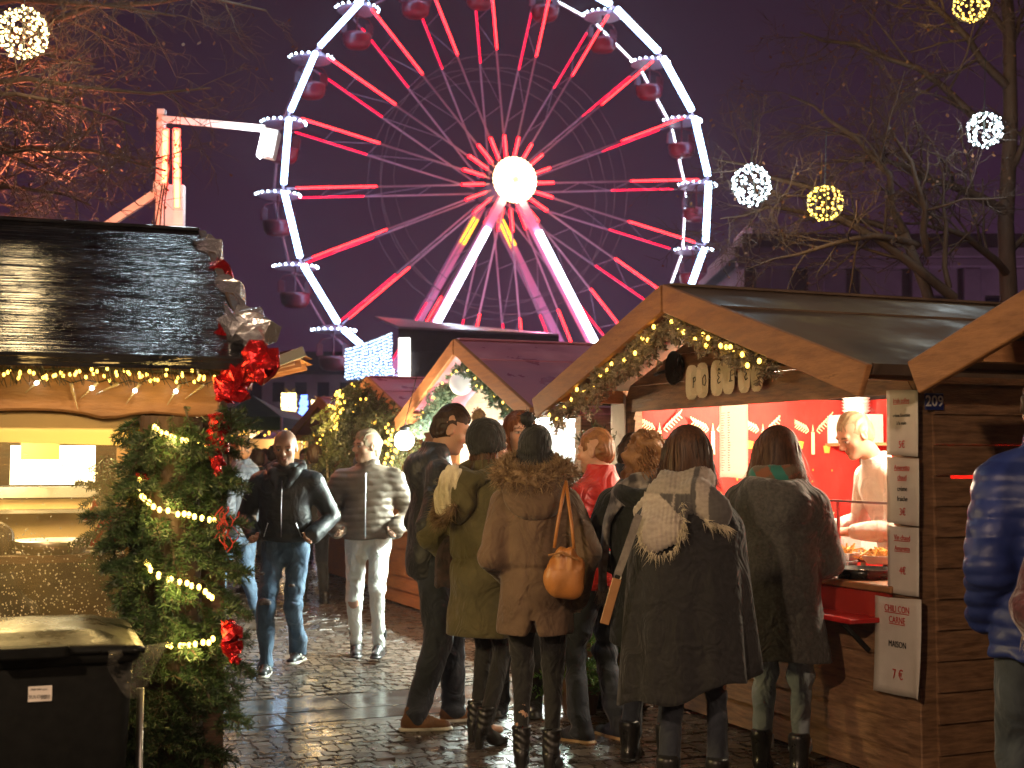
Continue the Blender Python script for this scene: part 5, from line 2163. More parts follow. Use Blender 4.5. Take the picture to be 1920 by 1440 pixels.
def crumple(pts, rad, m, name, parent, seed, n=9):
    r = random.Random(seed)
    P = []
    for i in range(len(pts) - 1):
        for k in range(4):
            P.append(pts[i].lerp(pts[i + 1], k / 4))
    P.append(pts[-1])
    mb = MB()
    vs, fs = [], []
    for i, p in enumerate(P):
        d = (P[min(i + 1, len(P) - 1)] - P[max(i - 1, 0)])
        d, s, u = frame_of(d)
        f = i / (len(P) - 1)
        rr_ = 1.22 * rad * (.45 + .75 * math.sin(math.pi * min(1, f * 1.1 + .05)) + .18 * math.sin(i * 2.1))
        for k in range(n):
            a = 2 * math.pi * k / n + i * .35
            q = rr_ * r.uniform(.6, 1.3)
            vs.append(p + s * math.cos(a) * q + u * math.sin(a) * q + d * r.uniform(-.012, .012))
    for i in range(len(P) - 1):
        for k in range(n):
            a, b = i * n + k, i * n + (k + 1) % n
            fs += [(a, b, b + n), (a, b + n, a + n)] if (i + k) % 2 else [(a, b, a + n), (b, b + n, a + n)]
    mb.add(vs, fs)
    return mb.build(name, m, parent)


fg = empty('foil_garland', at(440, 640, 5.0), 0, 'twisted silver and red foil garland with bow along the gable edge of the left roof', 'foil garland')
org = fg.location.copy()


def fp(*q):
    return [at(px, py, Y) - org for px, py, Y in q]


crumple(fp((382, 458, 6.2), (395, 475, 6.1), (404, 496, 6.0)), .042, SILV, 'silver_foil', fg, 1)
crumple(fp((400, 495, 6.0), (414, 520, 5.85), (430, 545, 5.7)), .04, REDF, 'red_foil', fg, 2)
crumple(fp((418, 532, 5.7), (430, 560, 5.55), (445, 584, 5.4)), .044, SILV, 'silver_foil', fg, 3)
crumple(fp((415, 640, 5.0), (432, 610, 5.1), (448, 590, 5.2)), .028, REDF, 'red_foil', fg, 4)
crumple(fp((426, 630, 4.95), (452, 610, 4.95), (478, 585, 4.95)), .055, SILV, 'silver_foil', fg, 5)
crumple(fp((462, 590, 4.93), (476, 625, 4.9), (476, 660, 4.85)), .05, SILV, 'silver_foil', fg, 6)
crumple(fp((472, 665, 4.8), (490, 690, 4.75), (505, 700, 4.7)), .05, REDF, 'red_foil', fg, 7)
crumple(fp((470, 700, 4.8), (445, 705, 4.8), (420, 700, 4.82)), .045, REDF, 'red_foil', fg, 8)
crumple(fp((440, 705, 4.8), (432, 730, 4.82), (418, 752, 4.85)), .05, REDF, 'red_foil', fg, 9)
for i, (q, lb) in enumerate((([(402, 775, 4.86), (410, 810, 4.84), (404, 850, 4.82), (410, 888, 4.8)], 'crumpled red foil strip hanging beside the top bulbs of the trunk'),
                             ([(424, 1165, 4.8), (437, 1195, 4.78), (432, 1225, 4.78), (446, 1240, 4.78)], 'small red foil bow low on the right of the trunk'),
                             ([(262, 890, 4.85), (268, 905, 4.85), (270, 915, 4.85)], 'scrap of red foil by the left bulbs of the trunk'))):
    o = crumple([at(*z) for z in q], (.033, .026, .018)[i], REDF, 'foil_strip', None, 20 + i)
    tag(o, lb, 'foil', 'red foil on the trunk')
mb = MB()
rr = random.Random(3)
for k in range(9):
    p = at(rr.uniform(408, 445), rr.uniform(950, 970), 4.78)
    pts = [p + Vector((.012 * math.sin(i * 1.3 + k), .012 * math.cos(i * 1.3), -.016 * i)) for i in range(rr.randint(5, 10))]
    mb.tube(pts, .0022, 4)
tag(mb.build('curled_ribbon', mat('red_ribbon', (.55, .05, .04), rough=.35)), 'thin curled red ribbons at the right of the trunk', 'ribbon')

# ------------------------------------------------------------------ wheeled bin
BINM = mat('bin_plastic', (.006, .0065, .0065), (.009, .0095, .0095), 30, rough=.5, rough2=.62, bump=.1, bscale=220, bdist=.001, spec=.03)
BINL = mat('wet_bin_lid', (.008, .009, .009), (.014, .015, .015), 6, rough=.16, rough2=.45, spec=.13, bump=.3, bscale=60, bdist=.004)
b = empty('wheeled_bin', (-1.494, 4.185, 0), R(20), 'black wheeled bin with wet lid standing under the steamed window', 'wheeled bin')


def rbox(x, y, z0, z1, tx, ty, r_=.05, n=5):
    """rounded, tapering tub: half sizes at bottom (x,y) and top (tx,ty)"""
    mb = MB()
    rings = []
    for z, hx, hy in ((z0, x, y), (z1, tx, ty)):
        ring = []
        for cx, cy, a0 in ((1, 1, 0), (-1, 1, 90), (-1, -1, 180), (1, -1, 270)):
            for k in range(n + 1):
                a = R(a0 + 90 * k / n)
                ring.append((cx * (hx - r_) + r_ * math.cos(a), cy * (hy - r_) + r_ * math.sin(a), z))
        rings.append(ring)
    m_ = len(rings[0])
    fs = [(i, (i + 1) % m_, m_ + (i + 1) % m_, m_ + i) for i in range(m_)] + [tuple(range(m_ - 1, -1, -1)), tuple(range(m_, 2 * m_))]
    mb.add(rings[0] + rings[1], fs)
    return mb


rbox(.24, .27, .06, .98, .285, .345).build('bin_body', BINM, b, True, bev=.004)
rbox(.3, .36, .955, .995, .305, .365, .06).build('rim', BINM, b, True, bev=.006)
mb = MB()
vs, fs = [], []
nx, ny = 16, 18
for j in range(ny + 1):
    for i in range(nx + 1):
        u, v = 2 * i / nx - 1, 2 * j / ny - 1
        e = max(abs(u), abs(v)) ** 4
        z = 1.03 - .03 * e - .006 * (u * u) + (.01 if (abs(u) < .7 and v > -.6 and v < .75) else 0)
        vs.append((u * .312, v * .372 - .005, z))
for j in range(ny):
    for i in range(nx):
        a = j * (nx + 1) + i
        fs.append((a, a + 1, a + nx + 2, a + nx + 1))
mb.add(vs, fs)
o = mb.build('lid', BINL, b, True)
s = o.modifiers.new('thickness', 'SOLIDIFY')
s.thickness = .012
mb = MB()
mb.span((-.1, -.425, 1.0), (.1, -.365, 1.018))
mb.span((-.1, -.43, .985), (.1, -.412, 1.018))
mb.span((-.1, -.43, .985), (-.08, -.365, 1.018))
mb.span((.08, -.43, .985), (.1, -.365, 1.018))
mb.build('lid_handle', BINM, o, bev=.006)
for sx_ in (-1, 1):
    w_ = MB().lathe([(.02, -.025), (.095, -.025), (.1, -.015), (.1, .015), (.095, .025), (.02, .025)], (sx_ * .24, .29, .1), 20, 0, (1, 0, 0)).build('wheel', BINM, b, True)
MB().tube([(-.26, .29, .1), (.26, .29, .1)], .012, 8).build('axle', STEEL, b)
a_, c_ = at(53, 1287, 3.87), at(97, 1313, 3.87)
inv = (Matrix.Translation(b.location) @ Matrix.Rotation(b.rotation_euler.z, 4, 'Z')).inverted()
pa, pc = onplane(b, 53, 1287, y=-.335), onplane(b, 97, 1313, y=-.335)
yf = -.345 + (.98 - pa.z) * .081 - .004
lb_ = MB().span((pa.x, yf, pc.z), (pc.x, yf + .004, pa.z)).build('type_label', PAPER, b)
w_, h_ = pc.x - pa.x, pa.z - pc.z
text('MGB 240 l grau', h_ * .17, BLACK_INK, lb_, Mfront(pa.x + w_ * .45, yf - .001, pa.z - h_ * .2))
text('SULO', h_ * .3, BLACK_INK, lb_, Mfront(pa.x + w_ * .28, yf - .001, pa.z - h_ * .68))
mb = MB()
x = pa.x + w_ * .55
while x < pa.x + w_ * .92:
    t2 = rr.choice((.0008, .0016, .0024))
    mb.span((x, yf - .0012, pc.z + h_ * .14), (x + t2, yf - .0004, pc.z + h_ * .42))
    x += t2 + rr.choice((.001, .0018))
mb.build('barcode', BLACK_INK, lb_)
# plastic sheet draped over the rim
PLAST = clear_mat('thin_plastic', (.95, .95, .95), dirt=.42, dcol=(.6, .58, .52))
nu, nv = 16, 18
vs, fs = [], []
r2 = np.random.default_rng(5)
for j in range(nv + 1):
    for i in range(nu + 1):
        u, v = i / nu, j / nv
        px = 205 + 118 * u - 25 * v * (1 - u) + 40 * v * (.5 - u)
        py = 1222 - 20 * u + (78 + 20 * math.sin(u * 3)) * v * math.sin(math.pi * (.12 + .78 * u))
        Y = 3.88 + .25 * u - .03 * math.sin(u * 11 + v * 5) + .015 * r2.normal()
        p = at(px, py, Y)
        vs.append(p)
for j in range(nv):
    for i in range(nu):
        a = j * (nu + 1) + i
        fs.append((a, a + 1, a + nu + 2, a + nu + 1))
o = MB().add(vs, fs).build('plastic_bag', PLAST, None)
tag(o, 'torn clear plastic bag hanging over the corner of the black bin', 'plastic bag')
p = at(263, 1300, 4.45)
tag(MB().tube([(p.x, p.y, 0), (p.x, p.y, at(263, 1290, 4.45).z)], .012, 10).build('metal_pole', STEEL, None, True), 'thin shiny metal pole standing between the bin and the trunk', 'pole')
# ------------------------------------------------------------------ ferris wheel
GREYS = mat('grey_steel', (.1, .08, .09), rough=.5)
RED_L = glow('red_led', (1, .002, .009), 9)
RED_D = glow('red_led_dot', (1, .035, .03), 6)
RED_W = glow('red_led_weak', (1, .01, .07), 1.2)
WHT_L = glow('white_led', (.3, .56, 1), 12)
WHT_D = glow('white_led_dot', (.6, .82, 1), 14)
WHT_W = glow('white_led_small', (.75, .88, 1), 9)
HUB_L = glow('hub_led', (1, .72, .32), 14)
STEELP = mat('wheel_steel', (.34, .24, .3), (.42, .3, .38), 2, rough=.45)
LEGP = mat('leg_paint', (.7, .32, .5), rough=.5)
REDT = mat('gondola_red', (.16, .008, .016), (.1, .006, .012), 2, rough=.35)
TH = R(20)
RW = 11.85
WC = at(936, 354, 70.5)
fw = empty('ferris_wheel', (WC.x, WC.y, 0), TH, 'tall ferris wheel outlined in white and red light tubes', 'ferris wheel')
HZ = WC.z
N = 20
PH = R(5.2)
FY, BY = -1.35, 1.35


def wp(r_, a, y):
    return Vector((r_ * math.cos(a), y, HZ + r_ * math.sin(a)))


def dots(mb, a, b, n, r_, mi=1):
    for i in range(n):
        mb.ball(a.lerp(b, (i + .5) / n), r_, 5, mi)


def strip(name, a, b, m1, m2, w_, n, r_, parent, y=0.0):
    mb = MB()
    mb.beam(a, b, w_, w_, (0, -1, 0), 0)
    off = Vector((0, -w_ * .55, 0))
    dots(mb, a + off, b + off, n, r_)
    return mb.build(name, [m1, m2], parent)


for k in range(N):
    a = PH + 2 * math.pi * k / N
    a2 = a + 2 * math.pi / N
    for y, front in ((FY, True), (BY, False)):
        mb = MB()
        mb.beam(wp(1.0, a, y), wp(RW * .985, a, y), .08, .08)
        sp = mb.build('spoke', STEELP, fw)
        if front:
            strip('light_strip', wp(RW * .6, a, y - .1), wp(RW * .945, a, y - .1), RED_L, RED_D, .085, 34, .05, sp)
            strip('hub_strip', wp(1.35, a, y - .1), wp(2.55, a, y - .1), RED_L, RED_D, .13, 10, .065, sp)
        else:
            strip('light_strip', wp(RW * .60, a, y - .1), wp(RW * .93, a, y - .1), RED_W, RED_L, .07, 30, .03, sp)
        # rim chords
        rm = MB().tube([wp(RW, a, y), wp(RW, a2, y)], .07, 6).build('rim_segment', STEELP, fw)
        p, q = wp(RW, a + .055, y - .12), wp(RW, a2 - .055, y - .12)
        chord_a, chord_b = wp(RW, a, y - .12).lerp(wp(RW, a2, y - .12), .06), wp(RW, a, y - .12).lerp(wp(RW, a2, y - .12), .94)
        if front:
            strip('light_tube', chord_a, chord_b, WHT_L, WHT_D, .25, 34, .115, rm)
        elif math.cos(a + .17) > -.15:
            mb = MB()
            dots(mb, chord_a, chord_b, 22, .05, 0)
            mb.build('light_tube', WHT_W, rm)['kind'] = 'stuff'
    mb = MB()
    mb.tube([wp(RW, a, FY), wp(RW, a, BY)], .05, 6)
    for f in (.35, .6, .8):
        mb.tube([wp(RW * f, a, FY), wp(RW * f, a, BY)], .018, 4)
    for f, g_ in ((.35, .6), (.6, .8)):
        mb.tube([wp(RW * f, a, FY), wp(RW * g_, a, BY)], .016, 4)
    mb.build('cross_brace', STEELP, fw)
    # gondola
    c = wp(RW, a, 0)
    g = empty('gondola', c)
    g.parent = fw
    mb = MB()
    mb.lathe([(.25, -2.15), (.55, -2.08), (.7, -1.9), (.76, -1.6), (.75, -1.42), (.69, -1.42), (.69, -1.65), (.4, -1.98)], (0, 0, 0), 16, 0)
    mb.build('tub', REDT, g, True)
    mb = MB()
    for q_ in range(2):
        s = -1 if q_ == 0 else 1
        mb.tube([(s * .8, 0, -1.4), (s * .84, 0, -.9), (s * .6, 0, -.55), (0, 0, -.42)], .04, 6)
    mb.tube([(0, 0, -2), (0, 0, .0)], .05, 6)
    mb.prism([(-.86, -1.35), (-.5, -1.35), (-.5, -.75), (-.8, -.75)], lambda u, v: (u, .12, v), .06, (0, 1, 0))
    mb.prism([(.5, -1.35), (.86, -1.35), (.8, -.75), (.5, -.75)], lambda u, v: (u, .12, v), .06, (0, 1, 0))
    mb.build('frame', REDT, g)
    MB().lathe([(.001, .18), (.5, .1), (1.0, -.14), (1.05, -.22), (.9, -.22), (.001, -.1)], (0, 0, .05), 20).build('canopy', STEELP, g, True)
    mb = MB()
    for q_ in range(11):
        b_ = math.pi + math.pi * q_ / 10
        mb.ball((1.12 * math.cos(b_), 1.12 * math.sin(b_), -.08), .054, 6, 0)
    mb.build('canopy_lights', WHT_D, g)['kind'] = 'stuff'
for rr_ in (RW * .52, RW * .58):
    for y in (FY, BY):
        mb = MB()
        for k in range(36):
            mb.tube([wp(rr_, k * math.pi / 18, y), wp(rr_, (k + 1) * math.pi / 18, y)], .02, 4, cap=False)
        mb.build('inner_ring', GREYS, fw)
# axle, hub and its lights
MB().tube([(0, -2.3, HZ), (0, 2.3, HZ)], .45, 20).build('axle', STEELP, fw, True)
hub = MB().lathe([(.001, .32), (.5, .3), (.9, .2), (1.06, .05), (1.06, -.1), (.001, -.1)], (0, -2.2, HZ), 32, 0, (0, -1, 0)).build('hub', mat('hub_paint', (.85, .7, .35), (.8, .55, .2), 3, rough=.5), fw, True)
mb = MB()
for ring_, n, r_ in ((1.1, 34, .1), (.98, 30, .09), (.84, 24, .1), (.66, 18, .1), (.46, 12, .09), (.26, 7, .08)):
    for k in range(n):
        b_ = 2 * math.pi * k / n
        mb.ball((ring_ * math.cos(b_), -2.52 + (ring_ - .6) * .15, HZ + ring_ * math.sin(b_)), r_, 6)
mb.build('hub_bulbs', HUB_L, hub)
# legs
for y, mm, lit in ((-1.85, LEGP, True), (2.1, LEGP, False)):
    for s in (-1, 1):
        a, b = Vector((s * .3, y, HZ - .6)), Vector((s * 8.7, y * 1.15, .1))
        lg = MB().beam(a, b, .42, .5, (0, -1, 0)).build('leg', mm, fw)
        if lit:
            off = Vector((0, -.3, 0))
            strip('light_strip', a.lerp(b, .13) + off, a.lerp(b, .85) + off, glow('leg_tube', (.72, .82, 1), 9), WHT_D, .3, 70, .1, lg)
        else:
            off = Vector((0, -.3, 0))
            strip('light_strip', a.lerp(b, .05) + off, a.lerp(b, .14) + off, glow('amber_tube', (1, .4, .02), 3), RED_D, .3, 4, .05, lg)
mb = MB()
for y in (-2.9, 2.9):
    mb.beam((-9, y, .15), (9, y, .15), .4, .3)
for x in (-8.7, 8.7):
    mb.beam((x, -3, .15), (x, 3, .15), .4, .3)
mb.build('base_frame', STEELP, fw)
# point lamps in front of the wheel wash its steelwork pink and its gondolas red
for x, y, z, p_, c_ in ((0, -6.5, HZ - 6, 650, (1, .25, .5)), (0, -5.5, HZ, 250, (1, .3, .45)), (0, -4.8, HZ + 7, 120, (1, .2, .3))):
    lamp(fw, (x, y, z), p_, c_, .3)

# ------------------------------------------------------------------ booth at the foot of the wheel
DARKF = mat('dark_tarpaulin', (.014, .013, .02), (.03, .027, .04), 3, rough=.35, rough2=.6, bump=.3, bscale=2, bdist=.1)
PINKR = mat('booth_roof', (.42, .36, .4), (.55, .5, .52), 2, rough=.3)
bt = empty('ride_booth', (0, 0, 0), 0, 'dark canopied booth with pale roof at the foot of the wheel', 'booth')
YB = 56.0
pA, pB, pC, pD = at(747, 612, YB), at(1048, 626, YB), at(1052, 655, YB), at(745, 640, YB)
mb = MB()
back = 5.0
roofpts = [pA, pB, pB + Vector((-.8, back, .55)), pA + Vector((-1.3, back * .6, .75))]
mb.add(roofpts + [p - Vector((0, 0, .1)) for p in roofpts], [(0, 1, 2, 3), (7, 6, 5, 4), (0, 4, 5, 1), (1, 5, 6, 2), (2, 6, 7, 3), (3, 7, 4, 0)])
mb.build('roof', PINKR, bt)
mb = MB()
mb.span((pA.x, YB - .05, pB.z - .75), (pB.x, YB - .01, pB.z - .1))
mb.prism([(pA.x, pB.z - .1), (pB.x, pB.z - .1), (pA.x, pA.z - .1)], lambda a, b: (a, YB - .05, b), .04, (0, 1, 0))
mb.span((pA.x + .3, YB + .1, 0), (pB.x - .5, YB + .2, pB.z - .7))
mb.build('tarpaulin', DARKF, bt)
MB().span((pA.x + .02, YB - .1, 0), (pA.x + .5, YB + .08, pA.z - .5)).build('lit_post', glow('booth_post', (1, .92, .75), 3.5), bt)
# curtain of cold bulbs
cu = empty('light_curtain', (0, 0, 0), 0, 'curtain of cold white bulbs on the side of the wheel booth', 'light curtain')
cA, cB = at(646, 655, YB - .2), at(735, 624, YB - .2)
zb = at(690, 712, YB - .2).z
MB().prism([(cA.x, zb), (cB.x, zb), (cB.x, cB.z), (cA.x, cA.z)], lambda a, b: (a, YB, b), .06, (0, 1, 0)).build('backing', mat('blue_cloth', (.05, .1, .3), rough=.6), cu)
mb = MB()
rr = random.Random(6)
for i in range(26):
    x = cA.x + (cB.x - cA.x) * (i + .5) / 26
    zt = cA.z + (cB.z - cA.z) * ((i + .5) / 26) ** 1.3
    z = zt
    while z > zb:
        mb.ball((x + rr.uniform(-.03, .03), YB - .08, z), .036, 5)
        z -= .125 + rr.uniform(0, .03)
mb.build('bulbs', glow('curtain_bulb', (.6, .82, 1), 3.2), cu)['kind'] = 'stuff'

# ------------------------------------------------------------------ white light mast on the left
ms = empty('light_mast', at(318, 860, 14.0) * 1.0, 0, 'white steel mast with red neon tubes and a floodlight on its arm', 'light mast')
ms.location.z = 0
o0 = ms.location.copy()
MAST = mat('mast_paint', (.78, .74, .72), (.66, .6, .58), 3, rough=.4)


def mp_(px, py, Y=14.0):
    return at(px, py, Y) - o0


mb = MB()
a, b = mp_(301, 203), mp_(303, 860)
mb.beam(Vector((a.x, .05, 0)), Vector((a.x, .05, a.z)), .085, .09)
mb.beam(Vector((a.x + .15, .08, 0)), Vector((a.x + .15, .08, mp_(0, 345).z)), .2, .1)
mb.build('mast_post', MAST, ms, bev=.006)
MB().beam(mp_(303, 223), mp_(498, 241), .05, .07).build('arm', MAST, ms, bev=.004)
MB().beam(mp_(298, 358), mp_(165, 446), .06, .08).build('brace', MAST, ms, bev=.004)
MB().box(mp_(305, 352) + Vector((0, -.08, 0)), (.14, .1, .12)).build('junction_box', WHITE_P, ms, bev=.008)
f = MB().box(mp_(506, 270), (.16, .2, .3), rot=Matrix.Rotation(R(12), 3, 'Y')).build('floodlight', WHITE_P, ms, bev=.01)
MB().box(mp_(493, 272) + Vector((-.012, -.02, 0)), (.012, .17, .27), rot=Matrix.Rotation(R(12), 3, 'Y')).build('lamp_face', glow('flood_face', (.85, .92, 1), 30), f)
MB().tube([mp_(500, 241), mp_(506, 256)], .02, 6).build('bracket', STEEL, ms)
NEON = glow('neon_red', (1, .05, .03), 7)
NEONW = glow('neon_core', (1, .16, .05), 9)
for (q, hot) in (((310, 242, 308, 345), 1), ((331, 242, 332, 392), 0)):
    t_ = MB().tube([mp_(q[0], q[1], 13.9), mp_(q[2], q[3], 13.9)], .042, 8).build('neon_tube', NEON, ms, True)
    MB().tube([mp_(q[0], q[1] + 4, 13.84), mp_(q[2], q[3] - 4, 13.84)], .022, 8).build('tube_core', NEONW, t_, True)
mb = MB()
for k in range(3):
    mb.tube([mp_(312 + 4 * k, 300, 13.9), mp_(298 + 5 * k, 385, 13.85), mp_(290 + 9 * k, 430, 13.9)], .008, 5)
mb.build('cable', BLACK_M, ms)
MB().box(mp_(290, 438, 13.9), (.16, .1, .08)).build('plug_box', WHITE_P, ms, bev=.006)
lamp(ms, mp_(478, 280, 13.6), 30, (.8, .9, 1), .12)
lamp(ms, mp_(95, 300, 11.8), 150, (1, .26, .12), .2)  # red lamp added away from the mast to light the left tree's twigs

# ------------------------------------------------------------------ bare trees
BRK = mat('tree_bark', (.045, .024, .016), (.1, .06, .04), 6, (1, 1, .3), rough=.75, bump=.6, bscale=14, bdist=.02)
LEAF = mat('dry_leaf', (.09, .035, .012), (.16, .06, .02), 4, rough=.6)


def twig_tree(mb, lf, p, d, ln, r_, depth, rr, droop=.0, up=.1):
    n = 4 if depth > 0 else 3
    pts, rs = [p], [r_]
    d = d.normalized()
    q = p
    for i in range(n):
        d = (d + Vector((rr.gauss(0, .16), rr.gauss(0, .16), rr.gauss(0, .14) + up * .12 - droop * .1))).normalized()
        q = q + d * ln / n
        pts.append(q)
        rs.append(r_ * (1 - .55 * (i + 1) / n))
    mb.tube(pts, rs, 5 if r_ > .012 else 3, cap=False)
    if depth == 0:
        if rr.random() < .16:
            a = pts[-1]
            s = Vector((rr.gauss(0, 1), rr.gauss(0, 1), -1.4)).normalized() * rr.uniform(.025, .05)
            t_ = Vector((rr.gauss(0, 1), rr.gauss(0, 1), .2)).normalized() * .016
            lf.add([a, a + s * .5 + t_, a + s, a + s * .5 - t_], [(0, 1, 2, 3)])
        return
    k = rr.randint(4, 6)
    for i in range(k):
        f = .2 + .8 * (i + rr.random()) / k
        j = min(int(f * n), n - 1)
        b = pts[j].lerp(pts[j + 1], f * n - j)
        ax = (pts[j + 1] - pts[j]).normalized()
        side = Vector((rr.gauss(0, 1), rr.gauss(0, 1), rr.gauss(0, .8)))
        side = (side - ax * side.dot(ax)).normalized()
        nd = ax * rr.uniform(.5, .9) + side * rr.uniform(.5, .95)
        twig_tree(mb, lf, b, nd, ln * rr.uniform(.38, .62), max(r_ * (1 - .5 * f) * .55, .0035), depth - 1, rr, droop, up)


def tree(label, base, top, r0, limbs, seed, depth=2, droop=0.0):
    rr = random.Random(seed)
    t = empty('bare_tree', base, 0, label, 'tree', 'bare trees round the square')
    base = Vector(base)
    top = Vector(top) - base
    mb = MB()
    n = 7
    pts = [Vector((0, 0, 0)).lerp(top, i / n) + Vector((.05 * math.sin(i * 1.7 + seed), .05 * math.cos(i * 1.3), 0)) for i in range(n + 1)]
    mb.tube(pts, [r0 * (1.15 - .6 * i / n) for i in range(n + 1)], 12)
    mb.build('trunk', BRK, t, True)
    for s_, e_, r_ in limbs:
        mb, lf = MB(), MB()
        s_, e_ = Vector(s_) - base, Vector(e_) - base
        d = e_ - s_
        L_ = d.length
        n = 7
        off = Vector((rr.gauss(0, .05), rr.gauss(0, .1), rr.uniform(.04, .12))) * L_
        P = [s_.lerp(e_, i / n) + off * math.sin(math.pi * i / n) + Vector((rr.gauss(0, .02), rr.gauss(0, .03), rr.gauss(0, .02))) * L_ * .6 * (0 < i < n) for i in range(n + 1)]
        mb.tube(P, [r_ * (1 - .8 * i / n) for i in range(n + 1)], 6, cap=False)
        k = int(9 + L_ * 3)
        for i in range(k):
            f = .15 + .85 * (i + rr.random()) / k
            j = min(int(f * n), n - 1)
            b = P[j].lerp(P[j + 1], f * n - j)
            ax = (P[j + 1] - P[j]).normalized()
            side = Vector((rr.gauss(0, 1), rr.gauss(0, .8), rr.gauss(0, 1)))
            side = (side - ax * side.dot(ax)).normalized()
            twig_tree(mb, lf, b, ax * rr.uniform(.4, .9) + side * rr.uniform(.5, 1), rr.uniform(.45, .95) * (1.15 - .5 * f), max(r_ * (1 - .75 * f) * .45, .006), depth, rr, droop)
        b_ = mb.build('limb', BRK, t, True)
        if lf.v:
            lf.build('leaves', LEAF, b_)['kind'] = 'stuff'
    return t


YT = 13.2
tr = lambda px, py, Y=YT: tuple(at(px, py, Y))
bR = at(1893, 560, YT)
tree('bare right hand tree with mossy trunk rising behind the roof of stall 209', (bR.x, YT, 0), tr(1885, -120), .1,
     [(tr(1893, 520), tr(1700, 420, 12.6), .045), (tr(1890, 400), tr(1560, 300, 12.2), .05), (tr(1888, 260), tr(1500, 60, 12.4), .045),
      (tr(1887, 160), tr(1640, -60, 12.2), .045), (tr(1886, 120), tr(1960, -40), .04), (tr(1890, 330), tr(1985, 160), .04), (tr(1886, 60), tr(1760, -80), .035), (tr(1890, 480), tr(1990, 380), .035)], 5)
bM = at(1800, 570, 12.6)
tree('bare leaning tree with long dark boughs behind the roof of stall 209', (bM.x + .5, 12.6, 0), tr(1700, 440, 12.6), .085,
     [(tr(1790, 560, 12.6), tr(1345, 300, 12.0), .05), (tr(1720, 460, 12.6), tr(1400, 505, 12.2), .04), (tr(1700, 440, 12.6), tr(1480, 180, 12.2), .04),
      (tr(1740, 480, 12.6), tr(1640, 200, 12.4), .04), (tr(1700, 440, 12.6), tr(1350, 410, 12.0), .035), (tr(1780, 540, 12.6), tr(1760, 300, 12.4), .03)], 11)
bL = at(-260, 700, 11.5)
tree('bare left hand tree whose twigs hang in over the black roof', (bL.x, 11.5, 0), (bL.x - .1, 11.5, 7.2), .16,
     [(at(-240, 330, 11.5), tr(395, 165, 10.8), .045), (at(-250, 150, 11.5), tr(500, 20, 10.6), .05), (at(-240, 300, 11.5), tr(310, 320, 10.8), .045),
      (at(-245, 250, 11.5), tr(250, 235, 10.5), .04), (at(-240, 420, 11.5), tr(170, 385, 10.9), .04), (at(-240, 460, 11.5), tr(60, 420, 10.9), .035),
      (at(-250, 60, 11.5), tr(330, 30, 10.4), .045), (at(-240, 350, 11.5), tr(120, 300, 10.2), .035), (at(-250, 200, 11.5), tr(180, 120, 10.6), .04)], 17, droop=.3)

# ------------------------------------------------------------------ balls of bulbs in the trees
WBB = glow('ball_white', (.72, .92, 1), 7)
YBB = glow('ball_yellow', (1, .58, .07), 5)
CBB = glow('ball_cream', (1, .7, .26), 6)
for px, py, rp, Y, m, lb, n in ((44, 62, 47, 10.2, CBB, 'large cream light ball in the twigs at the top left', 190), (1820, 8, 34, 11.8, YBB, 'yellow light ball cut by the top edge in the right tree', 90),
                                (1846, 243, 33, 11.8, WBB, 'white light ball close to the mossy trunk', 110), (1409, 347, 37, 11.6, WBB, 'white light ball nearest the ferris wheel', 170),
                                (1547, 381, 34, 11.6, YBB, 'yellow light ball crossed by dark twigs beside the white one', 80), (352, -290, 52, 9.6, WBB, 'white light ball hung above the left roof, out of the top of the picture', 200)):
    c = at(px, py, Y)
    r_ = rp / FPX * Y
    o = empty('light_ball', c, 0, lb, 'light ball', 'light balls hung in the trees')
    mb = MB()
    for k in range(5):
        a = math.pi * k / 5
        pts = [Vector((r_ * math.cos(t_) * math.cos(a), r_ * math.cos(t_) * math.sin(a), r_ * math.sin(t_))) for t_ in [2 * math.pi * q / 24 for q in range(25)]]
        mb.tube(pts, .003, 4, cap=False)
    mb.tube([(0, 0, r_), (.02, 0, r_ + .5)], .004, 4)
    mb.build('wire_cage', WIRE, o)
    mb = MB()
    rr = random.Random(px)
    for k in range(n):
        z = 1 - 2 * (k + .5) / n
        a = k * 2.39996 + rr.gauss(0, .15)
        s = math.sqrt(1 - z * z)
        mb.ball(Vector((s * math.cos(a), s * math.sin(a), z + rr.gauss(0, .05))) * r_ * rr.uniform(.9, 1.02), rr.uniform(.55, 1.0) * .0125, 6)
    mb.build('bulbs', m, o)['kind'] = 'stuff'
    lamp(o, (0, 0, 0), {62: 16, -290: 60}.get(py, 12), {WBB: (.75, .92, 1), YBB: (1, .7, .25), CBB: (1, .75, .4)}[m], r_ * .8)

# ------------------------------------------------------------------ buildings round the square
STONE = mat('dim_stone', (.2, .16, .17), (.3, .24, .25), .6, rough=.8)
WIND = mat('dark_window', (.015, .014, .018), rough=.2)
ROOFD = mat('dark_slate', (.03, .028, .035), (.05, .045, .055), 1, rough=.6)
YD = 46.0
o = empty('columned_building', (0, 0, 0), 0, 'long pale columned building behind the right trees', 'building')
xa, xb = at(1395, 500, YD).x, at(2100, 500, YD).x
zt = at(1400, 440, YD).z
MB().span((xa, YD, 0), (xb, YD + 8, zt - .9)).build('wall', STONE, o)
x, k = xa + .3, 0
while x < xb:
    MB().span((x, YD - .35, 0), (x + .62, YD - .003, zt - 1.2)).build('pilaster', STONE, o, bev=.04)
    MB().span((x + .85, YD - .06, 1.0), (x + 1.55, YD - .002, zt - 2.2)).build('window', WIND, o)
    x += 1.8
mb = MB()
mb.span((xa - .3, YD - .6, zt - 1.2), (xb, YD - .002, zt - .9))
mb.span((xa - .45, YD - .8, zt - .898), (xb, YD + 8.2, zt - .55))
mb.span((xa - .1, YD - .3, zt - .548), (xb, YD + 8, zt))
mb.build('cornice', STONE, o, bev=.03)
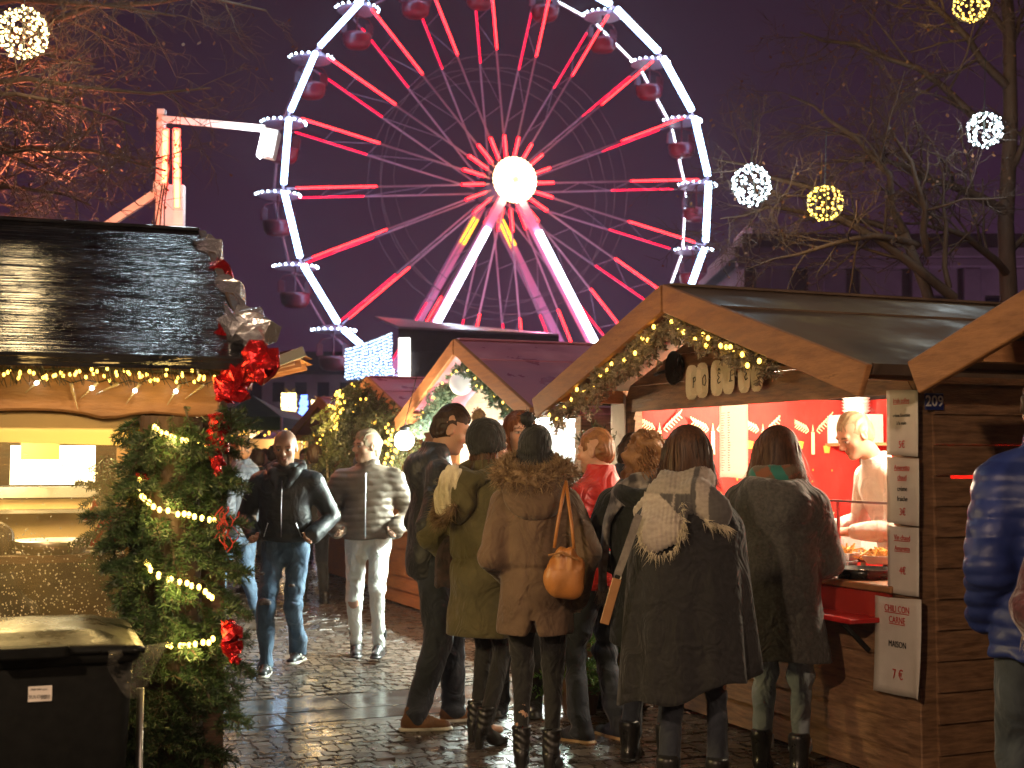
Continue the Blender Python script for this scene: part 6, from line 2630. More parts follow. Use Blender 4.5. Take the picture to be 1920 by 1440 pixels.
p0 = at(1330, 560, YD + 6)
p1 = at(1470, 480, YD + 6)
MB().prism([(at(1310, 560, YD + 6).x, 0), (xa + 2, 0), (xa + 2, zt + 2.2), (at(1420, 470, YD + 6).x, at(1420, 505, YD).z), (at(1335, 560, YD + 6).x, at(1335, 558, YD).z)], lambda a, b: (a, YD + 9, b), 5, (0, 1, 0)).build('side_wing', STONE, o)
fl_ = empty('added_floodlight', (xa + 9, YD - 5, 0), 0, 'added purple floodlight giving wheel light to the columned building', 'floodlight')  # added lamp, stands in for the wheel's light on the facade
MB().box((0, 0, .25), (.4, .3, .3), rot=Matrix.Rotation(R(-30), 3, 'X')).build('housing', BLACK_M, fl_, bev=.02)
MB().span((-.15, -.1, 0), (.15, .1, .12)).build('foot', BLACK_M, fl_)
lamp(fl_, (0, .3, 1.2), 450, (.6, .33, .62), .3)
YE = 92.0
o = empty('long_building', (0, 0, 0), 0, 'long low building with a row of windows beyond the market', 'building')
xa, xb = at(330, 700, YE).x, at(720, 700, YE).x
zc, ztp = at(500, 702, YE).z, at(500, 650, YE).z
MB().span((xa, YE, 0), (xb, YE + 10, zc)).build('wall', STONE, o)
MB().prism([(0, zc + .002), (10.6, zc + .002), (6, ztp), (4.6, ztp)], lambda a, b: (xa - .3, YE - .3 + a, b), xb - xa + .6, (1, 0, 0)).build('roof', ROOFD, o)
x = xa + .5
while x < xb - 1:
    for z0 in (zc - 1.9, zc - 4.6):
        MB().span((x, YE - .05, z0), (x + .8, YE - .002, z0 + 1.35)).build('window', WIND, o)
    x += 1.55

# ------------------------------------------------------------------ small far things in the lane
GREEN = mat('green_canvas', (.02, .09, .055), (.03, .12, .07), 3, rough=.7)
YG = 27.0
o = empty('green_tent', (0, 0, 0), 0, 'dark green peaked market tent in the distance past the trunk', 'tent')
a, b, c = at(415, 780, YG), at(528, 782, YG), at(448, 735, YG)
mb = MB()
pk = Vector((c.x, YG + 1.4, c.z))
cs = [Vector((a.x, YG, a.z)), Vector((b.x, YG, b.z)), Vector((b.x, YG + 2.8, b.z)), Vector((a.x, YG + 2.8, a.z))]
mb.add(cs + [pk] + [q - Vector((0, 0, .22)) for q in cs], [(0, 1, 4), (1, 2, 4), (2, 3, 4), (3, 0, 4), (0, 5, 6, 1), (1, 6, 7, 2), (2, 7, 8, 3), (3, 8, 5, 0)])
mb.build('canopy', GREEN, o)
mb = MB()
for q in cs:
    mb.tube([(q.x, q.y, 0), (q.x, q.y, q.z)], .03, 6)
mb.build('frame', STEEL, o)
YO = 34.0
for x0, y0, x1, y1, m, lb, nm in ((530, 738, 557, 784, (1, .72, .25), 'tall glowing yellow gift box decoration', 'gift_light'), (561, 742, 582, 784, (.1, .2, 1), 'glowing blue figure decoration between two yellow boxes', 'figure_light'),
                                  (586, 752, 612, 784, (1, .68, .28), 'glowing yellow box decoration beside the fir boughs', 'gift_light')):
    a, b = at(x0, y0, YO), at(x1, y1, YO)
    w_, h_ = b.x - a.x, a.z - b.z
    o = empty(nm, ((a.x + b.x) / 2, YO, b.z), 0, lb, 'light decoration', 'light decorations in the distance')
    gm = glow('deco', m, 4)
    mb = MB()
    rr = random.Random(x0)
    nx_, nz_ = 8, 14
    for i in range(nx_):
        for j in range(nz_):
            if nm == 'figure_light' and abs(i - 3.5) > (3.2 if j in (8, 9, 10) else 1.6 + (j < 6) * 1.2):
                continue
            mb.ball((-w_ / 2 + w_ * (i + .5) / nx_ + rr.gauss(0, .012), -.2, h_ * (j + .5) / nz_ + rr.gauss(0, .012)), .034, 5)
    mb.build('bulbs', gm, o)['kind'] = 'stuff'
    mb = MB()
    if nm == 'gift_light':
        mb.span((-w_ / 2, -.14, 0), (w_ / 2, .3, h_ * .96))
        mb.tube([(0, 0, h_), (-.12, 0, h_ + .14), (0, 0, h_ + .02), (.12, 0, h_ + .14), (0, 0, h_)], .03, 6)
    else:
        mb.lathe([(.05, 0), (w_ * .45, .02), (w_ * .3, h_ * .5), (w_ * .2, h_ * .75), (.01, h_ * .8)], (0, 0, 0), 14)
        mb.ball((0, 0, h_ * .88), h_ * .13, 12)
    mb.build('frame', mat('deco_cloth', tuple(.35 * q for q in m), rough=.7), o)
    mb = MB()
    mb.span((-w_ / 2, -.1, -b.z), (-w_ / 2 + .1, .1, 0))
    mb.span((w_ / 2 - .1, -.1, -b.z), (w_ / 2, .1, 0))
    mb.build('stand', BLACK_M, o)
# far chalets with lit gables at the end of the lane
for i, (px, Y, lb) in enumerate(((505, 30, 'far chalet with yellow bulbs on its gable, nearest the bald man'), (468, 32, 'far chalet with yellow bulbs half hidden by the trunk boughs'), (552, 38, 'far chalet under the glowing boxes with purple light'))):
    c = at(px, 860, Y)
    o = empty('far_chalet', (c.x, Y, 0), R(-6), lb, 'market stall', 'wooden market stalls in the distance')
    w_ = .95
    MB().span((-w_, 0, 0), (w_, 2, 1.0)).build('front_wall', WOOD, o)
    MB().span((-w_, .9, 1.0), (w_, 1.0, 2.0)).build('back_wall', mat('lit_wall', (.5, .36, .2), rough=.7), o)
    mb = MB()
    for s in (-1, 1):
        mb.beam((s * (w_ + .2), -.4 + .0, 1.95), (0, -.4, 2.62), .05, .16, (0, -1, 0))
        mb.add([(s * (w_ + .25), -.4, 1.98), (0, -.4, 2.68), (0, 2.2, 2.68), (s * (w_ + .25), 2.2, 1.98)], [(0, 1, 2, 3)])
        mb.span((s * w_ - .05, -.05, 1.0), (s * w_ + .05, .05, 2.0))
    mb.build('roof', WOOD_D, o)
    mb = MB()
    rr = random.Random(i)
    for k in range(26):
        f = rr.uniform(-1, 1)
        mb.ball((f * (w_ + .2), -.47, 1.95 + .62 * (1 - abs(f)) - rr.random() * .28), .028, 5)
    mb.build('bulbs', GOLD_D, o)['kind'] = 'stuff'
    lamp(o, (0, .5, 1.9), 25, (1, .65, .3) if i < 2 else (.6, .3, 1), .1)
# purple tent cloth under the far decorations
# lanterns added behind us in place of the lit stalls out of view
LM = glow('lantern_glow', (1, .62, .3), 6)
for i, (x, y, z, p_, lb) in enumerate(((-2.0, .2, 3.5, 580, 'added black lantern on the left, lighting the lane from behind the viewer'), (3.4, .6, 3.3, 340, 'added black lantern on the right, lighting the lane from behind the viewer'))):
    o = empty('added_lantern', (x, y, 0), 0, lb, 'added lamp', 'added lanterns behind the viewer')
    MB().lathe([(.12, 0), (.12, .1), (.06, .2), (.045, 1.2), (.04, z - .35), (.001, z - .34)], (0, 0, 0), 14).build('lamp_post', BLACK_M, o, True)
    MB().lathe([(.06, -.3), (.14, .0), (.14, .02), (.001, .03)], (0, 0, z), 6).build('lantern_glass', clear_mat('lantern_pane'), o)
    MB().lathe([(.19, .03), (.05, .17), (.001, .2)], (0, 0, z), 6).build('lantern_roof', BLACK_M, o)
    MB().ball((0, 0, z - .1), .05, 10).build('light_bulb', LM, o, True)
    lamp(o, (0, 0, z - .1), p_, (1, .68, .42), .08)
# ------------------------------------------------------------------ damp night air
hm = bpy.data.materials.new('haze')
hm.use_nodes = True
hn, hl_ = hm.node_tree.nodes, hm.node_tree.links
hn.remove(hn['Principled BSDF'])
pv = hn.new('ShaderNodeVolumePrincipled')
pv.inputs['Color'].default_value = (.85, .82, .86, 1)
pv.inputs['Density'].default_value = .0009
pv.inputs['Anisotropy'].default_value = .6
hl_.new(pv.outputs[0], hn['Material Output'].inputs['Volume'])
hz = MB().span((-162, -52, -1.0), (162, 242, 33)).build('haze', hm)
tag(hz, 'thin damp night air over the whole market', 'haze', kind='stuff')
# ------------------------------------------------------------------ everyone in the lane
SKIN = mat('skin', (.4, .2, .13), rough=.5, attr='Col', sss=.12, spec=.4, bump=.15, bscale=260, bdist=.001)


def fab(name, c1, c2, sc_=9, rough=.85, bump=.35, bs=170, sheen=.15, wr=(7, .035, (1, 1, .8)), **k):
    return mat(name, c1, c2, sc_, rough=rough, bump=bump, bscale=bs, bdist=.003, sheen=sheen, wr=wr, **k)


DENIM = fab('blue_denim', (.035, .075, .14), (.1, .17, .26), 5, bs=300)
DENIM_L = fab('pale_denim', (.2, .25, .3), (.33, .38, .42), 4, bs=300)
DENIM_W = fab('white_denim', (.62, .62, .58), (.74, .74, .7), 5, bs=300)
DENIM_D = fab('dark_denim', (.012, .016, .028), (.03, .036, .055), 6, bs=300)
BLACKC = fab('black_cloth', (.008, .008, .01), (.018, .018, .02), 8)
LEATH = mat('black_leather', (.011, .012, .014), (.024, .025, .028), 12, rough=.42, rough2=.6, bump=.3, bscale=60, bdist=.003, wr=(6, .022))
BEIGE = mat('taupe_nylon', (.15, .115, .085), (.2, .155, .115), 8, rough=.36, rough2=.5, bump=.25, bscale=40, bdist=.006)
NAVY = fab('navy_shell', (.012, .013, .019), (.024, .025, .033), 6, rough=.55, bs=60)
OLIVE = fab('olive_cotton', (.06, .05, .02), (.1, .082, .034), 5, bs=120)
BROWN = fab('brown_cotton', (.095, .056, .034), (.145, .088, .054), 5, bs=120)
REDJ = fab('red_softshell', (.5, .012, .014), (.62, .025, .02), 5, rough=.5, bs=60)
CAPE = fab('charcoal_wool', (.006, .0055, .0075), (.015, .0138, .017), 40, sheen=.12, bs=90, bump=.4)
GREYW = fab('grey_boiled_wool', (.028, .026, .0255), (.088, .083, .078), 60, sheen=.3, bs=90, bump=.6, lo=.3, hi=.75)
BLUEP = mat('blue_nylon', (.014, .028, .15), (.024, .045, .2), 6, rough=.38, rough2=.55, bump=.25, bscale=40, bdist=.006)
GREYJ = fab('grey_blue_jacket', (.045, .058, .078), (.085, .1, .125), 6, rough=.6)
KNIT = fab('black_knit', (.008, .009, .009), (.02, .02, .021), 30, bs=140, bump=.6)
CREAMK = fab('cream_knit', (.5, .42, .29), (.66, .58, .43), 22, bs=90, bump=.8)
WHITEK = fab('white_jumper', (.68, .64, .58), (.78, .74, .68), 12, bs=90, bump=.5)
FURB = mat('brown_fur', (.13, .075, .035), (.36, .24, .13), 26, rough=.6)
FURK = mat('black_fur', (.01, .01, .011), (.022, .02, .02), 26, rough=.7)
HAIR_D = mat('dark_brown_hair', (.02, .011, .007), (.05, .026, .015), 20, (6, 6, .8), rough=.55, spec=.35)
HAIR_R = mat('auburn_hair', (.12, .04, .014), (.27, .1, .035), 16, (6, 6, .8), rough=.52, spec=.4)
HAIR_B = mat('brown_hair', (.05, .022, .011), (.13, .058, .026), 16, (6, 6, .8), rough=.52, spec=.4)
HAIR_C = mat('curly_copper_hair', (.16, .07, .025), (.42, .22, .09), 12, rough=.5, spec=.4)
HAIR_G = mat('ginger_hair', (.16, .06, .018), (.3, .13, .045), 30, rough=.5)
HAIR_S = mat('sandy_hair', (.22, .16, .09), (.36, .28, .17), 30, rough=.5)
RUB_W = mat('white_rubber', (.6, .57, .5), (.45, .42, .36), 12, rough=.5)
RUB_K = mat('black_rubber', (.012, .012, .012), (.02, .02, .02), 12, rough=.5)
RUB_T = mat('tan_rubber', (.42, .28, .15), (.32, .2, .1), 12, rough=.5)
SHOE_K = mat('black_shoe', (.012, .012, .013), (.025, .024, .024), 15, rough=.25, rough2=.45)
SHOE_B = mat('brown_suede', (.12, .05, .018), (.2, .09, .035), 15, rough=.7)
SHOE_N = mat('navy_canvas', (.012, .014, .025), (.025, .028, .045), 15, rough=.8)
LEATH_O = mat('orange_leather', (.36, .13, .03), (.5, .21, .06), 6, rough=.32, rough2=.5, bump=.3, bscale=40, bdist=.004)
LEATH_T = mat('tan_leather', (.3, .14, .05), (.4, .2, .08), 8, rough=.4)
ZIP = mat('zip_metal', (.5, .5, .5), rough=.3, metal=1)


def loft(name, m, root, c, z0, z1, fn, na=110, nz=60, cols=None, fold=None):
    """garment as a lofted skin: fn(a, t) -> (radius x, radius y, z shift)"""
    vs = np.zeros((nz + 1, na, 3))
    a = np.linspace(0, 2 * np.pi, na, endpoint=False)
    for i in range(nz + 1):
        t = i / nz
        rx, ry, dz = fn(a, t)
        vs[i, :, 0] = c[0] + rx * np.cos(a)
        vs[i, :, 1] = c[1] + ry * np.sin(a)
        vs[i, :, 2] = z0 + (z1 - z0) * t + dz
    V = vs.reshape(-1, 3)
    i, j = np.meshgrid(np.arange(nz), np.arange(na), indexing='ij')
    j2 = (j + 1) % na
    Q = np.stack([i * na + j, (i + 1) * na + j, (i + 1) * na + j2, i * na + j2], 2).reshape(-1, 4)
    me = np_mesh(name, V, Q, True, None, cols(V) if cols else None)
    o = link_mesh(name, me, root, m)
    s = o.modifiers.new('thickness', 'SOLIDIFY')
    s.thickness = .012
    s.offset = -1
    return o


def zipline(J, root, y, z0, z1, x=0.0, name='zip', m=None):
    return MB().tube([(x, y, z0), (x, y + .012, (z0 + z1) / 2), (x, y - .01, z1)], .004, 5).build(name, m or ZIP, root)


# 1 --- man beyond the trunk in a blue grey jacket
J = skel(fl=(-.1, .16, 0), fr=(.1, -.16, 0), pl=0, pr=0, yaw=-8, pit=4, hz=.91)
r = body(J, 'man in blue grey hooded jacket and jeans walking left just past the trunk', (-2.47, 12.2, 0), 62, 1.76, skin=(.5, .3, .2), hairc=(.3, .18, .09), beard=.5, group='people walking in the lane')
jacket(J, r, GREYJ, hem=.84, fat=.012, seed=2, extra=lambda F: F.ring(J['neck'] + A(0, -.04, .0), (0, -.35, 1), .085, .035, k=.04))
trousers(J, r, DENIM, seed=3)
short_hair(J, r, HAIR_G)
shoes(J, r, 'sneaker', RUB_W, RUB_W)

TORN = mat('torn_skin', (.05, .04, .04), (.25, .2, .18), 30, rough=.8)
# 2 --- shaven man in black leather jacket
J = skel(fl=(-.075, -.12, -8), fr=(.1, .17, 6), zl=.05, pl=-.45, hl=(-.215, .12, .97), hr=(.215, .12, .97), el=(-.62, -1, .1), er=(.62, -1, .1), yaw=4, pit=14, hz=.9, sh=.2, lean=.03)
r = body(J, 'shaven headed man in black leather jacket and ripped blue jeans walking towards us', (-1.66, 9.85, 0), 177, 1.79, skin=(.42, .22, .135), hairc=(.05, .028, .018), beard=.65, stubble=.5,
         group='people walking in the lane')
jk = jacket(J, r, LEATH, hem=.93, fat=.014, arm=(.07, .06, .05), seed=5, fold=.007, flare=-.012, cinch=.985, colh=.02)
F = Field(J['neck'] - .25, J['neck'] + .2, .008)
F.ring(J['neck'] + A(0, -.01, .0), (0, .45, 1), .095, .036, k=.02, sx_=1.12)
F.cap(J['neck'] + A(-.085, .09, -.03), J['neck'] + A(-.04, .15, -.13), .034, .02, k=.03)
F.cap(J['neck'] + A(.085, .09, -.03), J['neck'] + A(.04, .15, -.13), .034, .02, k=.03)
F.disp(lambda P: sines(P, 3, 90, 6, .004), .03)
co = field_obj(F, 'fur_collar', FURK, jk)
zipline(J, jk, .158, .96, 1.36, 0, 'zip')
for s in (-1, 1):
    MB().tube([(s * .1, .142, 1.06), (s * .135, .12, .96)], .004, 5).build('pocket_zip', ZIP, jk)
tr_ = trousers(J, r, DENIM, seed=6, fold=.007, an=.058)
mb = MB()
for p, d in ((J['kr'], (.05, .03)), (J['kl'] + A(0, 0, .14), (.025, .012)), (J['kr'] + A(.02, 0, .2), (.02, .01))):
    MB().ball(p + A(0, .058, .02), d[0], 10, 0, (1, .35, d[1] / d[0])).build('torn_patch', TORN, tr_, True)
shoes(J, r, 'sneaker', SHOE_K, RUB_W)
for o in [c for c in r.children if c.name.startswith('shoe')]:
    mb = MB()
    for s in (-1, 1):
        for k in range(3):
            mb.beam((s * .046, .01 + k * .026, -.05), (s * .033, .03 + k * .022, -.012), .009, .006, (1, 0, 0))
    mb.build('stripes', RUB_W, o)

# 3 --- man in quilted taupe jacket and white jeans
J = skel(fl=(-.11, .2, -4), fr=(.1, -.14, 8), zl=.045, pl=-.5, hl=(-.22, .1, .97), hr=(.22, .1, .97), el=(-.6, -1, .1), er=(.6, -1, .1), yaw=-52, pit=2, hz=.9, sh=.2)
r = body(J, 'man in quilted taupe jacket and ripped white jeans walking towards us', (-1.13, 10.5, 0), 180, 1.8, skin=(.5, .29, .19), hairc=(.16, .09, .045), beard=.55, group='people walking in the lane')
jk = jacket(J, r, BEIGE, hem=.9, fat=.02, arm=(.08, .07, .058), seed=8, fold=.003, quilt=(.052, .009), colh=.05, flare=-.005)
zipline(J, jk, .172, .91, 1.4)
F = Field(J['neck'] - .2, J['neck'] + .16, .008)
F.ring(J['neck'] + A(.02, -.03, .045), (.1, -.1, 1), .078, .02, k=.02, flat=1.8)
field_obj(F, 'collar_lining', NAVY, jk)
tr_ = trousers(J, r, DENIM_W, seed=9, fold=.004, kn=.058, an=.044, th=.092)
mb = MB().ball(J['kr'] + A(0, .052, -.02), .042, 12, 0, (1, .35, 1.2))
mb.build('torn_knee', mat('bare_knee', (.42, .22, .14), rough=.6), tr_, True)
short_hair(J, r, HAIR_S, top=.018, side=.0, seed=4, lump=.006)
shoes(J, r, 'hightop', SHOE_K, RUB_K)

# 4 --- tall dark haired man in profile
J = skel(fl=(-.1, .14, 8), fr=(.1, -.1, -5), hl=(-.2, .17, .98), hr=(.2, .15, .98), el=(-.6, -1, 0), er=(.7, -1, 0), yaw=-8, pit=24, hz=.925, neckf=.03, sh=.195, lean=.04)
r = body(J, 'tall dark haired young man in black hooded jacket looking down to the right', (-.47, 7.85, 0), -78, 1.86, skin=(.46, .26, .17), group='customers waiting between the stalls', hairc=(.03, .02, .015))
jk = jacket(J, r, NAVY, hem=.82, fat=.014, arm=(.074, .064, .052), seed=12, fold=.008, flare=.0,
            extra=lambda F: (F.ring(J['neck'] + A(0, -.045, -.015), (0, -.5, 1), .092, .036, k=.03), F.ell(J['neck'] + A(0, -.12, -.08), (.1, .05, .09), None, k=.05)))
trousers(J, r, DENIM_D, seed=13, fold=.007, kn=.074, an=.068, th=.1)
short_hair(J, r, HAIR_D, top=.018, side=.0, seed=6, lump=.005, fringe=.0, back=-.05)
shoes(J, r, 'sneaker', SHOE_B, RUB_W, 1.05)

# 5 --- woman in olive parka
J = skel(fl=(-.09, .07, 10), fr=(.08, -.05, -10), ank=.135, hz=.965, yaw=-30, pit=8, lean=.03, hl=(-.24, .14, .98), hr=(.22, .2, 1.0))
r = body(J, 'woman in olive parka and black bobble hat with cream lined hood hanging off her back', (-.17, 7.35, 0), -38, 1.70, female=True, skin=(.5, .3, .21), group='customers waiting between the stalls')
jk = jacket(J, r, OLIVE, hem=.61, fat=.022, flare=.035, arm=(.074, .066, .056), waist=.15, seed=15, fold=.009, cinch=1.03, colh=.07)
nk = J['neck']
F = Field(nk - .42, nk + .25, .008)
F.ell(nk + A(-.06, -.15, -.12), (.13, .07, .17), None, k=.03)
F.ring(nk + A(-.01, -.05, .0), (.1, -.5, 1), .1, .045, k=.04)
F.disp(lambda P: sines(P, 7, 26, 5, .008), .03)
hd = field_obj(F, 'hood', OLIVE, jk)
F = Field(nk - .42, nk + .25, .007)
F.ell(nk + A(-.095, -.185, -.095), (.085, .05, .155), np.array(Matrix.Rotation(R(20), 3, 'Y')), k=.03)
F.disp(lambda P: .006 * np.sin(P[:, 0] * 160 + sines(P, 3, 20, 4, 1.5)) + sines(P, 8, 40, 5, .004), .03)
field_obj(F, 'hood_lining', CREAMK, jk)
t = np.linspace(0, 1, 200)[:, None]
base = np.asarray(nk)[None] + np.array((-.2, -.17, -.2))[None] * (1 - t) + np.array((.0, -.24, -.17))[None] * t + np.array((0, -.02, -.07))[None] * np.sin(np.pi * t)
base = np.concatenate([base, np.asarray(nk)[None] + np.array((-.2, -.15, -.2))[None] * (1 - t) + np.array((-.17, -.1, -.02))[None] * t])
fur(base, np.tile((-.25, -.75, -.45), (len(base), 1)) + nrng.normal(size=base.shape) * .2, .055, 1700, 'fur_trim', FURB, jk, 3, .005, .5)
trousers(J, r, BLACKC, th=.085, kn=.056, an=.039, seed=16, fold=.003)
shoes(J, r, 'heel', SHOE_K, SHOE_K)
beanie(J, r, KNIT, (-.02, -.075, .155), FURB, 1, low=-.03, slouch=.01)
long_hair(J, r, HAIR_B, .17, -.016, .012, 12, 160, .08)
# dark scarf end hanging down her left side
sv = []
o = loft('scarf_end', fab('dark_plaid', (.015, .012, .015), (.06, .03, .03), 18), r, (-.25, -.03), 1.3, .86, lambda a, t: (np.full_like(a, .05 + .02 * t), .035 + .01 * np.sin(a * 3), .006 * np.sin(a * 4)), 24, 20)

# 6 --- woman in brown parka with fur hood
J = skel(fl=(-.075, .03, 4), fr=(.09, -.03, -12), ank=.135, hz=.965, yaw=6, pit=2, hl=(-.17, .16, 1.0), hr=(.22, .05, .9), er=(1, -.6, 0), el=(-.35, -1, -.3), sh=.16)
r = body(J, 'woman in brown parka with fur trimmed hood and black bobble hat, back to us', (.115, 6.72, 0), -6, 1.66, female=True, skin=(.5, .3, .21), group='customers waiting between the stalls')
jk = jacket(J, r, BROWN, hem=.72, fat=.014, flare=.035, arm=(.074, .066, .056), waist=.152, seed=18, fold=.007, cinch=1.06, colh=.05,
            hemcut=lambda P: np.where(P[:, 1] < 0, .02 * np.exp(-(P[:, 0] / .02) ** 2) * (P[:, 2] < .8) * 3 * (P[:, 2] < .72 + .09 * np.exp(-(P[:, 0] / .025) ** 2)), 0))
nk = J['neck']
F = Field(nk - .35, nk + .25, .008)
F.ring(nk + A(0, -.045, .03), (0, -.32, 1), .125, .055, k=.04, sx_=1.12)
F.ell(nk + A(0, -.12, -.08), (.16, .075, .12), None, k=.05)
F.disp(lambda P: sines(P, 9, 22, 5, .008), .03)
hd = field_obj(F, 'hood', BROWN, jk)
b_, o_ = ringpts(nk + A(0, -.045, .055), (0, -.32, 1), .135, .05, 1.15, count=1400, seed=4)
F = Field(nk - .35, nk + .25, .009)
F.ring(nk + A(0, -.045, .055), (0, -.32, 1), .135, .047, k=.01, sx_=1.15)
F.disp(lambda P: sines(P, 2, 90, 6, .007), .03)
fo = field_obj(F, 'fur_band', FURB, jk)
fur(b_, o_, .045, 7500, 'fur_trim', FURB, jk, 5, .005, .5, .15)
# back seams
mb = MB()
zs = np.linspace(.76, 1.33, 14)
mb.tube([(0, -.176 - .012 * math.sin(i), z) for i, z in enumerate(zs)], .003, 4)
trousers(J, r, BLACKC, th=.088, kn=.057, an=.039, seed=19, fold=.004)
shoes(J, r, 'heel', SHOE_K, SHOE_K, 1.05)
beanie(J, r, KNIT, (-.04, -.06, .165), FURK, 2, low=-.04)
# her bag
bg_ = empty('handbag', (.25, 6.43, 1.02), R(-8), 'orange leather handbag with two long handles on the shoulder of the brown parka', 'handbag')
F = Field((-.16, -.12, -.2), (.16, .12, .2), .006)
F.cap((-.03, 0, -.085), (.035, 0, -.09), .06, .058, k=.03, q=.8)
F.cap((-.035, 0, .0), (.03, 0, .0), .055, k=.05, q=.75)
F.cap((-.015, 0, .08), (.015, 0, .08), .04, k=.05, q=.7)
F.half((0, 0, 1), (0, 0, .115), .02)
F.disp(lambda P: sines(P, 5, 26, 5, .006) + .003 * np.sin(P[:, 0] * 120) * (P[:, 2] > 0), .03)
field_obj(F, 'bag_body', LEATH_O, bg_)
for s in (-1, 1):
    MB().tube([(s * .05, -.02 * s, .1), (s * .035, -.02 * s + .03, .22), (s * .014, .06, .34), (.0, .1, .42)], [.008, .009, .009, .008], 6).build('handle', LEATH_O, bg_, True)
MB().tube([(-.07, -.05, .07), (0, -.062, .085), (.07, -.05, .05)], .006, 6).build('tie', LEATH_T, bg_)

# 7 --- auburn woman facing us
J = skel(ank=.08, fl=(-.09, .03, 0), fr=(.11, 0, -6), yaw=18, pit=-2, hl=(-.2, .12, 1.0), hr=(.2, .12, 1.0), hz=.92)
r = body(J, 'long haired auburn woman facing us between the two bobble hats', (.045, 8.25, 0), 178, 1.84, female=True, skin=(.52, .31, .22), browc=(.09, .04, .02), group='customers waiting between the stalls')
jacket(J, r, BLACKC, hem=.7, fat=.015, seed=22)
trousers(J, r, BLACKC, seed=23, fold=.004)
long_hair(J, r, HAIR_R, .3, .006, -.03, 7, 420, .14, amax=1.75)
shoes(J, r, 'boot', SHOE_K, RUB_K)

# 8 --- dark figure bending to the counter behind
J = skel(yaw=-10, pit=20, lean=.22, hl=(-.15, .4, 1.05), hr=(.18, .4, 1.05))
r = body(J, 'man in shiny black jacket leaning in behind the red jacket', (.62, 8.35, 0), -52, 1.72, skin=(.45, .26, .17), group='customers waiting between the stalls', hairc=(.02, .015, .012))
jacket(J, r, LEATH, hem=.8, fat=.02, seed=25, fold=.008)
trousers(J, r, DENIM_D, seed=26)
short_hair(J, r, HAIR_D)
shoes(J, r, 'sneaker', SHOE_K, RUB_K)

# 9 --- ginger man in red jacket
J = skel(fl=(-.12, .05, 15), fr=(.11, -.02, -5), yaw=24, pit=6, hl=(-.22, .14, .98), hr=(.22, .14, .98))
r = body(J, 'ginger short haired man in red jacket looking left past the curly hair', (.5, 7.45, 0), 40, 1.72, skin=(.55, .31, .22), hairc=(.3, .14, .05), stubble=.3, group='customers at the counter of stall 209')
jk = jacket(J, r, REDJ, hem=.84, fat=.016, seed=28, fold=.006)
mb = MB().ball(J['el'] + A(-.062, -.02, .06), .014, 10, 0, (.3, 1, 1))
mb.build('badge', ZIP, jk)
trousers(J, r, DENIM_D, seed=29, fold=.007, kn=.07, an=.06)
short_hair(J, r, HAIR_G, top=.008, side=-.002, seed=9, back=-.045)
shoes(J, r, 'sneaker', SHOE_N, RUB_T, 1.08)

# 10 --- curly haired woman
J = skel(yaw=10, pit=6, hl=(-.2, .2, 1.0), hr=(.2, .2, 1.0), fl=(-.1, .02, 0))
r = body(J, 'woman with long copper curls in dark green hooded coat beside the charcoal cape', (.695, 6.92, 0), -18, 1.70, female=True, skin=(.5, .3, .2), group='customers at the counter of stall 209')
OLD = fab('dark_green_coat', (.016, .02, .014), (.034, .04, .028), 8)
jk = jacket(J, r, OLD, hem=.62, fat=.02, seed=31, flare=.03, extra=lambda F: F.ring(J['neck'] + A(0, -.06, -.03), (0, -.5, 1), .1, .05, k=.04))
trousers(J, r, DENIM_D, seed=32)
shoes(J, r, 'boot', SHOE_K, RUB_K)
hb = long_hair(J, r, HAIR_C, .22, .02, .03, 14, 0, .12, tip=.07) if False else None
F = Field(J['head'] - .36, J['head'] + .22, .008)
F.ell(hp(J, (0, -.02, .035)), (.095, .112, .108), J['R'])
F.cap(hp(J, (-.06, -.05, -.02)), hp(J, (-.085, -.07, -.2)), .065, .05, k=.05)
F.cap(hp(J, (.06, -.05, -.02)), hp(J, (.075, -.07, -.2)), .065, .05, k=.05)
F.ell(hp(J, (0, .11, -.045)), (.06, .07, .1), J['R'], k=.02, op='s')
F.disp(lambda P: sines(P, 14, 70, 6, .012), .03)
hb = field_obj(F, 'hair', HAIR_C, r)
n = 190
rr = np.random.default_rng(8)
mb = MB()
for i in range(n):
    a, ph = rr.uniform(-2.4, 2.4), rr.uniform(.3, 1.9)
    c = hp(J, (math.sin(ph) * math.sin(a) * .1, -math.sin(ph) * math.cos(a) * .115 - .02, math.cos(ph) * .11 + .035))
    L_ = rr.uniform(.1, .3)
    k = int(L_ / .008)
    q0 = rr.uniform(0, 6.28)
    rad = rr.uniform(.006, .012)
    dx = (c - J['head']) * A(.5, .5, 0)
    pts = []
    for s in range(k):
        f = s / k
        pts.append(c + dx * f * .6 + A(rad * math.cos(q0 + s * .75), rad * math.sin(q0 + s * .75), -L_ * f))
    mb.tube(pts, [.0045 * (1 - .6 * s / k) for s in range(k)], 4, cap=False)
mb.build('curls', HAIR_C, hb, True)['kind'] = 'stuff'
# plaid scarf over her shoulder
PLAID = mat('plaid_wool', (.5, .46, .38), rough=.9, attr='Col', bump=.5, bscale=130, bdist=.002, sheen=.3)


def plaid(V, base=(.42, .38, .31), dark=(.07, .065, .06), mid=(.2, .18, .16), per=.11, u=(1, .3, 0), w_=(0, .3, 1)):
    a = (V @ np.asarray(u)) / per % 1
    b = (V @ np.asarray(w_)) / per % 1
    C = np.tile(np.asarray(base), (len(V), 1))
    s1, s2 = (a < .42).astype(float), (b < .42).astype(float)
    C = C * (1 - .5 * (s1 + s2)[:, None]) + np.asarray(dark) * (.5 * (s1 + s2)[:, None])
    l_ = ((np.abs(a - .7) < .05) | (np.abs(b - .7) < .05))[:, None]
    return np.where(l_, np.asarray(mid), C)


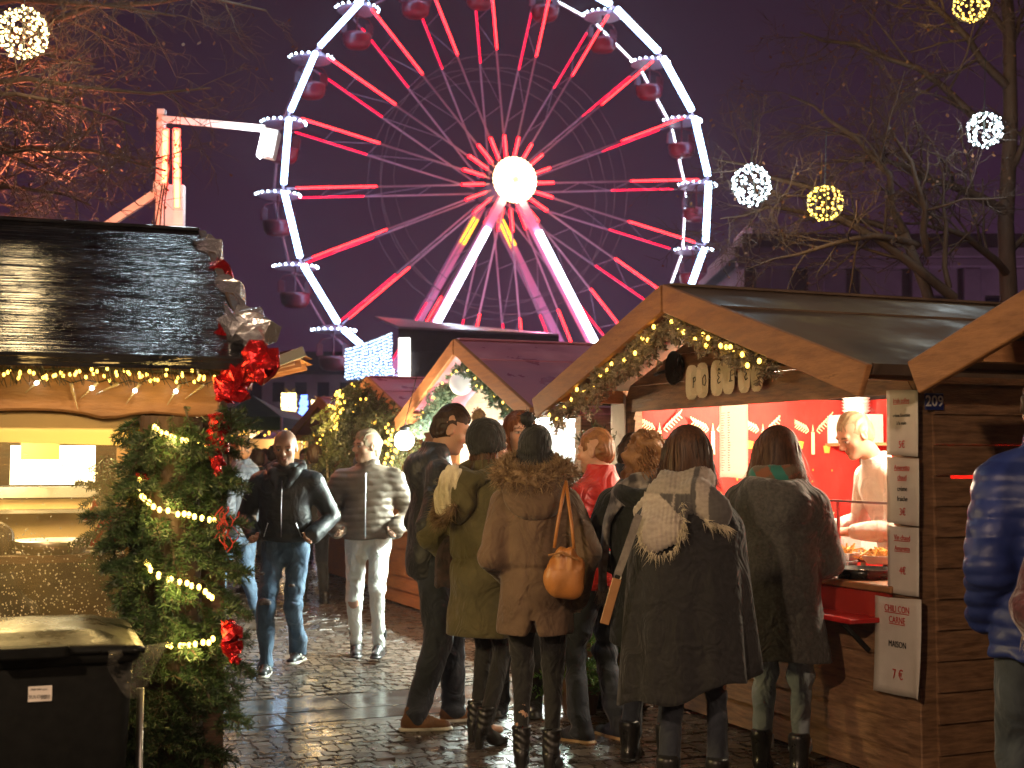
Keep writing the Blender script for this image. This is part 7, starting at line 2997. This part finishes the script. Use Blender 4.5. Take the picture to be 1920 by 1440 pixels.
def scarf_loft(root, name, pts, wid, th, cols, fringe=True, m=None, seed=1):
    """strip of cloth along pts with a flat section, vertex coloured"""
    pts = [Vector(p) for p in pts]
    fine = []
    for i in range(len(pts) - 1):
        for k in range(10):
            fine.append(pts[i].lerp(pts[i + 1], k / 10))
    fine.append(pts[-1])
    for _ in range(6):
        fine = [fine[0]] + [(fine[i - 1] + fine[i] * 2 + fine[i + 1]) / 4 for i in range(1, len(fine) - 1)] + [fine[-1]]
    na = 28
    V = []
    n = len(fine)
    for i, p in enumerate(fine):
        d = fine[min(i + 1, n - 1)] - fine[max(i - 1, 0)]
        out = Vector((p.x, p.y, 0)) if Vector((p.x, p.y, 0)).length > .01 else Vector((0, -1, 0))
        d.normalize()
        out = (out - d * out.dot(d)).normalized()
        s = d.cross(out).normalized()
        for k in range(na):
            a = 2 * math.pi * k / na
            q = 1 + .12 * math.sin(3 * a + i * .15 + seed) + .08 * math.sin(i * .5 + seed)
            V.append(p + s * (wid * math.cos(a) * q) + out * (th * math.sin(a) * q))
    V = np.array([tuple(v) for v in V])
    i, j = np.meshgrid(np.arange(n - 1), np.arange(na), indexing='ij')
    j2 = (j + 1) % na
    Q = np.stack([i * na + j, i * na + j2, (i + 1) * na + j2, (i + 1) * na + j], 2).reshape(-1, 4)
    o = link_mesh(name, np_mesh(name, V, Q, True, None, cols(V)), root, m or PLAID)
    if fringe:
        end = V[-na:]
        d = fine[-1] - fine[-3]
        d.normalize()
        b = np.repeat(end, 3, 0) + np.random.default_rng(seed).normal(size=(na * 3, 3)) * .004
        fur(b, np.tile(tuple(d), (len(b), 1)), .05, 130, 'fringe', CREAMK, o, seed, .005, .2, .3)
    return o


nk = J['neck']
scarf_loft(r, 'scarf', [nk + A(.1, -.05, .0), nk + A(-.02, -.13, -.02), nk + A(-.13, -.1, -.06), nk + A(-.2, -.09, -.2), nk + A(-.225, -.07, -.45), nk + A(-.225, -.05, -.56)], .075, .022, plaid, seed=2)

# 11 --- woman in wide charcoal cape with checked scarf
J = skel(fl=(-.1, .0, 5), fr=(.13, .04, -6), yaw=-4, pit=6, hl=(-.1, .2, 1.1), hr=(.1, .2, 1.1), sh=.165, el=(-.3, -1, -.6), er=(.3, -1, -.6))
r = body(J, 'woman in wide charcoal cape with cream and grey checked scarf, back to us', (.8, 6.12, 0), -20, 1.69, female=True, skin=(.5, .3, .2), group='customers at the counter of stall 209')


def cape_fn(a, t):
    s = np.clip(t / .22, 0, 1)
    top = np.sin(s * np.pi / 2)
    w_ = .095 + .165 * top + .075 * t ** 1.15
    d_ = .09 + .085 * top + .08 * t
    k = np.clip((t - .15) / .85, 0, 1)
    f = 1 + k * (.05 * np.sin(a * 7 + 1.1 + .8 * np.sin(a * 2)) + .03 * np.sin(a * 13 + 2.4))
    hem = k ** 2 * (.05 * np.sin(a * 1 + .6) + .02 * np.sin(a * 5) + .05 * np.cos(a))
    return w_ * f, d_ * f, hem - .02 * s * np.abs(np.cos(a)) * 0


loft('cape', CAPE, r, (0, -.0), 1.475, .55, cape_fn)
trousers(J, r, DENIM_D, seed=34, th=.085, kn=.062, an=.05)
shoes(J, r, 'boot', SHOE_K, RUB_K)
long_hair(J, r, HAIR_D, .13, .014, .0, 15, 620, .15, tip=.06, mstr=HAIR_B)
nk = J['neck']


def check(V):
    x, z = V[:, 0] - nk[0], V[:, 2] - nk[2]
    C = np.tile((.40, .34, .29), (len(V), 1))
    dk = ((x * .8 + z * .9 + .095 > .0) & (z > -.16)) | (x > .03)
    C = np.where(dk[:, None], (.075, .068, .068), C)
    st_ = (np.abs(x + .02) < .006) | (np.abs(x - .115) < .03)
    C = np.where(st_[:, None], (.34, .29, .25), C)
    C = np.where(((z > -.02) & (x < .06))[:, None], (.3, .26, .22), C)
    return C * (1 + sines(V, 6, 220, 4, .12))[:, None]


F = Field(nk - .42, nk + .26, .0075)
F.ring(nk + A(0, -.015, .03), (0, -.1, 1), .088, .036, k=.02, sx_=1.1, flat=1.6)
F.cap(nk + A(-.09, -.13, -.07), nk + A(-.07, -.215, -.2), .1, .095, k=.04, q=.45)
F.cap(nk + A(.03, -.16, -.05), nk + A(.0, -.215, -.18), .06, .05, k=.03, q=.5)
F.cap(nk + A(.08, -.15, -.03), nk + A(.17, -.15, -.1), .075, .065, k=.03, q=.65)
F.cap(nk + A(-.15, -.03, -.05), nk + A(-.22, .0, -.12), .06, .05, k=.05, q=.6)
F.disp(lambda P: sines(P, 12, 24, 6, .009, (1, 1, .6)) + .002 * np.sin(P[:, 0] * 300), .03)
sc_o = field_obj(F, 'scarf', PLAID, r, None, check)
t = np.linspace(0, 1, 160)[:, None]
an = np.pi * (.95 + 1.1 * t)
base = np.asarray(nk)[None] + np.concatenate([-.07 + .093 * np.cos(an), np.full_like(t, -.25), -.2 + .098 * np.sin(an)], 1)
base = np.concatenate([base, np.asarray(nk)[None] + np.concatenate([.035 + .0 * t, -.25 + 0 * t, -.06 - .15 * t], 1), np.asarray(nk)[None] + np.concatenate([.12 + .11 * t, -.2 + .05 * t, -.15 - .03 * t], 1)])
outd = base - (np.asarray(nk) + A(-.05, -.1, -.12))
fur(base, outd / np.linalg.norm(outd, axis=1, keepdims=True), .035, 420, 'fringe', CREAMK, sc_o, 9, .0045, .3, .5)
o = MB()
pts = [at(1198, 965, 5.93), at(1172, 1040, 5.9), at(1158, 1078, 5.9)]
st_o = empty('bag_strap', (0, 0, 0), 0, 'grey and tan shoulder strap hanging down the left edge of the charcoal cape', 'bag strap')
for i in range(len(pts) - 1):
    o.beam(pts[i], pts[i + 1], .034, .006, (0, -1, 0))
o.build('webbing', fab('grey_webbing', (.16, .14, .12), (.24, .21, .18), 20), st_o)
mb = MB()
a, b = at(1157, 1085, 5.9), at(1133, 1170, 5.9)
mb.beam(a, b, .04, .009, (0, -1, 0))
mb.build('leather_tab', LEATH_T, st_o, bev=.002)
mb = MB()
for k in range(10):
    a_ = 2 * math.pi * k / 10
    q = pts[-1] + Vector((.016 * math.cos(a_), 0, .016 * math.sin(a_) - .008))
    q2 = pts[-1] + Vector((.016 * math.cos(a_ + .63), 0, .016 * math.sin(a_ + .63) - .008))
    mb.tube([q, q2], .0035, 5)
mb.build('ring', ZIP, st_o)

# 12 --- woman in grey boiled wool coat
J = skel(fl=(-.1, .03, 4), fr=(.1, 0, -6), yaw=6, pit=14, hl=(-.14, .33, 1.05), hr=(.16, .34, 1.06), er=(.45, -1, -.7), el=(-.45, -1, -.7), sh=.175)
r = body(J, 'woman in long grey wool coat and pale jeans at the counter of stall 209', (1.325, 6.68, 0), -22, 1.70, female=True, skin=(.5, .3, .2), group='customers at the counter of stall 209', curl=.4)
jk = jacket(J, r, GREYW, hem=.57, fat=.04, flare=.045, waist=.165, arm=(.085, .075, .06), seed=36, fold=.01, foldf=9, colh=.0, collar=.09, h=.0095, sleeve=.95,
            extra=lambda F: (F.ell(J['neck'] + A(.01, -.125, -.11), (.185, .085, .13), None, k=.03), F.ring(J['neck'] + A(0, -.03, -.01), (0, -.3, 1), .12, .05, k=.04)))
trousers(J, r, DENIM_L, seed=37, th=.088, kn=.064, an=.052, fold=.006, end=.17)
for s in 'lr':
    b_ = J['a' + s] + (J['k' + s] - J['a' + s]) * .17
    MB().lathe([(.054, -.03), (.058, -.03), (.06, .03), (.055, .03)], tuple(b_), 18).build('rolled_cuff', DENIM_W, r, True)
mb = MB()
shoes(J, r, 'boot', SHOE_K, RUB_K)
long_hair(J, r, HAIR_B, .17, .016, .02, 16, 650, .17, tip=.06)
F = Field(J['neck'] - .2, J['neck'] + .2, .008)
F.ring(J['neck'] + A(0, -.0, .045), (0, -.1, 1), .09, .034, k=.02, sx_=1.15, flat=1.5)
F.disp(lambda P: sines(P, 15, 26, 5, .008), .03)
field_obj(F, 'scarf', PLAID, r, None, lambda V: np.where((np.sin(V[:, 0] * 40 + V[:, 2] * 25) > .3)[:, None], (.02, .16, .13), np.where((np.sin(V[:, 0] * 30 - V[:, 2] * 60) > 0)[:, None], (.2, .07, .03), (.11, .08, .05))))

# 13 --- the cook in stall 209
p = (Matrix.Translation(S209.location) @ Matrix.Rotation(S209.rotation_euler.z, 4, 'Z')) @ onplane(S209, 1668, 860, y=.78)
J = skel(lean=.34, hz=.9, hl=(-.12, .4, 1.02), hr=(.22, .38, 1.02), el=(-.8, -1, -.4), er=(.8, -1, -.4), yaw=10, pit=30, fl=(-.1, 0, 0), neckf=.03)
r = body(J, 'sandy haired cook in white jumper bending over the pans inside stall 209', (p.x + .1, p.y, .09), 98, 1.8, skin=(.52, .3, .2), hairc=(.3, .2, .1), palm=(0, .2, -1), curl=.35, h=.008, fine=.0045, group='stall keepers')
jacket(J, r, WHITEK, name='jumper', hem=.85, fat=.004, arm=(.066, .056, .044), seed=40, sleeve=.88, colh=.02)
trousers(J, r, DENIM_D, seed=41)
short_hair(J, r, HAIR_S, top=.006, side=.0, seed=12, lump=.003)
shoes(J, r, 'sneaker', SHOE_K, RUB_K)

# 14 --- man in blue quilted jacket at the right edge
J = skel(hl=(-.215, .1, .9), hr=(.215, .1, .9), el=(-.2, -1, 0), er=(.2, -1, 0), sh=.175, yaw=-10, fl=(-.13, 0, 0), fr=(.13, .05, 0))
r = body(J, 'man in blue quilted jacket and jeans cut by the right edge of the picture', (1.985, 4.9, 0), -8, 1.87, skin=(.5, .3, .2), group='people at the right edge', hairc=(.03, .02, .015))
jk = jacket(J, r, BLUEP, hem=.775, fat=.03, flare=.02, waist=.17, arm=(.078, .068, .056), seed=43, fold=.004, quilt=(.062, .009), colh=.09, collar=.085)
trousers(J, r, fab('slate_denim', (.03, .042, .055), (.07, .09, .11), 5, bs=300), seed=44, th=.098, kn=.075, an=.065, fold=.008)
short_hair(J, r, HAIR_D, seed=14, top=.03)
shoes(J, r, 'sneaker', SHOE_K, RUB_K)
mb = MB()
c = J['hip'] + A(-.075, -.155, -.1)
for a, b in (((-.05, .06), (.05, .06)), ((-.05, .06), (-.045, -.06)), ((.05, .06), (.045, -.06)), ((-.045, -.06), (0, -.085)), ((.045, -.06), (0, -.085))):
    mb.tube([c + A(a[0], 0, a[1]), c + A(b[0], 0, b[1])], .003, 4)
mb.build('pocket_seam', DENIM_L, r)

# 15 --- person with plaid scarf at the very edge
J = skel(hl=(-.22, .12, .9), hr=(.22, .12, .9), yaw=-15)
r = body(J, 'woman in burgundy plush coat with checked scarf at the very right edge', (2.02, 4.42, 0), -14, 1.70, female=True, skin=(.5, .3, .2), group='people at the right edge')
jk = jacket(J, r, fab('burgundy_plush', (.05, .006, .012), (.11, .015, .025), 60, bump=.9, bs=70, sheen=.6), hem=.62, fat=.03, flare=.03, arm=(.085, .078, .07), seed=46, fold=.008)
trousers(J, r, BLACKC, seed=47)
long_hair(J, r, HAIR_B, .15, .014, .01, 18, 300, .12)
shoes(J, r, 'boot', SHOE_K, RUB_K)
nk = J['neck']
scarf_loft(r, 'scarf', [nk + A(.1, -.06, .02), nk + A(-.02, -.15, .0), nk + A(-.13, -.12, -.05), nk + A(-.235, -.08, -.1), nk + A(-.29, -.02, -.28), nk + A(-.29, .0, -.48)], .09, .03,
           lambda V: plaid(V, (.42, .37, .3), (.03, .028, .03), (.12, .03, .03), .2), seed=5)

# 16 --- someone sitting behind the steamed window
q = at(18, 975, 5.38)
J = skel(hz=.5, fl=(-.1, .42, 0), fr=(.1, .42, 0), yaw=25, pit=6, lean=.1, hl=(-.15, .35, .75), hr=(.15, .35, .75))
r = body(J, 'person in dark jacket sitting behind the steamed window of the left stall', (q.x, q.y, .0), 75, 1.7, skin=(.5, .3, .2), group='stall keepers', hairc=(.03, .02, .01))
jacket(J, r, BLACKC, hem=.42, seed=50)
trousers(J, r, DENIM_D, seed=51)
short_hair(J, r, HAIR_D, seed=15)
shoes(J, r, 'sneaker', SHOE_K, RUB_K)
MB().span((-.2, -.2, 0), (.2, .2, .39)).build('stool', WOOD_D, None, bev=.01)
st_ = bpy.data.objects['stool']
st_.location = (q.x, q.y, 0)
tag(st_, 'low wooden stool under the person behind the steamed window', 'stool')

# 17 --- people far down the lane
for i, (px, Y, fc, H_, m1, m2, hm, lb) in enumerate(((484, 15.5, 40, 1.66, BLACKC, DENIM_D, HAIR_D, 'dark haired passer by in black coat left of the shaven man'),
                                                 (512, 17.5, -30, 1.72, NAVY, DENIM_D, HAIR_D, 'passer by in navy coat just behind the shaven man'),
                                                 (497, 21.0, 170, 1.7, fab('plum_coat', (.06, .02, .025), (.1, .035, .04), 6), DENIM_D, HAIR_B, 'passer by in plum coat far down the lane'),
                                                 (590, 14.5, 20, 1.7, BLACKC, BLACKC, HAIR_D, 'passer by in black seen between the two walking men'),
                                                 (572, 20.0, 185, 1.7, NAVY, DENIM_D, HAIR_B, 'far passer by in dark jacket right of the shaven man'))):
    J = skel(fl=(-.1, .12, 0), fr=(.1, -.12, 0))
    c = at(px, 900, Y)
    r = body(J, lb, (c.x, Y, 0), fc, H_, skin=(.48, .28, .19), h=.016, fine=.008, group='passers by in the distance', hairc=(.03, .02, .01))
    jacket(J, r, m1, hem=.72, fat=.02, seed=60 + i, h=.014)
    trousers(J, r, m2, seed=70 + i, h=.014)
    short_hair(J, r, hm, seed=20 + i)
    shoes(J, r, 'sneaker', SHOE_K, RUB_K)

# potted fir beside stall 209 and loose boughs
o = empty('small_fir', (.415, 8.25, 0), 0, 'small bright green fir standing between the two right hand stalls', 'fir')
rr = random.Random(33)
tws = []
for i in range(60):
    z = .1 + .75 * rr.random()
    a = rr.uniform(0, 6.28)
    tws += bough((0, 0, z), Vector((math.cos(a), math.sin(a), rr.uniform(-.1, .4))), .12 + .3 * (1 - z), rr, 4, .25)
needles_mesh(tws, 'fir_sprays', mat('bright_fir', (.03, .09, .012), (.12, .24, .04), 12, rough=.5), o, .03, 260, .006, 5)
MB().lathe([(.02, 0), (.03, .02), (.025, .9), (.001, .95)], (0, 0, 0), 8).build('trunk', BARK, o)
MB().lathe([(.1, 0.001), (.14, .22), (.12, .22), (.09, .05), (.001, .05)], (0, 0, 0), 16).build('pot', mat('brown_pot', (.12, .06, .03), rough=.7), o)
o = empty('leaning_fir_branches', (0, 0, 0), 0, 'bare looking fir branches leaning on the dark side wall behind the brown parka', 'branches')
tws = []
for px, py, ex, ey in ((1140, 900, 1085, 815), (1140, 880, 1110, 790), (1130, 930, 1080, 880), (1145, 860, 1130, 800), (1140, 960, 1090, 935), (1150, 1000, 1100, 980)):
    a, b = at(px, py, 9.0), at(ex, ey, 9.0)
    tws += bough(a, b - a, (b - a).length * 1.1, rr, 5, .05)
needles_mesh(tws, 'fir_sprays', FIR_Y, o, .02, 260, .004, 5)
stems(tws, o, 'twigs', 1.6)
